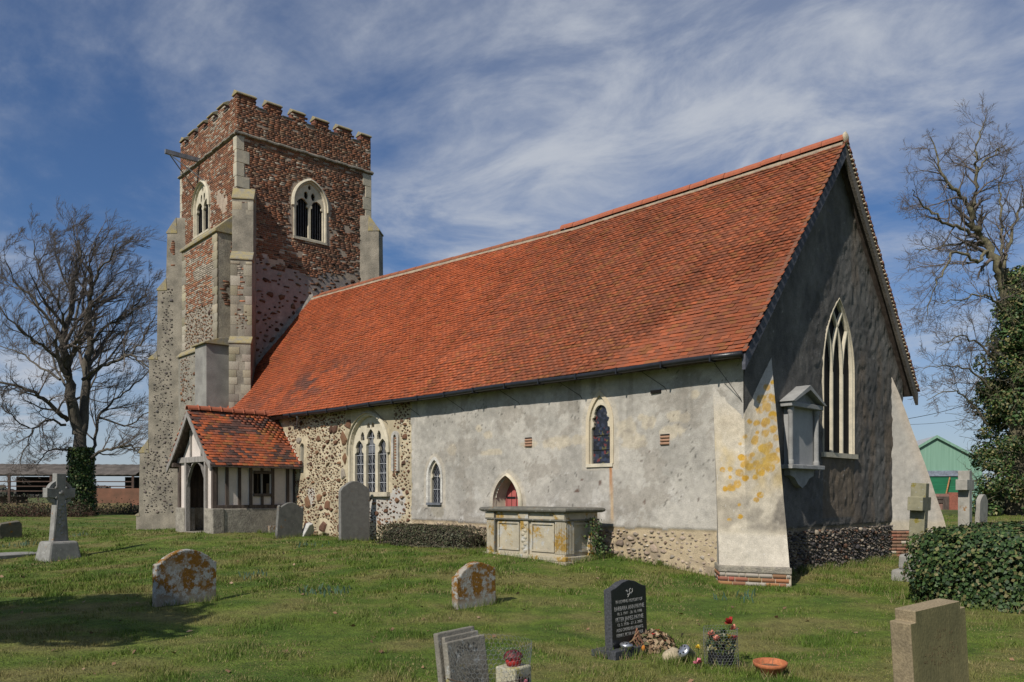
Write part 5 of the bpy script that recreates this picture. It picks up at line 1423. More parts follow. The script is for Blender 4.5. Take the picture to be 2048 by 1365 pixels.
# grass blades
rs = np.random.RandomState(77)
def scatter_grass(n, z0, z1, spread, hgt, wid):
    t = rs.rand(n); Zd = 1 / (1 / z0 + t * (1 / z1 - 1 / z0)); lat = (rs.rand(n) * 2 - 1) * spread * Zd
    x = AX[0] * Zd + RT[0] * lat; y = AX[1] * Zd + RT[1] * lat
    inside = ((x > -28.4) & (x < -7.45) & (y > 13.05) & (y < 20.5)) | ((x > -25.5) & (x < -22.9) & (y > 10.4) & (y < 13.2)) | ((x > -12.8) & (x < -10.3) & (y > 11.5) & (y < 12.7)) | ((x > -8) & (x < -6.4) & (y > 12.85) & (y < 13.8)) | ((x > -34.4) & (x < -28.2) & (y > 12.6) & (y < 20))
    x, y, Zd = x[~inside], y[~inside], Zd[~inside]; n = len(x)
    z = ground(x, y)
    tuft = fbm(x * 2.3, y * 2.3, s=211, o=3); dead = fbm(x * 1.1, y * 1.1, s=212, o=3)
    h = hgt(Zd) * (.35 + 1.5 * sstep(.4, .75, tuft)) * rs.uniform(.5, 1.3, n); w = wid(Zd) * rs.uniform(.7, 1.3, n)
    an = rs.rand(n) * 2 * np.pi; dx, dy = np.cos(an) * w, np.sin(an) * w
    la = rs.rand(n) * 2 * np.pi; lx, ly = np.cos(la) * h * rs.uniform(.1, .9, n), np.sin(la) * h * rs.uniform(.1, .9, n)
    V = np.stack([np.stack([x - dx, y - dy, z - .004], 1), np.stack([x + dx, y + dy, z - .004], 1), np.stack([x + lx, y + ly, z + h], 1)], 1).reshape(-1, 3)
    c = turf(x, y) * rs.uniform(.7, 1.5, (n, 1)) * 1.05
    dd = rs.rand(n) < .10 + .45 * sstep(.52, .72, dead); c[dd] = np.array((.215, .18, .08)) * rs.uniform(.7, 1.3, (dd.sum(), 1))
    lush = sstep(.58, .75, tuft)[:, None]; c = c * (1 - .5 * lush) + np.array((.060, .115, .013)) * .5 * lush
    return V, np.repeat(c, 3, 0)
Va, Ca = scatter_grass(430000, 3.4, 13, .85, lambda Z: .034 + 0 * Z, lambda Z: .0022 + .00022 * Z)
Vb, Cb = scatter_grass(330000, 13, 42, .78, lambda Z: .042 + 0 * Z, lambda Z: .0030 + .00035 * Z)
V = np.concatenate([Va, Vb]); Cc = np.concatenate([Ca, Cb])
M_GRASS = leafmat('grass_blades', rough=.7, spec=.2)
gr = add('grass', V, np.arange(len(V)).reshape(-1, 3), M_GRASS, None, Cc)
tag(gr, 'short uneven churchyard turf with dead brown patches', 'grass', kind='stuff')

# ------------------------------------------------------------------ leaves, twigs, branches
def leaf_quads(P, N, size, rs, fold=.25, aspect=.8):
    n = len(P)
    t = rs.normal(size=(n, 3)); t -= N * (t * N).sum(1, keepdims=True); t /= np.linalg.norm(t, axis=1, keepdims=True) + 1e-9
    bb = np.cross(N, t); s = size[:, None]
    V = np.stack([P - t * s * .5, P + bb * s * .5 * aspect + N * s * fold * .3, P + t * s * .6 - N * s * fold * .4, P - bb * s * .5 * aspect + N * s * fold * .3], 1)
    return V.reshape(-1, 3), np.arange(4 * n).reshape(-1, 4)
def rand_dirs(n, rs):
    v = rs.normal(size=(n, 3)); return v / np.linalg.norm(v, axis=1, keepdims=True)
M_IVY = leafmat('ivy_leaves', rough=.55, spec=.28)
M_SHRUB = leafmat('shrub_leaves', rough=.6, spec=.3)
M_TWIG = mat('dry_stems', (.20, .155, .11), (.12, .095, .07), bump=.2)
M_BARK = mat('bark', (.105, .092, .072), (.055, .048, .040), rough=.95, scale=5, bump=1.0, bscale=14, stretch=(1, 1, .35), fine=.3)
M_BARK_T = mat('bark_twigs', (.15, .125, .11), (.11, .092, .082), rough=.9, bump=0, fine=.1)
M_BARK_M = mat('mossy_bark', (.16, .145, .085), (.095, .082, .058), rough=.95, scale=4, bump=.8, bscale=16, fine=.3)
def ivy_col(n, rs, bright=1.0, olive=.12):
    pal = np.array([(.020, .042, .012), (.030, .058, .016), (.045, .075, .020), (.075, .095, .026), (.016, .032, .012), (.11, .10, .04)])
    p = np.array([.28, .26, .18, .08, .14, olive]); p /= p.sum()
    return pal[rs.choice(6, n, p=p)] * rs.uniform(.75, 1.3, (n, 1)) * bright
def tubes(name, lines, m, parent, ksel=lambda r: 3 if r < .03 else (5 if r < .12 else 9)):
    Vs, Fs, base = [], [], 0
    for pts, rads in lines:
        k = ksel(max(rads)); pts = np.asarray(pts, float); n = len(pts); rads = np.asarray(rads)
        t = np.gradient(pts, axis=0); t /= np.linalg.norm(t, axis=1, keepdims=True) + 1e-9
        up = np.tile((0., 0, 1), (n, 1)); up[np.abs(t[:, 2]) > .93] = (1, 0, 0)
        a_ = np.cross(t, up); a_ /= np.linalg.norm(a_, axis=1, keepdims=True) + 1e-9; c_ = np.cross(t, a_)
        an = np.arange(k) * 2 * np.pi / k
        ringv = pts[:, None] + (a_[:, None] * np.cos(an)[None, :, None] + c_[:, None] * np.sin(an)[None, :, None]) * rads[:, None, None]
        Vs.append(ringv.reshape(-1, 3))
        i, j = np.meshgrid(np.arange(n - 1), np.arange(k), indexing='ij'); j2 = (j + 1) % k
        Fs.append((base + np.stack([i * k + j, i * k + j2, (i + 1) * k + j2, (i + 1) * k + j], -1)).reshape(-1, 4)); base += n * k
    return add(name, np.concatenate(Vs), np.concatenate(Fs), m, parent, None, True)
WIND = np.zeros(3)
def branch(p, d, L, r, lvl, rs, out_, tropism, wob, kids, keep_end=.25):
    n = 5 if lvl < 2 else 4
    pts, rad = [np.array(p, float)], [r]; d = np.array(d, float) / np.linalg.norm(d); seg = L / n
    for i in range(n):
        d = d + rs.normal(0, wob, 3) + np.array((0, 0, tropism)) + WIND; d /= np.linalg.norm(d)
        pts.append(pts[-1] + d * seg); rad.append(max(r * (1 - (i + 1) / n * (1 - keep_end)), .0055 if p[1] ** 2 + p[0] ** 2 > 900 else .0025))
    out_.append((np.array(pts), np.array(rad)))
    if lvl >= len(kids): return
    spawn(pts, rad, L, lvl, rs, out_, tropism, wob, kids)
def spawn(pts, rad, L, lvl, rs, out_, tropism, wob, kids, start=.2):
    k, fr, ang = kids[lvl]; n = len(pts) - 1
    for j in range(k):
        t = start + (1 - start) * (j + rs.rand() * .9) / k; f = min(t * n, n - 1e-3); i = int(f); f -= i
        q = pts[i] * (1 - f) + pts[i + 1] * f; dr = pts[i + 1] - pts[i]; dr = dr / np.linalg.norm(dr)
        s = rs.normal(size=3); s -= dr * s.dot(dr); s /= np.linalg.norm(s)
        an = rs.normal(ang, .2); nd = dr * math.cos(an) + s * math.sin(an)
        rr = (rad[i] * (1 - f) + rad[i + 1] * f)
        branch(q, nd, L * fr * rs.uniform(.6, 1.2) * (1 - .35 * t), max(rr * .55, .006), lvl + 1, rs, out_, tropism, wob, kids)
def smooth_line(pts, rads, k=4):
    pts = np.array(pts, float); n = len(pts); o, r = [], []
    for i in range(n - 1):
        p0, p1, p2, p3 = pts[max(i - 1, 0)], pts[i], pts[i + 1], pts[min(i + 2, n - 1)]
        for j in range(k):
            t = j / k; o.append(.5 * ((2 * p1) + (-p0 + p2) * t + (2 * p0 - 5 * p1 + 4 * p2 - p3) * t * t + (-p0 + 3 * p1 - 3 * p2 + p3) * t ** 3)); r.append(rads[i] * (1 - t) + rads[i + 1] * t)
    o.append(pts[-1]); r.append(rads[-1]); return np.array(o), np.array(r)

# --- big bare tree beyond the tower --------------------------------------------
TZ = 46.0
rs = np.random.RandomState(31)
def tp_(px, py, dz=0): return np.array(at_depth(px, py, TZ + dz))
base = tp_(166, 1030); base[2] = gz(base[0], base[1]) - .1
tree = thing('bare_tree', 'large bare tree with ivy on its trunk standing beyond the tower', 'tree', tuple(base), world_coords=True)
k_ = TZ / F_PX
lim = [  # (pixel polyline, depth offset, start radius px, end radius px)
    ([(166, 1034), (164, 960), (160, 890), (158, 850)], [0, 0, 0, 0], 24, 9),
    ([(157, 870), (142, 790), (130, 712), (130, 668), (146, 610), (153, 545), (160, 478)], [0, -.5, -1, -1, -.6, -.4, 0], 14, 1.5),
    ([(162, 870), (170, 790), (178, 715), (178, 650), (180, 575), (184, 520), (196, 472)], [0, .5, 1, 1, 1.2, 1, .8], 12, 1.3),
    ([(137, 842), (105, 815), (68, 786), (30, 772), (-25, 755)], [0, -1, -2, -2.5, -3], 9, 3),
    ([(132, 735), (95, 700), (55, 672), (20, 640), (-15, 600)], [-1, -2, -3, -3.6, -4], 7, 1.5),
    ([(130, 690), (85, 625), (60, 590), (25, 560), (8, 510)], [-1, -1, -1, -1.4, -2], 7, 1.2),
    ([(132, 668), (118, 615), (90, 560), (72, 520), (66, 478)], [-1, -2, -2, -2, -2], 6, 1.0),
    ([(146, 612), (128, 560), (112, 510), (106, 470)], [-.6, -.2, .4, .8], 5, 1.0),
    ([(178, 690), (212, 655), (252, 630), (282, 600), (300, 560)], [1, 1.5, 1.5, 1, .5], 6, 1.1),
    ([(178, 650), (196, 600), (222, 560), (262, 535)], [1, 1.6, 2, 2.4], 5, 1.0),
    ([(165, 760), (205, 735), (240, 718), (262, 712), (290, 730), (330, 742)], [0, -.5, -1, -1.4, -1.5, -1.5], 7, 2.2),
    ([(262, 712), (285, 680), (305, 640), (322, 600)], [-1.4, -1, -1, -.6], 4, 1.0),
    ([(176, 910), (190, 880), (198, 835), (230, 800), (270, 770), (322, 720)], [.3, 1, 1.5, 2, 2.4, 2.5], 7, 1.5),
    ([(176, 920), (205, 902), (240, 893), (268, 893), (310, 905)], [0, -.7, -1.2, -1.8, -2.3], 6, 2.0),
    ([(140, 900), (110, 900), (85, 912), (74, 930)], [0, -1, -1.8, -2.2], 4, 1.2),
    ([(132, 850), (98, 842), (70, 857), (52, 890), (40, 930)], [0, -1, -2, -2.4, -2.8], 5, 1.2),
    ([(60, 857), (20, 830), (-10, 800)], [-2, -2.8, -3.2], 3, 1.0),
    ([(150, 800), (185, 770), (205, 700), (225, 650)], [.5, 2, 3, 3.5], 5, 1.0),
    ([(140, 790), (112, 740), (92, 660), (50, 560)], [0, 2, 3, 3.4], 6, 1.0),
    ([(150, 640), (165, 580), (172, 520), (140, 470)], [0, 1, 2, 2], 5, 1.0), ([(178, 600), (200, 540), (228, 500), (246, 480)], [1, 0, -1, -1.6], 5, 1.0),
    ([(180, 760), (230, 700), (262, 650), (268, 590)], [0, 2, 3, 3], 5, 1.0), ([(120, 760), (70, 730), (30, 700), (-20, 690)], [0, 2, 3, 3.6], 5, 1.0), ([(200, 835), (250, 850), (290, 830), (325, 800)], [1, 0, -1, -2], 4, 1.0)]
lines, big = [], []
WIND = np.array((RT[0], RT[1], 0)) * .12
for pl_, dz, r0, r1 in lim:
    P3 = [tp_(p[0], p[1], d) for p, d in zip(pl_, dz)]
    rr = np.linspace(r0, r1, len(P3)) * k_ * (.9 if r0 > 20 else .85 if len(big) < 3 else .55)
    P3, rr = smooth_line(P3, rr, 4); P3 = P3 + rs.normal(0, .05, P3.shape) * (np.arange(len(P3)) > 0)[:, None]
    big.append((P3, rr))
    if r0 < 20:
        L = np.linalg.norm(np.diff(P3, axis=0), axis=1).sum()
        spawn(P3, rr, L * .8 + 1.2, 0, rs, lines, .10, .16, [(15, .40, .72), (10, .48, .62), (8, .58, .52)], start=.16)
WIND = np.zeros(3)
trunk = tubes('trunk', big, M_BARK, tree); tubes('twigs', lines, M_BARK_T, tree)
rs = np.random.RandomState(5); n = 9000
t = rs.rand(n); ang = rs.rand(n) * 2 * np.pi; hh = t * 3.9
rad = .42 + .22 * fbm(ang * 1.3, hh * .9, s=9, o=3) + rs.rand(n) ** 2 * .28 - .10 * t
Nn = np.stack([np.cos(ang), np.sin(ang), rs.normal(0, .3, n)], 1); Nn = Nn + rs.normal(0, .5, Nn.shape); Nn /= np.linalg.norm(Nn, axis=1, keepdims=True)
P_ = np.stack([base[0] + np.cos(ang) * rad, base[1] + np.sin(ang) * rad, base[2] + hh], 1) + (tp_(160, 890) - base) * (t * .9)[:, None] * np.array((1, 1, 0))
V, Fq = leaf_quads(P_, Nn, rs.uniform(.09, .16, n), rs)
add('ivy', V, Fq, M_IVY, tree, np.repeat(ivy_col(n, rs, 1.25), 4, 0), kind='stuff')

# --- ivy-clad tree on the right ---------------------------------------------------
TZ = 40.0
rs = np.random.RandomState(41)
base = tp_(2030, 1030); base[2] = gz(base[0], base[1]) - .1
tree2 = thing('ivy_tree', 'bare tree whose trunk is buried in a thick tower of ivy', 'tree', tuple(base), world_coords=True)
k_ = TZ / F_PX
lim = [
    ([(2032, 1035), (2035, 900), (2040, 760), (2030, 640), (2005, 545)], [0, 0, 0, 0, 0], 20, 15),
    ([(2010, 560), (1985, 510), (1962, 475), (1945, 445), (1940, 415)], [0, 0, 0, -.3, -.4], 12, 8),
    ([(1940, 418), (1950, 385), (1954, 340), (1950, 310), (1962, 265), (1972, 232)], [-.4, -.4, -.6, -.8, -.6, -.3], 6, 1.0),
    ([(1940, 412), (1912, 385), (1895, 362), (1880, 340), (1872, 300), (1862, 272)], [-.4, -1, -1.2, -1.2, -1, -1], 6, 1.0),
    ([(1950, 470), (1910, 452), (1880, 440), (1862, 420), (1838, 402), (1822, 380)], [0, -.6, -1, -1.2, -1.6, -2], 5, 1.0),
    ([(1965, 490), (1935, 485), (1900, 490), (1862, 500), (1830, 500)], [0, .6, 1, 1.6, 2], 4, .9),
    ([(1975, 500), (1955, 525), (1930, 510), (1905, 505), (1890, 540), (1865, 580), (1850, 640)], [0, -1, -1.6, -2, -2.3, -2.5, -2.7], 5, .8),
    ([(2006, 545), (2004, 490), (2002, 420), (1998, 370), (2015, 330)], [0, .3, 1, 1.4, 1.8], 5, 1.0),
    ([(2006, 550), (2014, 500), (2030, 440), (2050, 400), (2075, 360)], [0, .2, .6, 1, 1.4], 6, 1.2),
    ([(1955, 345), (1975, 320), (1998, 300), (2010, 290)], [-.6, 0, .4, .8], 3, .8),
    ([(2005, 620), (1985, 600), (1962, 590), (1925, 598), (1880, 608)], [-.5, -1, -1.5, -2, -2.6], 4, .9),
    ([(1990, 720), (1960, 690), (1920, 672), (1880, 690)], [-.5, -1, -1.8, -2.4], 3.5, .8),
    ([(1985, 780), (1945, 745), (1905, 730), (1850, 735)], [-.6, -1, -2, -2.6], 3.5, .8),
    ([(1975, 850), (1935, 800), (1900, 780), (1855, 800)], [-.6, -1, -1.6, -2], 3, .8)]
lines, big = [], []
for i_l, (pl_, dz, r0, r1) in enumerate(lim):
    P3 = [tp_(p[0], p[1], d) for p, d in zip(pl_, dz)]; rr = np.linspace(r0, r1, len(P3)) * k_ * (1 if i_l == 0 else .75)
    P3, rr = smooth_line(P3, rr, 4); P3 = P3 + rs.normal(0, .05, P3.shape); big.append((P3, rr))
    if i_l > 0:
        L = np.linalg.norm(np.diff(P3, axis=0), axis=1).sum()
        spawn(P3, rr, L * .7 + 1.0, 0, rs, lines, .03, .20, [(13, .45, .85), (9, .5, .7), (6, .55, .6)], start=.1)
tubes('trunk', big, M_BARK_M, tree2); tubes('twigs', lines, M_BARK_T, tree2)
# the ivy: clumps round the trunk, wide at the foot
prof_z = np.array([0, .8, 2.5, 4.5, 6.5, 8.5, 10.5, 12.3]); prof_r = np.array([2.6, 3.0, 2.7, 2.5, 2.2, 1.8, 1.3, .5])
cl = []
for i in range(260):
    z = rs.uniform(.2, 11.8); r = np.interp(z, prof_z, prof_r) * rs.uniform(.55, 1.0); an = rs.rand() * 2 * np.pi
    ctr = np.array((base[0] + .9 - .02 * z, base[1] + .3, base[2])); cl.append((ctr + np.array((math.cos(an) * r, math.sin(an) * r, z)), rs.uniform(.35, .75)))
Ps, Ns = [], []
for q, r in cl:
    m_ = int(200 * (r / .5) ** 2); dd = rand_dirs(m_, rs); Ps.append(q + dd * r * rs.uniform(.75, 1.1, (m_, 1)) * np.array((1, 1, .8))); Ns.append(dd + np.array((0, 0, .4)))
P_ = np.concatenate(Ps); Nn = np.concatenate(Ns) + rs.normal(0, .45, P_.shape); Nn /= np.linalg.norm(Nn, axis=1, keepdims=True)
P_[:, 2] = np.maximum(P_[:, 2], base[2] + .05)
V, Fq = leaf_quads(P_, Nn, rs.uniform(.09, .17, len(P_)), rs)
add('ivy', V, Fq, M_IVY, tree2, np.repeat(ivy_col(len(P_), rs, 1.5, .3), 4, 0), kind='stuff')
lines = []
for i in range(420):
    z = rs.uniform(1, 11.5); r = np.interp(z, prof_z, prof_r) * rs.uniform(.8, 1.12); an = rs.rand() * 2 * np.pi
    p = np.array((base[0] + .9 + math.cos(an) * r, base[1] + .3 + math.sin(an) * r, base[2] + z)); branch(p, (math.cos(an) * .6, math.sin(an) * .6, rs.uniform(-.2, 1)), rs.uniform(.6, 1.6), .018, 1, rs, lines, -.05, .3, [(0, 0, 0), (3, .6, .7)])
tubes('ivy_stems', lines, M_BARK_M, tree2)

# --- evergreen outside the frame whose shade lies across the left lawn -----------------
q = on_ground(95, 1238); tx_, ty_ = q.x + 1.1, q.y - 5.4
ev = thing('yew_tree', 'dark evergreen tree shading the lawn beside the celtic cross', 'tree', (tx_, ty_, gz(tx_, ty_)))
MB().tube([(0, 0, -.1), (.05, 0, 2.2), (0, .1, 4.5)], [.25, .2, .08], 8).build('trunk', M_BARK, ev)
Ps, Ns = [], []
for i in range(70):
    c_ = rand_dirs(1, rs)[0] * np.array((2.1, 1.3, 1.5)) * rs.uniform(.3, 1) + np.array((0, 0, 4.6)); dd = rand_dirs(130, rs); Ps.append(c_ + dd * .5); Ns.append(dd)
P_ = np.concatenate(Ps); V, Fq = leaf_quads(P_, np.concatenate(Ns), rs.uniform(.15, .25, len(P_)), rs)
add('crown', V, Fq, M_IVY, ev, np.repeat(ivy_col(len(P_), rs), 4, 0), kind='stuff')

# --- ivy hedge on the right and the clipped shrub by the wall ------------------------
def leafy_block(name, label, cat, x0, x1, y0, y1, h, n, size, colf, m, rs, ncore=.86, stems=0, group=None, lumps=.12, seed=1):
    cx_, cy_ = (x0 + x1) / 2, (y0 + y1) / 2; g0 = gz(cx_, y0)
    t_ = thing(name, label, cat, (cx_, cy_, g0), group=group)
    a_, b_ = (x1 - x0) / 2, (y1 - y0) / 2
    d = rand_dirs(n * 2, rs); d[:, 2] = np.abs(d[:, 2])
    p4 = 6.0
    k = (np.abs(d[:, 0] / a_) ** p4 + np.abs(d[:, 1] / b_) ** p4 + np.abs(d[:, 2] / h) ** p4) ** (-1 / p4)
    P_ = d * k[:, None]
    area = k ** 2; keep = rs.rand(len(P_)) < area / np.percentile(area, 92); P_, d = P_[keep][:n], d[keep][:n]
    lump = 1 + (fbm(P_[:, 0] * 2.2 + 9, P_[:, 1] * 2.2 + 9, P_[:, 2] * 2.2 + 9, s=seed, o=3) - .5) * 2 * lumps
    P_ = P_ * lump[:, None] * rs.uniform(.90, 1.03, (len(P_), 1))
    gzv = ground(P_[:, 0] + cx_, P_[:, 1] + cy_) - g0; P_[:, 2] = np.maximum(P_[:, 2], gzv + .03)
    Nn = np.stack([(P_[:, 0] / a_) ** 3, (P_[:, 1] / b_) ** 3, (P_[:, 2] / h) ** 3 + .25], 1); Nn += rs.normal(0, .42, Nn.shape); Nn /= np.linalg.norm(Nn, axis=1, keepdims=True)
    V, Fq = leaf_quads(P_, Nn, size * rs.uniform(.6, 1.25, len(P_)), rs, aspect=.95)
    add('foliage', V, Fq, m, t_, np.repeat(colf(len(P_)), 4, 0), kind='stuff')
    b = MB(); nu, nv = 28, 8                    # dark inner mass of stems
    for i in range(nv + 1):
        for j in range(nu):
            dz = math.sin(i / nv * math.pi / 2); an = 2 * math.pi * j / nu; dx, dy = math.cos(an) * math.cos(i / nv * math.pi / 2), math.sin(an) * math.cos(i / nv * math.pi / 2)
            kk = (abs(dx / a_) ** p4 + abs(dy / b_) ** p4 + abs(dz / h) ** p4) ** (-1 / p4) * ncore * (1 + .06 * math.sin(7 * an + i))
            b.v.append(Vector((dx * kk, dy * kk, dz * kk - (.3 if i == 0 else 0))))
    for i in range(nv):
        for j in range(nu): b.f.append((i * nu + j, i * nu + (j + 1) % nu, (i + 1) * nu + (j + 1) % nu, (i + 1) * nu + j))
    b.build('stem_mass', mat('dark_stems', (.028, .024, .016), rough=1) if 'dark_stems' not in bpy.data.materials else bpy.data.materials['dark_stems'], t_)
    if stems:
        lines = []
        sel = rs.choice(len(P_), stems)
        for i in sel: branch(P_[i] * .97, rs.normal(size=3) * np.array((1, .6, .8)), rs.uniform(.12, .4), rs.uniform(.003, .006), 1, rs, lines, .0, .35, [(0, 0, 0)])
        tubes('stems', lines, M_TWIG, t_)['kind'] = 'stuff'
    return t_
rs = np.random.RandomState(51)
leafy_block('ivy_hedge', 'broad low hedge smothered in dark glossy ivy', 'hedge', -4.86, -.9, 12.95, 16.9, 1.16, 60000, .058, lambda n: ivy_col(n, rs, 1.15, .16), M_IVY, rs, stems=520, lumps=.10)
s0, s1 = on_y(768, 1075, 12.35), on_y(965, 1090, 12.3)
def shrub_col(n):
    pal = np.array([(.050, .052, .026), (.075, .062, .036), (.035, .042, .018), (.10, .075, .05), (.062, .07, .03)])
    return pal[rs.choice(5, n, p=[.3, .2, .25, .1, .15])] * rs.uniform(.7, 1.3, (n, 1))
leafy_block('clipped_shrub', 'low clipped brown-green shrub along the foot of the rendered wall', 'shrub', s0.x, s1.x - .1, 11.85, 12.85, .52, 15000, .036, shrub_col, M_SHRUB, rs, stems=260, lumps=.08, seed=4)

# ------------------------------------------------------------------ gravestones
def lichen_mat(name, base, base2, orange=.5, white=.5, scale=7., orange_col=(.30, .135, .018), white_col=(.40, .40, .37), low=None):
    m, n, bs = _nodes(name); L = n.links.new
    t = n.nodes.new('ShaderNodeTexCoord'); 
    def noise(s, det=6, rough=.65, seed=0):
        mp = n.nodes.new('ShaderNodeMapping'); mp.inputs['Location'].default_value = (seed, seed * 1.7, seed * .3); L(t.outputs['Object'], mp.inputs[0])
        q = n.nodes.new('ShaderNodeTexNoise'); q.inputs['Scale'].default_value = s; q.inputs['Detail'].default_value = det; q.inputs['Roughness'].default_value = rough; L(mp.outputs[0], q.inputs['Vector']); return q.outputs['Fac']
    def ramp(f, a, b):
        r = n.nodes.new('ShaderNodeMapRange'); r.inputs['From Min'].default_value = a; r.inputs['From Max'].default_value = b; L(f, r.inputs['Value']); return r.outputs[0]
    def mixc_(f, c1, c2):
        q = n.nodes.new('ShaderNodeMixRGB'); L(f, q.inputs[0])
        for i, c in ((1, c1), (2, c2)):
            if isinstance(c, tuple): q.inputs[i].default_value = (*c, 1)
            else: L(c, q.inputs[i])
        return q.outputs[0]
    c = mixc_(ramp(noise(scale * .7, seed=1), .35, .65), base2, base)
    fo = ramp(noise(scale * .55, 8, .7, 4), .66 - orange * .34, .70 - orange * .30)
    oc = mixc_(ramp(noise(scale * 5, 4, .6, 6), .3, .7), tuple(q * .55 for q in orange_col), orange_col)
    if low is not None:
        sp_ = n.nodes.new('ShaderNodeSeparateXYZ'); L(t.outputs['Object'], sp_.inputs[0]); hz = ramp(sp_.outputs['Z'], low, low + .12)
        mu = n.nodes.new('ShaderNodeMath'); mu.operation = 'MULTIPLY'; L(fo, mu.inputs[0]); L(hz, mu.inputs[1]); fo = mu.outputs[0]
    c = mixc_(fo, c, oc)
    fw = ramp(noise(scale * 1.1, 9, .72, 9), .70 - white * .30, .74 - white * .28)
    wc_ = mixc_(ramp(noise(scale * 8, 4, .6, 2), .3, .7), tuple(q * .6 for q in white_col), white_col)
    c = mixc_(fw, c, wc_)
    L(c, bs.inputs['Base Color']); bs.inputs['Roughness'].default_value = .95; bs.inputs['Specular IOR Level'].default_value = .15
    bp = n.nodes.new('ShaderNodeBump'); bp.inputs['Strength'].default_value = .7; bp.inputs['Distance'].default_value = .012; L(noise(scale * 7, 5, .6, 3), bp.inputs['Height']); L(bp.outputs[0], bs.inputs['Normal'])
    return m
def headstone(name, label, prof, th, m, loc, rot=(0, 0, 0), cat='gravestone', group=None, bevel=.015):
    """face to the east; prof: (y, z) outline from the south foot round to the north foot"""
    t_ = thing(name, label, cat, loc, rot, group)
    b = MB(); b.prism(prof[::-1], -th / 2, th / 2, lambda a_, q, d: (d, a_, q)); o = b.build('slab', m, t_, bevel=bevel); return t_
def arc(y0, z0, y1, z1, bulge, n=7):
    """points from (y0,z0) to (y1,z1) bowed upward by bulge"""
    return [(y0 + (y1 - y0) * i / n, z0 + (z1 - z0) * i / n + bulge * 4 * (i / n) * (1 - i / n)) for i in range(n + 1)]
lichA = lichen_mat('orange_lichen_stone', (.30, .26, .20), (.22, .19, .15), .74, .66, 7.5, low=.10, orange_col=(.24, .115, .022))
lichB = lichen_mat('orange_white_lichen_stone', (.33, .30, .25), (.25, .22, .18), .72, .60, 7.5, low=.08, orange_col=(.25, .12, .022))
greyS = lichen_mat('grey_slate_stone', (.165, .16, .145), (.11, .108, .10), .12, .22, 9)
p = on_ground(371, 1207)
headstone('gravestone', 'broad round-topped gravestone caked in rust-orange lichen', [(-.48, -.25), (-.48, .60), (-.42, .62), (-.38, .66)] + arc(-.32, .70, .30, .70, .10) + [(.36, .66), (.40, .61), (.46, .60), (.46, -.25)], .12, lichA, (p.x, p.y, p.z), (0, .03, .10))
p = on_ground(948, 1213)
headstone('gravestone', 'small leaning gravestone with orange lichen and a grey-green crusted top', [(-.36, -.25), (-.36, .47), (-.30, .49), (-.24, .56)] + arc(-.16, .60, .18, .62, .05) + [(.25, .60), (.30, .57), (.37, .55), (.37, -.25)], .14, lichB, (p.x, p.y, p.z), (.05, .04, -.06))
p = on_ground(709, 1082)
headstone('gravestone', 'tall grey round-topped gravestone against the flint wall', [(-.46, -.3), (-.46, 1.33), (-.38, 1.44)] + arc(-.32, 1.47, .32, 1.47, .13) + [(.38, 1.44), (.46, 1.33), (.46, -.3)], .12, lichen_mat('tall_grey_stone', (.20, .195, .18), (.145, .14, .13), .05, .15, 14), (p.x, p.y, p.z), (0, -.01, 0))
p = on_ground(577, 1075)
headstone('gravestone', 'dark scroll-shouldered gravestone leaning beside the porch', [(-.40, -.3), (-.40, .86), (-.36, .90), (-.33, .84)] + arc(-.24, .90, .24, .90, .09) + [(.33, .84), (.36, .90), (.40, .86), (.40, -.3)], .12, greyS, (p.x, p.y, p.z), (-.06, .03, .02))
p = on_ground(556, 1068)
headstone('footstone', 'small pale footstone half hidden behind the scroll-shouldered gravestone', [(-.14, -.2), (-.14, .24), (.14, .22), (.14, -.2)], .10, lichB, (p.x - .3, p.y, p.z), (.04, 0, 0))
p = on_ground(612, 1072)
t_ = thing('stone_fragment', 'tilted white broken slab leaning on the flint wall', 'stone', (p.x, p.y, p.z), (.0, .3, .2))
b = MB(); b.prism([(-.22, -.05), (.10, -.06), (.20, .18), (.08, .40), (-.05, .36)], -.08, .10, lambda a_, q, d: (d, a_, q)); b.build('slab', mat('white_stone', (.50, .49, .46), (.38, .37, .35), scale=6), t_, bevel=.02)

# black granite memorial
p = on_ground(1254, 1306)
M_GRAN = mat('polished_black_granite', (.014, .015, .017), (.009, .010, .011), rough=.35, scale=40, bump=.0, fine=.3, spec=.45)
M_GRAN_R = mat('sawn_black_granite', (.060, .062, .068), (.04, .042, .046), rough=.8, scale=40, bump=.2, fine=.4)
M_INS = mat('silver_inscription', (.42, .41, .38), rough=.7, bump=0, fine=.1)
bk = thing('memorial_stone', 'black granite memorial with silver lettering and a rose emblem on a low base', 'gravestone', (p.x, p.y, p.z), (0, -.035, .03))
b = MB(); prof = [(-.33, .08), (-.33, .73)] + arc(-.33, .735, .33, .735, .06, 10)[1:-1] + [(.33, .73), (.33, .08)]
zt = [(-.33, .08), (-.33, .725), (-.24, .745), (-.12, .795), (0, .815), (.12, .795), (.24, .745), (.33, .725), (.33, .08)]
b.prism(zt[::-1], -.05, .05, lambda a_, q, d: (d, a_, q)); slab = b.build('slab', M_GRAN_R, bk, bevel=.004)
b = MB(); pf = [(y * .985, .085 + (z - .08) * .985) for y, z in zt]; b.v = [Vector((.0515, y, z)) for y, z in pf]; b.f = [tuple(range(len(pf)))]; b.build('polished_face', M_GRAN, bk)
MB().box((-.16, -.44, -.12), (.17, .44, .085)).build('base', M_GRAN_R, bk, bevel=.008)
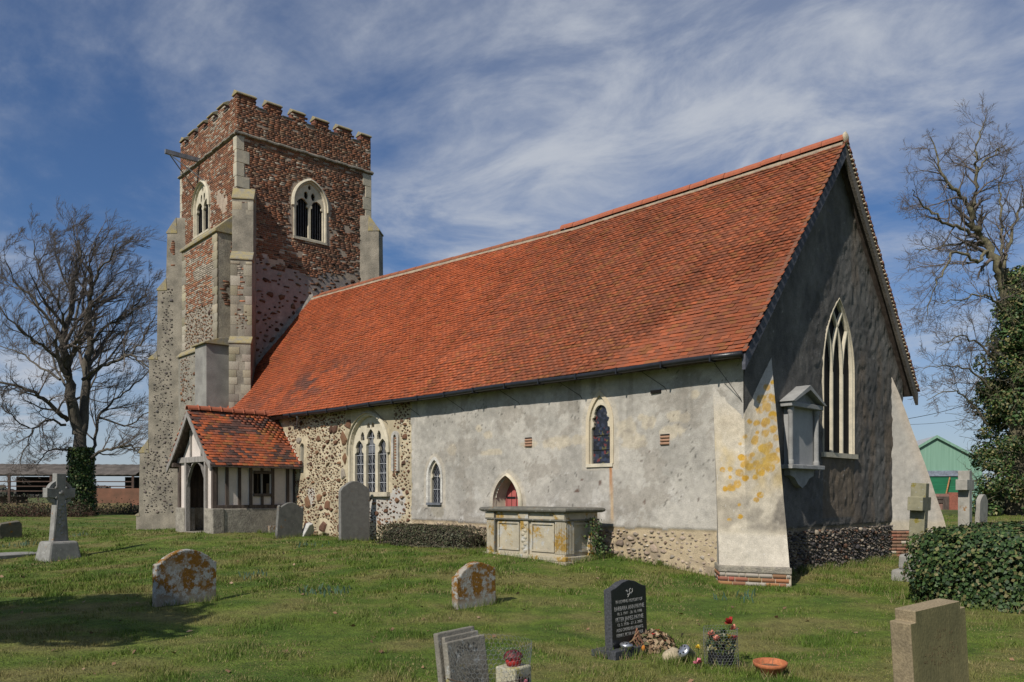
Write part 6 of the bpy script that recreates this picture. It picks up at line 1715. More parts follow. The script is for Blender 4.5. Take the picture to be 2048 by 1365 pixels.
def text_mesh(body, size, width=None):
    cu = bpy.data.curves.new('t', 'FONT'); cu.body = body; cu.size = size; cu.align_x = 'CENTER'; cu.align_y = 'CENTER'; cu.extrude = .0006
    o = bpy.data.objects.new('t', cu); COL.objects.link(o); dg = bpy.context.evaluated_depsgraph_get(); dg.update()
    me = bpy.data.meshes.new_from_object(o.evaluated_get(dg)); COL.objects.unlink(o); bpy.data.objects.remove(o)
    if width:
        xs = [v.co.x for v in me.vertices]; k = width / (max(xs) - min(xs))
        for v in me.vertices: v.co.x *= k
    return me
for z, s, w, tx in ((.585, .052, .50, 'IN LOVING MEMORY OF'), (.510, .068, .56, 'BARBARA ANN PAYNE'), (.453, .045, .46, '10. 2. 1947 - 30. 10. 1998'), (.390, .068, .52, 'PETER JAMES PAYNE'),
                    (.333, .045, .46, '12. 3. 1936 - 27. 2. 2005'), (.275, .050, .50, 'ALSO CHERISHED INFANTS'), (.218, .050, .50, 'KERRY, PETER AND PAUL')):
    me = text_mesh(tx, s, w); me.materials.clear(); me.materials.append(M_INS)
    link('inscription', me, bk, (.0525, 0, z), (math.pi / 2, 0, math.pi / 2))
b = MB()                                       # engraved rose
for k in range(7):
    an = k * .9; r0 = .012 + .004 * k
    pts = [(.0525, .03 + math.cos(an + q * .35) * r0 * 1.0, .700 + math.sin(an + q * .35) * r0) for q in range(5)]; b.tube(pts, .0035, 4)
b.tube([(.0525, .015, .675), (.0525, -.005, .65), (.0525, -.03, .625)], .003, 4)
for (y, z) in ((-.03, .69), (-.045, .70), (-.02, .655), (.035, .665)): b.blob((.0525, y, z), (.002, .016, .010), 3, .2, 6, 4)
b.build('rose_emblem', M_INS, bk)

# right foreground sandstone headstone
p = at_depth(1868, 1390, 6.3); pz = gz(p.x, p.y)
M_SAND = mat('greened_sandstone', (.145, .128, .060), (.090, .084, .040), rough=.95, scale=4, bump=.25, bscale=70, fine=.2, stretch=(1, 1, .5))
M_SANDS = mat('pink_sandstone_side', (.26, .205, .125), (.20, .16, .10), rough=.95, scale=4, bump=.25, bscale=60)
sh = thing('gravestone', 'leaning square-shouldered sandstone headstone stained green with faded lettering', 'gravestone', (p.x, p.y, pz), (.10, .01, -.33))
b = MB(); pf = [(-.31, -.3), (-.31, .80), (-.25, .80), (-.25, .885), (.25, .885), (.25, .83), (.31, .83), (.31, -.3)]
b.prism(pf[::-1], -.09, .09, lambda a_, q, d: (d, a_, q)); sl_ = b.build('slab', M_SANDS, sh, bevel=.008)
b = MB(); b.v = [Vector((.0912, y * .98, min(z, .888) - (0 if z < 0 else .004))) for y, z in pf]; b.f = [tuple(range(len(pf)))]; b.build('green_face', M_SAND, sh)
M_INS2 = mat('worn_inscription', (.10, .075, .04), rough=.95, bump=0)
def worn_lines(rows, parent, x, m, seed):
    """weathered lettering that can no longer be read: rows of short broken strokes (z, half width, height, y centre)"""
    q = random.Random(seed)
    for (z, hw_, h, yc) in rows:
        b = MB(); y = yc - hw_
        while y < yc + hw_:
            w_ = h * q.uniform(.35, .7)
            if q.random() < .82:
                for k in range(q.choice((1, 2, 2, 3))):
                    ya, za = y + q.uniform(0, w_ * .7), z + q.uniform(-h * .5, h * .2); dy, dz = q.choice(((0, h * .6), (w_ * .5, 0), (w_ * .4, h * .5), (w_ * .4, -h * .4)))
                    b.tube([(x, ya, za), (x, ya + dy, za + dz)], h * .055, 4)
            y += w_ + h * .22
        b.build('worn_inscription', m, parent)
worn_lines([(.70, .05, .03, .02), (.655, .11, .032, .03), (.58, .14, .036, .02), (.53, .21, .036, .0), (.49, .19, .034, .0), (.455, .10, .03, .02)], sh, .0925, M_INS2, 3)

# celtic cross
p = on_ground(117, 1119)
M_CEL = lichen_mat('grey_granite_cross', (.27, .265, .245), (.185, .18, .165), .06, .40, 9)
cc_ = thing('celtic_cross', 'carved stone celtic cross with a ringed head on a rough block base', 'cross', (p.x, p.y, p.z), (0, .02, .22))
b = MB(); V_ = [(-.36, -.44, -.2), (.36, -.44, -.2), (.36, .44, -.2), (-.36, .44, -.2), (-.27, -.33, .44), (.27, -.33, .44), (.27, .33, .44), (-.27, .33, .44)]; b.raw(V_, BOXF); b.build('base', M_CEL, cc_, bevel=.05)
b = MB(); fnx = lambda a_, q, d: (d, a_, q)
zc, ar, hw = 1.60, .34, .105
outl = [(-.19, .42), (-.13, 1.28), (-.10, zc - .13), (-ar, zc - .115), (-ar, zc + .115), (-.115, zc + .105), (-.115, 2.06), (.115, 2.06), (.115, zc + .105), (ar, zc + .115), (ar, zc - .115), (.10, zc - .13), (.13, 1.28), (.19, .42)]
b.prism(outl[::-1], -.10, .10, fnx); b.build('shaft', M_CEL, cc_, bevel=.012)
b = MB()
for q in range(4):
    for i in range(6):
        a0, a1 = math.pi / 2 * q + .30 + i * (math.pi / 2 - .6) / 6, math.pi / 2 * q + .30 + (i + 1) * (math.pi / 2 - .6) / 6
        b.prism([(.30 * math.cos(a0), zc + .30 * math.sin(a0)), (.30 * math.cos(a1), zc + .30 * math.sin(a1)), (.22 * math.cos(a1), zc + .22 * math.sin(a1)), (.22 * math.cos(a0), zc + .22 * math.sin(a0))][::-1], -.07, .07, fnx)
b.build('ring', M_CEL, cc_)
b = MB()                                       # interlace border and bosses on the face
for k in range(9): b.blob((.10, (-1) ** k * .035, .62 + k * .085), (.014, .045, .04), k, .2, 8, 5)
for s_ in (-1, 1): b.tube([(.102, s_ * .155, .47), (.102, s_ * .095, 1.42)], .010, 5)
b.blob((.10, 0, zc), (.03, .06, .06), 3, .1, 10, 6)
for q in range(4): b.blob((.09, .21 * math.cos(math.pi / 4 + q * math.pi / 2) * .8, zc + .21 * math.sin(math.pi / 4 + q * math.pi / 2) * .8), (.03, .035, .035), q, .1)
b.build('carving', M_CEL, cc_, smooth=True)

# other stones in the churchyard
p = on_ground(22, 1078)
headstone('gravestone', 'weathered leaning block of a gravestone behind the celtic cross', [(-.34, -.2), (-.34, .42), (-.28, .52), (.24, .54), (.30, .44), (.28, -.2)], .22, lichen_mat('dark_tomb_stone', (.15, .135, .10), (.09, .085, .07), .15, .2, 7), (p.x, p.y, p.z), (.10, .12, .1))
p = on_ground(25, 1111)
tk = thing('kerb_slab', 'flat pale grave slab sunk in the lawn by the celtic cross', 'slab', (p.x, p.y, p.z), (0, 0, .3)); MB().box((-.5, -.7, -.06), (.5, .7, .05)).build('slab', M_CEL, tk, bevel=.02)
def latin_cross(name, label, loc, H, ar, w, th, armz, rot, m, base=None):
    t_ = thing(name, label, 'cross', loc, rot)
    b = MB(); pf = [(-w, -.3), (-w * .92, armz - w), (-ar, armz - w), (-ar, armz + w), (-w * .92, armz + w), (-w * .9, H), (w * .9, H), (w * .92, armz + w), (ar, armz + w), (ar, armz - w), (w * .92, armz - w), (w, -.3)]
    b.prism(pf[::-1], -th / 2, th / 2, fnx); b.build('shaft', m, t_, bevel=.01)
    if base: MB().box((-base, -base * 1.2, -.2), (base, base * 1.2, .20)).box((-base * .75, -base * .8, .2), (base * .75, base * .8, .48)).build('base', lichen_mat('rough_base_stone', (.30, .29, .26), (.22, .21, .19), .05, .3, 8), t_, bevel=.05)
    return t_
M_CR = lichen_mat('green_lichen_cross', (.27, .25, .165), (.19, .18, .12), .18, .3, 9, orange_col=(.25, .21, .05))
p = at_depth(1832, 1100, 15.2); latin_cross('stone_cross', 'short thick-armed lichened stone cross on a rough base beside the ivy hedge', (p.x, p.y, gz(p.x, p.y)), 1.80, .30, .125, .26, 1.42, (0, .04, .1), M_CR, .34)
p = at_depth(1930, 1042, 23.5); latin_cross('stone_cross', 'taller pale stone cross standing beyond the ivy hedge', (p.x, p.y, gz(p.x, p.y)), 2.25 - gz(p.x, p.y) * .6, .38, .15, .30, 1.66, (0, .0, .05), lichen_mat('pale_cross_stone', (.36, .34, .30), (.25, .24, .21), .05, .3, 8))
p = at_depth(1961, 1046, 24.5)
headstone('gravestone', 'round-topped pale gravestone next to the taller stone cross', [(-.38, -.2), (-.38, 1.1)] + arc(-.36, 1.16, .36, 1.16, .20) + [(.38, 1.1), (.38, -.2)], .13, lichen_mat('pale_headstone', (.33, .31, .27), (.24, .23, .2), .03, .2, 9), (p.x, p.y, gz(p.x, p.y)), (.03, .04, .0))

# ------------------------------------------------------------------ chest tomb
tx0, tx1, ty0, ty1 = -12.66, -10.46, 11.66, 12.62; tzb = .38
M_TOMB = lichen_mat('tomb_limestone', (.43, .38, .28), (.33, .295, .225), .36, .48, 5, orange_col=(.40, .25, .06), white_col=(.50, .49, .45))
M_LID = lichen_mat('tomb_lid_stone', (.17, .16, .13), (.11, .105, .09), .12, .32, 9)
tb = thing('chest_tomb', 'large limestone chest tomb with fluted corner pilasters and moulded lid', 'tomb', ((tx0 + tx1) / 2, (ty0 + ty1) / 2, tzb))
hx, hy = (tx1 - tx0) / 2, (ty1 - ty0) / 2
MB().box((-hx - .12, -hy - .12, -.35), (hx + .12, hy + .12, .03)).build('footing', mat('tomb_footing', (.36, .31, .22), (.27, .24, .18), scale=5, bump=.6), tb, bevel=.02)
MB().box((-hx - .06, -hy - .06, .03), (hx + .06, hy + .06, .12)).build('plinth', M_TOMB, tb, bevel=.015)
MB().box((-hx + .05, -hy + .05, .12), (hx - .05, hy - .05, .95)).build('chest', M_TOMB, tb)
def panel(c, hw_, z0, z1, axis_, sgn, face):
    for (a0, a1, q0, q1) in ((-hw_, hw_, z0, z0 + .035), (-hw_, hw_, z1 - .035, z1), (-hw_, -hw_ + .035, z0 + .036, z1 - .036), (hw_ - .035, hw_, z0 + .036, z1 - .036)):
        if axis_ == 'x': MB().box((c + a0, min(face, face + sgn * .028), q0), (c + a1, max(face, face + sgn * .028), q1)).build('panel_moulding', M_TOMB, tb)
        else: MB().box((min(face, face + sgn * .028), c + a0, q0), (max(face, face + sgn * .028), c + a1, q1)).build('panel_moulding', M_TOMB, tb)
for cxx in (-.48, .48): panel(cxx, .31, .19, .76, 'x', -1, -hy + .05)
panel(0, .27, .19, .76, 'y', 1, hx - .05)
def pilaster(cxx, cyy, wx, wy, flx, fly):
    b = MB(); b.box((cxx - wx / 2, cyy - wy / 2, .12), (cxx + wx / 2, cyy + wy / 2, .80))
    if flx is not None:
        for i in range(6):
            x = cxx - wx / 2 + (i + .5) * wx / 6; b.tube([(x, flx, .17), (x, flx, .77)], wx / 15, 6)
    if fly is not None:
        for i in range(6):
            y = cyy - wy / 2 + (i + .5) * wy / 6; b.tube([(fly, y, .17), (fly, y, .77)], wy / 15, 6)
    b.build('fluted_pilaster', M_TOMB, tb)
pw_ = .26
pilaster(-hx + .13, -hy + .13, pw_, pw_, -hy, None); pilaster(hx - .13, -hy + .13, pw_, pw_, -hy, hx); pilaster(hx - .13, hy - .13, pw_, pw_, None, hx); pilaster(-hx + .13, hy - .13, pw_, pw_, None, None)
b = MB(); b.box((-.11, -hy + .0, .12), (.11, -hy + .08, .80))
for k in range(9): b.blob((((-1) ** k) * .03, -hy, .19 + k * .068), (.06, .025, .04), k, .3, 8, 5)
b.build('carved_pilaster', M_TOMB, tb)
MB().box((-hx - .0, -hy - .0, .802), (hx + .0, hy + .0, .96)).build('frieze', M_TOMB, tb)
b = MB(); b.box((-hx - .03, -hy - .03, .80), (hx + .03, hy + .03, .835)); b.build('cornice', M_LID, tb, bevel=.01)
for cxx in (-.83, 0.0): MB().box((cxx - .018, -hy - .035, .13), (cxx + .008, -hy - .002, .95)).build('joint_strip', M_LID, tb) if cxx else None
for cxx, cyy in ((hx - .13, -hy), (-hx + .13, -hy), (0, -hy)): MB().box((cxx - .14, cyy - .035, .836), (cxx + .14, cyy + .02, .955)).build('frieze_block', M_TOMB, tb)
b = MB(); lid = [(-.0, .96), (.06, .96), (.105, .983), (.118, 1.012), (.105, 1.04), (.07, 1.058), (0, 1.06)]
def lid_pts(o_, z): return [(-hx - o_, -hy - o_, z), (hx + o_, -hy - o_, z), (hx + o_, hy + o_, z), (-hx - o_, hy + o_, z)]
for o_, z in lid: b.v += [Vector(q) for q in lid_pts(o_, z)]
for i in range(len(lid) - 1):
    for j in range(4): b.f.append((i * 4 + j, i * 4 + (j + 1) % 4, i * 4 + 4 + (j + 1) % 4, i * 4 + 4 + j))
b.f += [(3, 2, 1, 0), tuple((len(lid) - 1) * 4 + j for j in range(4))]; b.build('lid', M_LID, tb)
rs = np.random.RandomState(61)
iv = thing('ivy_plant', 'straggling ivy climbing the back corner of the chest tomb', 'plant', (tx1 + .02, ty1 - .16, gz(tx1 + .1, ty1)))
n = 380; hz = rs.rand(n) ** 1.3 * .8; P_ = np.stack([.03 + rs.normal(0, .05, n) + .10 * (1 - hz), rs.normal(0, .10, n) + .04 * np.sin(hz * 7), hz], 1); Nn = np.tile((1., -.3, .3), (n, 1)) + rs.normal(0, .6, (n, 3)); Nn /= np.linalg.norm(Nn, axis=1, keepdims=True)
V, Fq = leaf_quads(P_, Nn, rs.uniform(.035, .065, n), rs); add('leaves', V, Fq, M_IVY, iv, np.repeat(ivy_col(n, rs, 1.2), 4, 0), kind='stuff')
MB().tube([(.06, 0, -.02), (.04, .03, .3), (.05, -.03, .6), (.03, .02, .85)], .008, 5).build('stem', M_TWIG, iv)

# ------------------------------------------------------------------ offerings and small things on the graves
M_WIRE = mat('galvanised_wire', (.30, .31, .31), rough=.5, bump=0, metal=.6, fine=.1)
def hex_net(cx_, cy_, rad, h, cell, z0, a0=0, a1=2 * math.pi, r=.0012, lean=0):
    b = MB(); rows = int(h / (cell * .75)); cols = int((a1 - a0) * rad / (cell * .866)); da = (a1 - a0) / cols
    def P(c, z): an = a0 + c * da; w = 1 + .04 * math.sin(an * 3 + z * 9); return (cx_ + math.cos(an) * rad * w, cy_ + math.sin(an) * rad * w, z0 + z)
    for i in range(rows):
        for j in range(cols):
            o_ = .5 * (i % 2); z = i * cell * .75
            b.tube([P(j + o_, z), P(j + o_, z + cell * .5)], r, 3, False); b.tube([P(j + o_, z + cell * .5), P(j + o_ + .5, z + cell * .75)], r, 3, False); b.tube([P(j + o_, z + cell * .5), P(j + o_ - .5, z + cell * .75)], r, 3, False)
    return b
def petals(b, c, r, n, seed, up=.5):
    q = random.Random(seed)
    for k in range(n):
        an = q.uniform(0, 6.28); el = q.uniform(-.1, 1) * up; d = Vector((math.cos(an) * math.cos(el), math.sin(an) * math.cos(el), math.sin(el)))
        s = Vector((-math.sin(an), math.cos(an), 0)); o_ = Vector(c) + d * r * q.uniform(.1, .5)
        b.raw([o_ - s * r * .3, o_ + d * r * .55 - s * r * .28 + Vector((0, 0, r * .2)), o_ + d * r * .6 + s * r * .28 + Vector((0, 0, r * .15)), o_ + s * r * .3], [(0, 1, 2, 3)])
def fmat(name, c): return mat(name, c, tuple(q * .7 for q in c), rough=.7, bump=0, scale=30, fine=.15)
M_RED, M_PINK, M_COR, M_YEL, M_LEAF = fmat('red_petals', (.36, .03, .025)), fmat('pink_petals', (.55, .16, .20)), fmat('coral_petals', (.58, .22, .15)), fmat('yellow_petals', (.62, .42, .03)), fmat('green_leaf', (.05, .09, .025))
# withered wreath of flowers
p = on_ground(1300, 1302); p = Vector((p.x, p.y, gz(p.x, p.y)))
wr = thing('dried_wreath', 'mound of withered brown flowers beside the black granite memorial', 'wreath', p)
rs = np.random.RandomState(71); n = 900
d = rand_dirs(n, rs); d[:, 2] = np.abs(d[:, 2]); P_ = d * np.array((.24, .28, .20)) * rs.uniform(.75, 1.05, (n, 1)) + np.array((0, .05, .02)); Nn = d + rs.normal(0, .6, d.shape); Nn /= np.linalg.norm(Nn, axis=1, keepdims=True)
pal = np.array([(.20, .13, .075), (.28, .19, .11), (.13, .085, .05), (.34, .25, .15), (.09, .09, .04)]); V, Fq = leaf_quads(P_, Nn, rs.uniform(.035, .07, n), rs)
add('dry_leaves', V, Fq, M_SHRUB, wr, np.repeat(pal[rs.choice(5, n)] * rs.uniform(.8, 1.2, (n, 1)), 4, 0), kind='stuff')
MB().blob((0, .05, .04), (.20, .24, .14), 2, .1).build('moss_core', mat('dark_moss', (.03, .025, .015)), wr)
b = MB()
for c_ in ((.08, -.05, .20), (.12, .10, .17), (.02, .12, .22), (.16, .03, .12)): petals(b, c_, .03, 8, int(c_[0] * 99))
b.build('red_flower', M_RED, wr)
# flower-holder lids, pot and loose flowers
def lid_vase(name, label, loc, tilt, bodyh=.10):
    t_ = thing(name, label, 'vase', loc, tilt)
    MB().lathe([(.06, -bodyh), (.07, 0), (.075, .006), (.07, .018), (.045, .034), (.0, .040)], 18).build('pierced_lid', M_STEEL2, t_, smooth=True)
    for k in range(7): 
        an = k * .9; MB().lathe([(.009, .0), (.009, .004)], 8, (math.cos(an) * .045, math.sin(an) * .045, .033)).build('stem_hole_shade', M_DARK, t_)  # black discs painted as the shade inside the holes
    return t_
M_STEEL2 = mat('bright_aluminium', (.55, .56, .58), rough=.3, bump=.05, metal=.8, fine=.05)
q = on_ground(1255, 1304); lid_vase('flower_vase', 'silver pierced flower-holder lid on the base of the black memorial', (bk.location.x + .13, bk.location.y - .18, bk.location.z + .12), (0, .1, 0), .03)
q = on_ground(1368, 1330); lid_vase('flower_vase', 'upright silver pierced vase lid tipped towards the lawn', (q.x, q.y, q.z + .14), (.9, .5, -.6), .12)
q = on_ground(1345, 1322); t_ = thing('field_stone', 'buff rounded stone lying between the wreath and the tipped vase', 'stone', (q.x, q.y, q.z)); MB().blob((0, 0, .05), (.10, .14, .085), 6, .18, 12, 8).build('stone', mat('buff_stone', (.42, .35, .23), (.34, .28, .19), scale=8), t_, smooth=True)
q = on_ground(1395, 1340); t_ = thing('fallen_flower', 'single pink artificial flower lying on the grass by the wire cage', 'flower', (q.x, q.y, q.z + .02)); b = MB(); petals(b, (0, 0, .04), .055, 16, 5, 1.0); b.build('petals', M_PINK, t_); MB().tube([(0, 0, -.02), (0, 0, .05)], .004, 5).build('stem', M_LEAF, t_)
q = on_ground(1397, 1312); t_ = thing('fallen_flower', 'single yellow artificial flower by the wire cage', 'flower', (q.x, q.y, q.z + .02)); b = MB(); petals(b, (0, 0, .06), .04, 14, 6, 1.0); b.build('petals', M_YEL, t_); MB().tube([(0, 0, -.02), (0, 0, .07)], .004, 5).build('stem', M_LEAF, t_)
q = on_ground(1265, 1308); t_ = thing('faded_tulip', 'orange-tipped artificial tulip leaning on the black memorial base', 'flower', (q.x + .12, q.y - .02, q.z)); MB().tube([(0, 0, 0), (.02, .02, .06)], .005, 5).build('stem', M_LEAF, t_); MB().blob((.025, .025, .08), (.02, .02, .035), 2, .1).build('bloom', fmat('orange_bloom', (.55, .20, .03)), t_, smooth=True)
b = MB()
q = on_ground(1238, 1306); t_ = thing('dead_plant', 'looped withered bulb leaves in front of the black memorial', 'plant', (q.x + .10, q.y + .02, q.z))
for k in range(6):
    rr_ = random.Random(k); a_ = rr_.uniform(0, 6.28); b.tube([(0, k * .03 - .05, 0), (.02 + .03 * math.cos(a_), k * .03 - .05, .12), (.05 * math.cos(a_) + .04, k * .03 + .02, .16 + .02 * k), (.09 * math.cos(a_) + .06, k * .04 + .05, .08)], [.012, .011, .010, .005], 5)
b.build('withered_leaves', mat('withered_leaf', (.17, .14, .07), (.20, .09, .06), scale=14), t_)
# wire cage of flowers
q = on_ground(1442, 1333); wcg = thing('flower_cage', 'round chicken-wire cage holding fading artificial flowers', 'flowers', (q.x, q.y, q.z))
hex_net(0, 0, .17, .40, .038, 0).build('wire_netting', M_WIRE, wcg)
MB().lathe([(.10, 0), (.13, .02), (.13, .20), (.12, .20), (.11, .03), (.0, .03)], 16).build('pot', mat('black_plastic', (.012, .012, .013), rough=.5), wcg)
rs = np.random.RandomState(81); n = 420; P_ = rand_dirs(n, rs) * np.array((.14, .14, .13)) + np.array((0, 0, .22)); Nn = rand_dirs(n, rs)
pal = np.array([(.05, .085, .028), (.10, .12, .03), (.03, .055, .03), (.20, .19, .12), (.28, .24, .08)]); V, Fq = leaf_quads(P_, Nn, rs.uniform(.03, .06, n), rs); add('foliage', V, Fq, M_SHRUB, wcg, np.repeat(pal[rs.choice(5, n)], 4, 0), kind='stuff')
for k, (c_, m_, r_) in enumerate((((.02, .13, .42), M_RED, .065), ((-.06, -.10, .32), M_COR, .05), ((.03, -.13, .28), M_COR, .05), ((.12, .06, .28), M_RED, .045), ((.10, -.02, .30), M_YEL, .04), ((-.02, .05, .33), M_LEAF, .05), ((.05, .17, .36), M_COR, .05))):
    b = MB(); petals(b, c_, r_, 22, k, 1.2); b.build('flower', m_, wcg)
MB().tube([(.0, .06, .1), (.02, .13, .4)], .005, 5).build('stem', M_LEAF, wcg)
# terracotta bowl
q = on_ground(1540, 1352); bw = thing('terracotta_bowl', 'shallow terracotta plant bowl standing on the lawn', 'bowl', (q.x, q.y, q.z), (.05, .04, 0))
MB().lathe([(.075, 0), (.085, .01), (.15, .10), (.155, .105), (.16, .135), (.148, .137), (.143, .105), (.08, .06), (0, .055)], 28).build('bowl', mat('terracotta', (.40, .135, .055), (.33, .11, .05), rough=.75, scale=6, bump=.1), bw, smooth=True)
MB().lathe([(.12, .085), (.06, .092), (0, .09)], 16).build('soil', mat('dry_soil', (.20, .11, .065), (.10, .06, .04), scale=40), bw)
MB().tube([(.02, .0, .08), (.025, .01, .17)], .0025, 4).build('dead_stalk', M_TWIG, bw)
# stepped book-like memorial, vase block and netting at the front edge
p = at_depth(935, 1400, 6.3); pz = gz(p.x, p.y)
M_BOOK = lichen_mat('cream_lichen_marble', (.24, .22, .18), (.15, .14, .115), .22, .42, 8, orange_col=(.34, .29, .10))
bo = thing('memorial_stone', 'small stepped stone memorial behind rusty chicken wire', 'gravestone', (p.x, p.y, pz), (.03, -.12, .05))
MB().box((-.07, -.20, -.2), (-.02, .20, .70)).build('back_slab', M_BOOK, bo, bevel=.01); MB().box((-.019, -.165, -.2), (.02, .20, .665)).build('middle_slab', M_BOOK, bo, bevel=.008); MB().box((.021, -.20, -.2), (.075, .21, .63)).build('front_slab', M_BOOK, bo, bevel=.008)
worn_lines([(.585, .10, .032, -.02), (.54, .13, .034, -.02), (.40, .10, .03, .0), (.35, .09, .03, .0), (.30, .11, .03, .0)], bo, .0765, mat('worn_black_letters', (.05, .046, .04), rough=.95, bump=0), 8)
vb = thing('vase_block', 'square cream stone flower vase with a red pot of dried flowers', 'vase', (p.x + .24, p.y + .27, gz(p.x + .24, p.y + .27)), (.03, 0, .1))
MB().box((-.10, -.10, -.1), (.10, .10, .42)).build('block', lichen_mat('cream_vase_stone', (.42, .39, .27), (.33, .31, .23), .35, .3, 8, orange_col=(.40, .36, .10)), vb, bevel=.012)
MB().lathe([(.05, .42), (.065, .46), (.06, .47), (0, .465)], 14).build('red_pot', M_RED, vb, smooth=True)
rs = np.random.RandomState(91); n = 160; d = rand_dirs(n, rs); d[:, 2] = abs(d[:, 2]); V, Fq = leaf_quads(d * np.array((.075, .075, .06)) + np.array((0, 0, .48)), d, rs.uniform(.018, .035, n), rs); add('dried_flowers', V, Fq, M_SHRUB, vb, np.repeat(np.array([(.10, .02, .025), (.05, .025, .025), (.16, .03, .03)])[rs.choice(3, n)], 4, 0), kind='stuff')
for k in range(4): MB().box((.1005, -.06 + k * .035, .28 - k * .01), (.1035, -.045 + k * .035, .36 - k * .01)).build('black_lettering', M_DARK, vb)
nc = thing('wire_netting', 'loose roll of hexagonal chicken wire around the small stepped memorial', 'netting', (p.x + .08, p.y + .12, pz)); hex_net(0, 0, .34, .62, .045, 0, r=.0013).build('netting', M_WIRE, nc)
MB().tube([(.34 * math.cos(a_), .34 * math.sin(a_), .36) for a_ in np.linspace(-2.2, 1.6, 16)], .003, 4).build('rusty_tie', mat('rust', (.09, .05, .03)), nc)
for k, (dx, dy, m_) in enumerate(((.30, .02, M_COR), (.36, .22, M_PINK))):
    t_ = thing('fallen_flower', ('coral' if k == 0 else 'bright pink') + ' artificial bloom at the foot of the chicken wire', 'flower', (p.x + dx, p.y + dy, gz(p.x + dx, p.y + dy) + .22)); b = MB(); petals(b, (0, 0, .04), .075, 18, k + 20, 1.0); b.build('petals', m_, t_); MB().tube([(0, 0, -.23), (0, 0, .05)], .005, 5).build('stem', M_LEAF, t_)
# daffodil shoots
rs = np.random.RandomState(101)
for i, (px, py, lab) in enumerate(((45, 1092, 'clump of blue-green daffodil leaves beside the celtic cross'), (655, 1186, 'clump of daffodil leaves in the open lawn between the lichened stones'), (155, 1072, 'tuft of daffodil leaves behind the celtic cross base'), (620, 1093, 'low daffodil shoots in front of the scroll-shouldered gravestone'), (1480, 1200, 'short blue-green bulb shoots near the lichened buttress'), (505, 1155, 'thin bulb shoots beyond the broad orange gravestone'))):
    q = on_ground(px, py); t_ = thing('daffodil_clump', lab, 'plant', (q.x, q.y, q.z)); V_, F_, C_ = [], [], []
    sc = (.5, .55, .35, .45, .4, .4)[i]
    for k in range(34 if i < 2 else 16):
        x, y = rs.normal(0, sc * .35), rs.normal(0, sc * .45); h = rs.uniform(.06, .15); an = rs.rand() * 6.28; w = .007; lx, ly = math.cos(an) * h * .4, math.sin(an) * h * .4; o_ = len(V_); z = gz(q.x + x, q.y + y) - q.z
        V_ += [(x - w, y - w, z), (x + w, y + w, z), (x + lx * .5 + w, y + ly * .5 + w, z + h * .7), (x + lx, y + ly, z + h), (x + lx * .5 - w, y + ly * .5 - w, z + h * .7)]; F_.append(tuple(o_ + e for e in range(5))); c = np.array((.045, .085, .050)) * rs.uniform(.8, 1.3); C_ += [c] * 5
    add('leaves', V_, F_, M_SHRUB, t_, np.array(C_), kind='stuff')

# ------------------------------------------------------------------ longer grass left by the mower round the stones
rs = np.random.RandomState(141); Vt, Ct = [], []
def tufts(x0, y0, hx_, hy_, n, h0, h1):
    side = rs.randint(0, 4, n); t = rs.rand(n) * 2 - 1; o_ = np.abs(rs.normal(0, .04, n)) + .01
    x = np.where(side == 0, x0 - hx_ - o_, np.where(side == 1, x0 + hx_ + o_, x0 + t * hx_)); y = np.where(side == 2, y0 - hy_ - o_, np.where(side == 3, y0 + hy_ + o_, y0 + t * hy_))
    z = ground(x, y); h = rs.uniform(h0, h1, n); an = rs.rand(n) * 6.28; w = .0045; la = rs.rand(n) * 6.28; l_ = h * rs.uniform(.15, .8, n)
    Vt.append(np.stack([np.stack([x - np.cos(an) * w, y - np.sin(an) * w, z - .01], 1), np.stack([x + np.cos(an) * w, y + np.sin(an) * w, z - .01], 1), np.stack([x + np.cos(la) * l_, y + np.sin(la) * l_, z + h], 1)], 1).reshape(-1, 3))
    c = np.array((.085, .125, .020)) * rs.uniform(.7, 1.4, (n, 1)); dd = rs.rand(n) < .25; c[dd] = np.array((.24, .20, .10)) * rs.uniform(.8, 1.2, (dd.sum(), 1)); Ct.append(np.repeat(c, 3, 0))
for o in list(scn.objects):
    if o.type == 'EMPTY' and o.get('category') in ('gravestone', 'cross', 'stone', 'flowers', 'bowl', 'vase'):
        k = o.get('category'); hx_, hy_ = {'gravestone': (.08, .40), 'cross': (.40, .46), 'stone': (.12, .16), 'flowers': (.18, .18), 'bowl': (.10, .10), 'vase': (.1, .1)}[k]
        if o.location.xy.length < 32 and o.location.z < .9: tufts(o.location.x, o.location.y, hx_, hy_, 420 if k in ('gravestone', 'cross') else 160, .05, .15)
tufts(-11.56, 12.14, 1.25, .62, 1500, .05, .16); tufts(-3.2, 14.8, 1.7, 1.9, 1600, .06, .2)
for i in range(10): tufts(-22.0 + i * 1.5, 13.02, .7, .02, 500, .05, .16)
for i in range(5): tufts(-7.38, 14.6 + i * 1.1, .03, .6, 420, .05, .2)
lg = add('long_grass', np.concatenate(Vt), np.arange(sum(len(v) for v in Vt)).reshape(-1, 3), M_GRASS, None, np.concatenate(Ct)); tag(lg, 'longer uncut grass fringing the stones and wall feet', 'grass', kind='stuff')

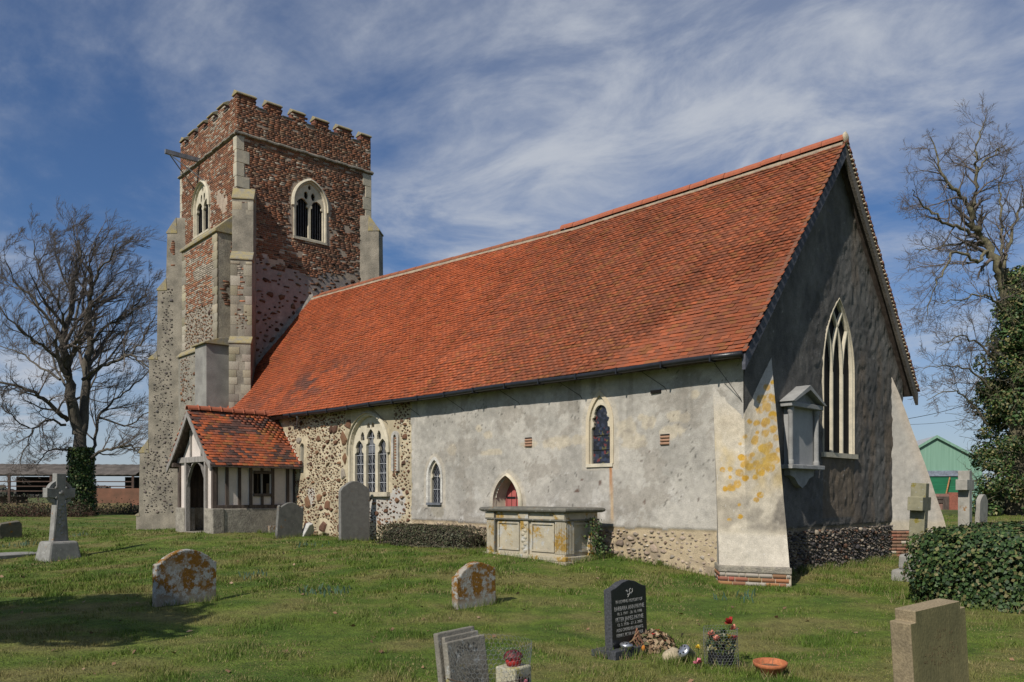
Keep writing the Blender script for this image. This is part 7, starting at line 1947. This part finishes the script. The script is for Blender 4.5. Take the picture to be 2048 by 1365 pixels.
# fallen leaves and dung-coloured scraps on the lawn
b = MB()
rs = np.random.RandomState(111); n = 260
t = rs.rand(n); Zd = 4.5 + t * 16; lat = (rs.rand(n) * 2 - 1) * .68 * Zd; x = AX[0] * Zd + RT[0] * lat; y = AX[1] * Zd + RT[1] * lat
ok_ = ~((x < -7.4) & (y > 12.9)); x, y = x[ok_], y[ok_]; z = ground(x, y) + .02; Nn = np.tile((0, 0, 1.), (len(x), 1)) + rs.normal(0, .5, (len(x), 3)); Nn /= np.linalg.norm(Nn, axis=1, keepdims=True)
V, Fq = leaf_quads(np.stack([x, y, z], 1), Nn, rs.uniform(.03, .085, len(x)), rs)
fl = add('fallen_leaves', V, Fq, M_SHRUB, None, np.repeat(np.array([(.22, .13, .07), (.30, .20, .13), (.15, .09, .05)])[rs.choice(3, len(x))], 4, 0)); tag(fl, 'dry brown leaves scattered over the lawn', 'leaves', kind='stuff')

# ------------------------------------------------------------------ background
def local(px, py, Z):
    p = at_depth(px, py, Z); return p
def bg_thing(name, label, cat, px, Z, yaw=0, group=None):
    p = at_depth(px, 1000, Z); return thing(name, label, cat, (p.x, p.y, gz(p.x, p.y)), (0, 0, YAW + yaw), group)
# local frames: x to the right in the picture, y away from it
s = 95 / F_PX
barn = bg_thing('open_barn', 'long open-sided farm barn with a corrugated roof beyond the big bare tree', 'barn', 130, 95, math.radians(8))
M_CORR = mat('corrugated_asbestos', (.13, .112, .095), (.075, .065, .055), scale=.8, bump=.3, bscale=6)
hz0 = barn.location.z
b = MB(); x0, x1 = -15.5, 7.8; ez, rz_ = EYE + 40 * s - hz0, EYE + 63 * s - hz0
for i in range(47):
    xa = x0 + i * (x1 - x0) / 47; xb = xa + (x1 - x0) / 47; dz = .05 * (i % 2)
    b.raw([(xa, 0, ez + dz), (xb, 0, ez + .05 - dz), (xb, 5.2, rz_ + .05 - dz), (xa, 5.2, rz_ + dz), (xa, 0, ez - .08 + dz), (xb, 0, ez - .03 - dz), (xb, 5.2, rz_ - .03 - dz), (xa, 5.2, rz_ - .08 + dz)], [(0, 1, 2, 3), (4, 7, 6, 5), (0, 4, 5, 1), (3, 2, 6, 7)])
b.build('roof', M_CORR, barn)
b = MB(); b.raw([(x0, 10.4, ez), (x1, 10.4, ez), (x1, 5.2, rz_), (x0, 5.2, rz_)], [(0, 1, 2, 3)]); b.build('rear_roof', M_CORR, barn)
for i in range(6): MB().box((x0 + .4 + i * 4.5 - .12, .1, -.5), (x0 + .4 + i * 4.5 + .12, .34, ez)).build('post', mat('rusty_steel', (.10, .065, .05)) if 'rusty_steel' not in bpy.data.materials else bpy.data.materials['rusty_steel'], barn)
for i in range(3): MB().box((x0 + .5, .15, ez - .9 - i * .55), (x1 - .5, .25, ez - .78 - i * .55)).build('rail', bpy.data.materials['rusty_steel'], barn)
for (a_, c_) in ((-9.5, -3.2), (3.5, 7.6)): MB().box((a_, 9.9, ez - 2.3), (c_, 10.0, ez - .1)).build('rear_cladding', mat('dark_boards', (.035, .03, .025)), barn)
MB().box((x0 + 2, 3, -.2), (x0 + 9, 6, 1.0)).build('stacked_fodder', mat('straw_stack', (.13, .085, .05)), barn)
rw = bg_thing('brick_yard_wall', 'long reddish brick farmyard wall behind the churchyard', 'wall', 235, 74, math.radians(4))
MB().box((-4.2, 0, -.4), (16, .3, EYE + 12 * 74 / F_PX - rw.location.z)).build('wall', mat('farm_brick', (.20, .095, .06), (.13, .07, .045), scale=1.2, bump=.4), rw)
cwall = bg_thing('churchyard_wall', 'low mossy buff brick churchyard wall behind the big bare tree', 'wall', 150, 52, math.radians(3))
MB().box((-9, 0, -.4), (3.4, .35, EYE - 18 * 52 / F_PX - cwall.location.z)).build('wall', mat('mossy_buff_brick', (.20, .15, .075), (.11, .10, .05), scale=1.5, bump=.6, bscale=8), cwall)
MB().box((3.6, 0, -.4), (16, .35, EYE - 22 * 52 / F_PX - cwall.location.z)).build('wall', mat('mossy_dark_brick', (.07, .065, .04), (.045, .045, .03), scale=1.5, bump=.6, bscale=8), cwall)
M_DEAD = leafmat('dead_bramble', rough=.9)
rs = np.random.RandomState(121)
def bramble(px, Z, w, h, label, colr, nm='bramble_thicket'):
    t_ = bg_thing(nm, label, 'bush', px, Z); lines = []
    for k in range(int(w * 42)):
        x = rs.uniform(-w / 2, w / 2); y = rs.normal(0, .5); branch((x, y, -.05), (rs.normal(0, .7), rs.normal(0, .5), 1), h * rs.uniform(.6, 1.4), .014, 1, rs, lines, -.22, .25, [(0, 0, 0), (3, .6, .8)])
    tubes('canes', lines, mat('bramble_cane', colr, tuple(q * .6 for q in colr), bump=0) if label[:4] not in bpy.data.materials else M_TWIG, t_)
    n = int(w * 500); P_ = np.stack([rs.uniform(-w / 2, w / 2, n), rs.normal(0, .45, n), np.abs(rs.normal(0, h * .4, n))], 1); V, Fq = leaf_quads(P_, rand_dirs(n, rs), rs.uniform(.05, .12, n), rs)
    add('leaves', V, Fq, M_DEAD, t_, np.repeat(np.array([(.06, .05, .03), (.09, .06, .04), (.03, .04, .02), (.04, .06, .02)])[rs.choice(4, n)], 4, 0), kind='stuff'); return t_
bramble(40, 44, 7, 1.0, 'brown bramble thicket below the open barn', (.10, .055, .04))
bramble(235, 49, 6.5, .7, 'low dark bramble and ivy at the foot of the churchyard wall', (.07, .055, .04))
bramble(120, 48, 4, .55, 'dead grass and canes round the foot of the big bare tree', (.16, .12, .07))
# distant hedge line and wood on the horizon
rs = np.random.RandomState(131); n = 26000
an = rs.uniform(-1.0, 1.0, n); R_ = 330 + rs.normal(0, 8, n); X_ = AX[0] * R_ * np.cos(an) + RT[0] * R_ * np.sin(an); Y_ = AX[1] * R_ * np.cos(an) + RT[1] * R_ * np.sin(an)
hgt = 1.0 + 5.5 * fbm(an * 30, an * 0, s=3, o=3) ** 2; P_ = np.stack([X_, Y_, .3 + rs.rand(n) * hgt], 1); V, Fq = leaf_quads(P_, rand_dirs(n, rs), rs.uniform(.8, 1.8, n), rs)
fw = add('distant_hedgerow', V, Fq, M_DEAD, None, np.repeat(np.array([(.075, .07, .06), (.06, .065, .045), (.09, .08, .07)])[rs.choice(3, n)], 4, 0)); tag(fw, 'far hedgerow along the horizon', 'hedgerow', kind='stuff')
# green shed
shd = bg_thing('green_shed', 'pale green metal farm shed with a dark green roller door', 'shed', 1878, 82, math.radians(-14)); s = 82 / F_PX; z0 = shd.location.z
M_GRN = mat('pale_green_sheet', (.19, .32, .24), (.15, .27, .20), rough=.6, scale=1.0, bump=.3, bscale=7, stretch=(6, 1, .2), fine=.08)
ap_z, ev_z = EYE + 115 * s - z0, EYE + 66 * s - z0
b = MB(); b.prism([(-4.2, -.3), (-4.2, ev_z), (-.25, ap_z), (3.9, ev_z), (3.9, -.3)], 0, .1, lambda a_, q, d: (a_, d, q)); b.build('gable_wall', M_GRN, shd)
MB().box((3.8, .1, -.3), (3.9, 18, ev_z)).build('side_wall', M_GRN, shd); MB().box((-4.2, .1, -.3), (-4.1, 18, ev_z)).build('side_wall', M_GRN, shd)
M_SHR = mat('pale_grey_sheet', (.36, .37, .38), (.30, .31, .32), rough=.6, scale=1, bump=.2, bscale=5)
for sg, ex in ((-1, -4.45), (1, 4.15)):
    b = MB(); b.raw([(-.25, -.25, ap_z + .12), (ex, -.25, ev_z - .02), (ex, 18, ev_z - .02), (-.25, 18, ap_z + .12), (-.25, -.25, ap_z + .02), (ex, -.25, ev_z - .12), (ex, 18, ev_z - .12), (-.25, 18, ap_z + .02)], BOXF); b.build('roof', M_SHR, shd)
    b = MB(); b.raw([(-.25, -.3, ap_z + .16), (ex, -.3, ev_z + .02), (ex, -.24, ev_z + .02), (-.25, -.24, ap_z + .16), (-.25, -.3, ap_z - .12), (ex, -.3, ev_z - .26), (ex, -.24, ev_z - .26), (-.25, -.24, ap_z - .12)], BOXF); b.build('verge_trim', M_GRN, shd)
dz1 = EYE + 36 * s - z0
MB().box((-1.2, -.08, -.2), (1.9, -.01, dz1)).build('roller_door', mat('dark_green_shutter', (.018, .15, .07), rough=.55, scale=1, bump=.5, bscale=10, stretch=(.2, 1, 6)), shd)
MB().box((-1.35, -.2, dz1), (2.1, -.01, dz1 + .55)).build('shutter_box', mat('grey_blue_box', (.22, .25, .30)), shd)
MB().box((1.95, -.12, -.2), (2.1, -.01, dz1)).build('red_post', mat('red_post_paint', (.20, .04, .05)), shd)
MB().tube([(.25, -.35, -.3), (.9, -.35, dz1 - .1)], .07, 6).build('barrier_pole', mat('orange_pole', (.45, .22, .10)), shd)
yw = bg_thing('brick_garden_wall', 'weathered red brick wall with a wooden gate below the green shed', 'wall', 1895, 60, math.radians(-6)); z0 = yw.location.z; zt_ = EYE + 1 * 60 / F_PX - z0
MB().box((-1.6, 0, -.4), (.1, .3, zt_)).build('wall', mat('pink_brick', (.27, .15, .12), (.19, .11, .09), scale=2.5, bump=.5, bscale=12), yw); MB().box((.12, 0, -.4), (1.35, .3, zt_ + .1)).build('wall', mat('bright_brick', (.28, .10, .07), (.21, .08, .055), scale=2.5, bump=.5, bscale=12), yw)
MB().box((-.35, -.1, -.3), (.05, -.02, zt_ - .2)).build('gate_post', M_WOOD_D, yw); MB().box((-1.5, -.08, .5), (-.36, -.02, .7)).build('gate_rail', M_WOOD_D, yw); MB().box((-1.5, -.08, zt_ - .4), (-.36, -.02, zt_ - .2)).build('gate_rail', M_WOOD_D, yw)
for k, (a_, c_) in enumerate((((1790, 842), (1985, 792)), ((1790, 850), (1985, 828)))):
    p0_, p1_ = at_depth(*a_, 70), at_depth(*c_, 66); pts = [p0_.lerp(p1_, i / 12) - Vector((0, 0, .25 * math.sin(math.pi * i / 12))) for i in range(13)]
    t_ = thing('overhead_cable', 'upper black overhead cable crossing behind the ivy tree' if k == 0 else 'lower thin overhead cable crossing behind the ivy tree', 'cable', tuple(pts[0]), world_coords=True); MB().tube(pts, .022 if k == 0 else .014, 4).build('wire', M_BLACK, t_)
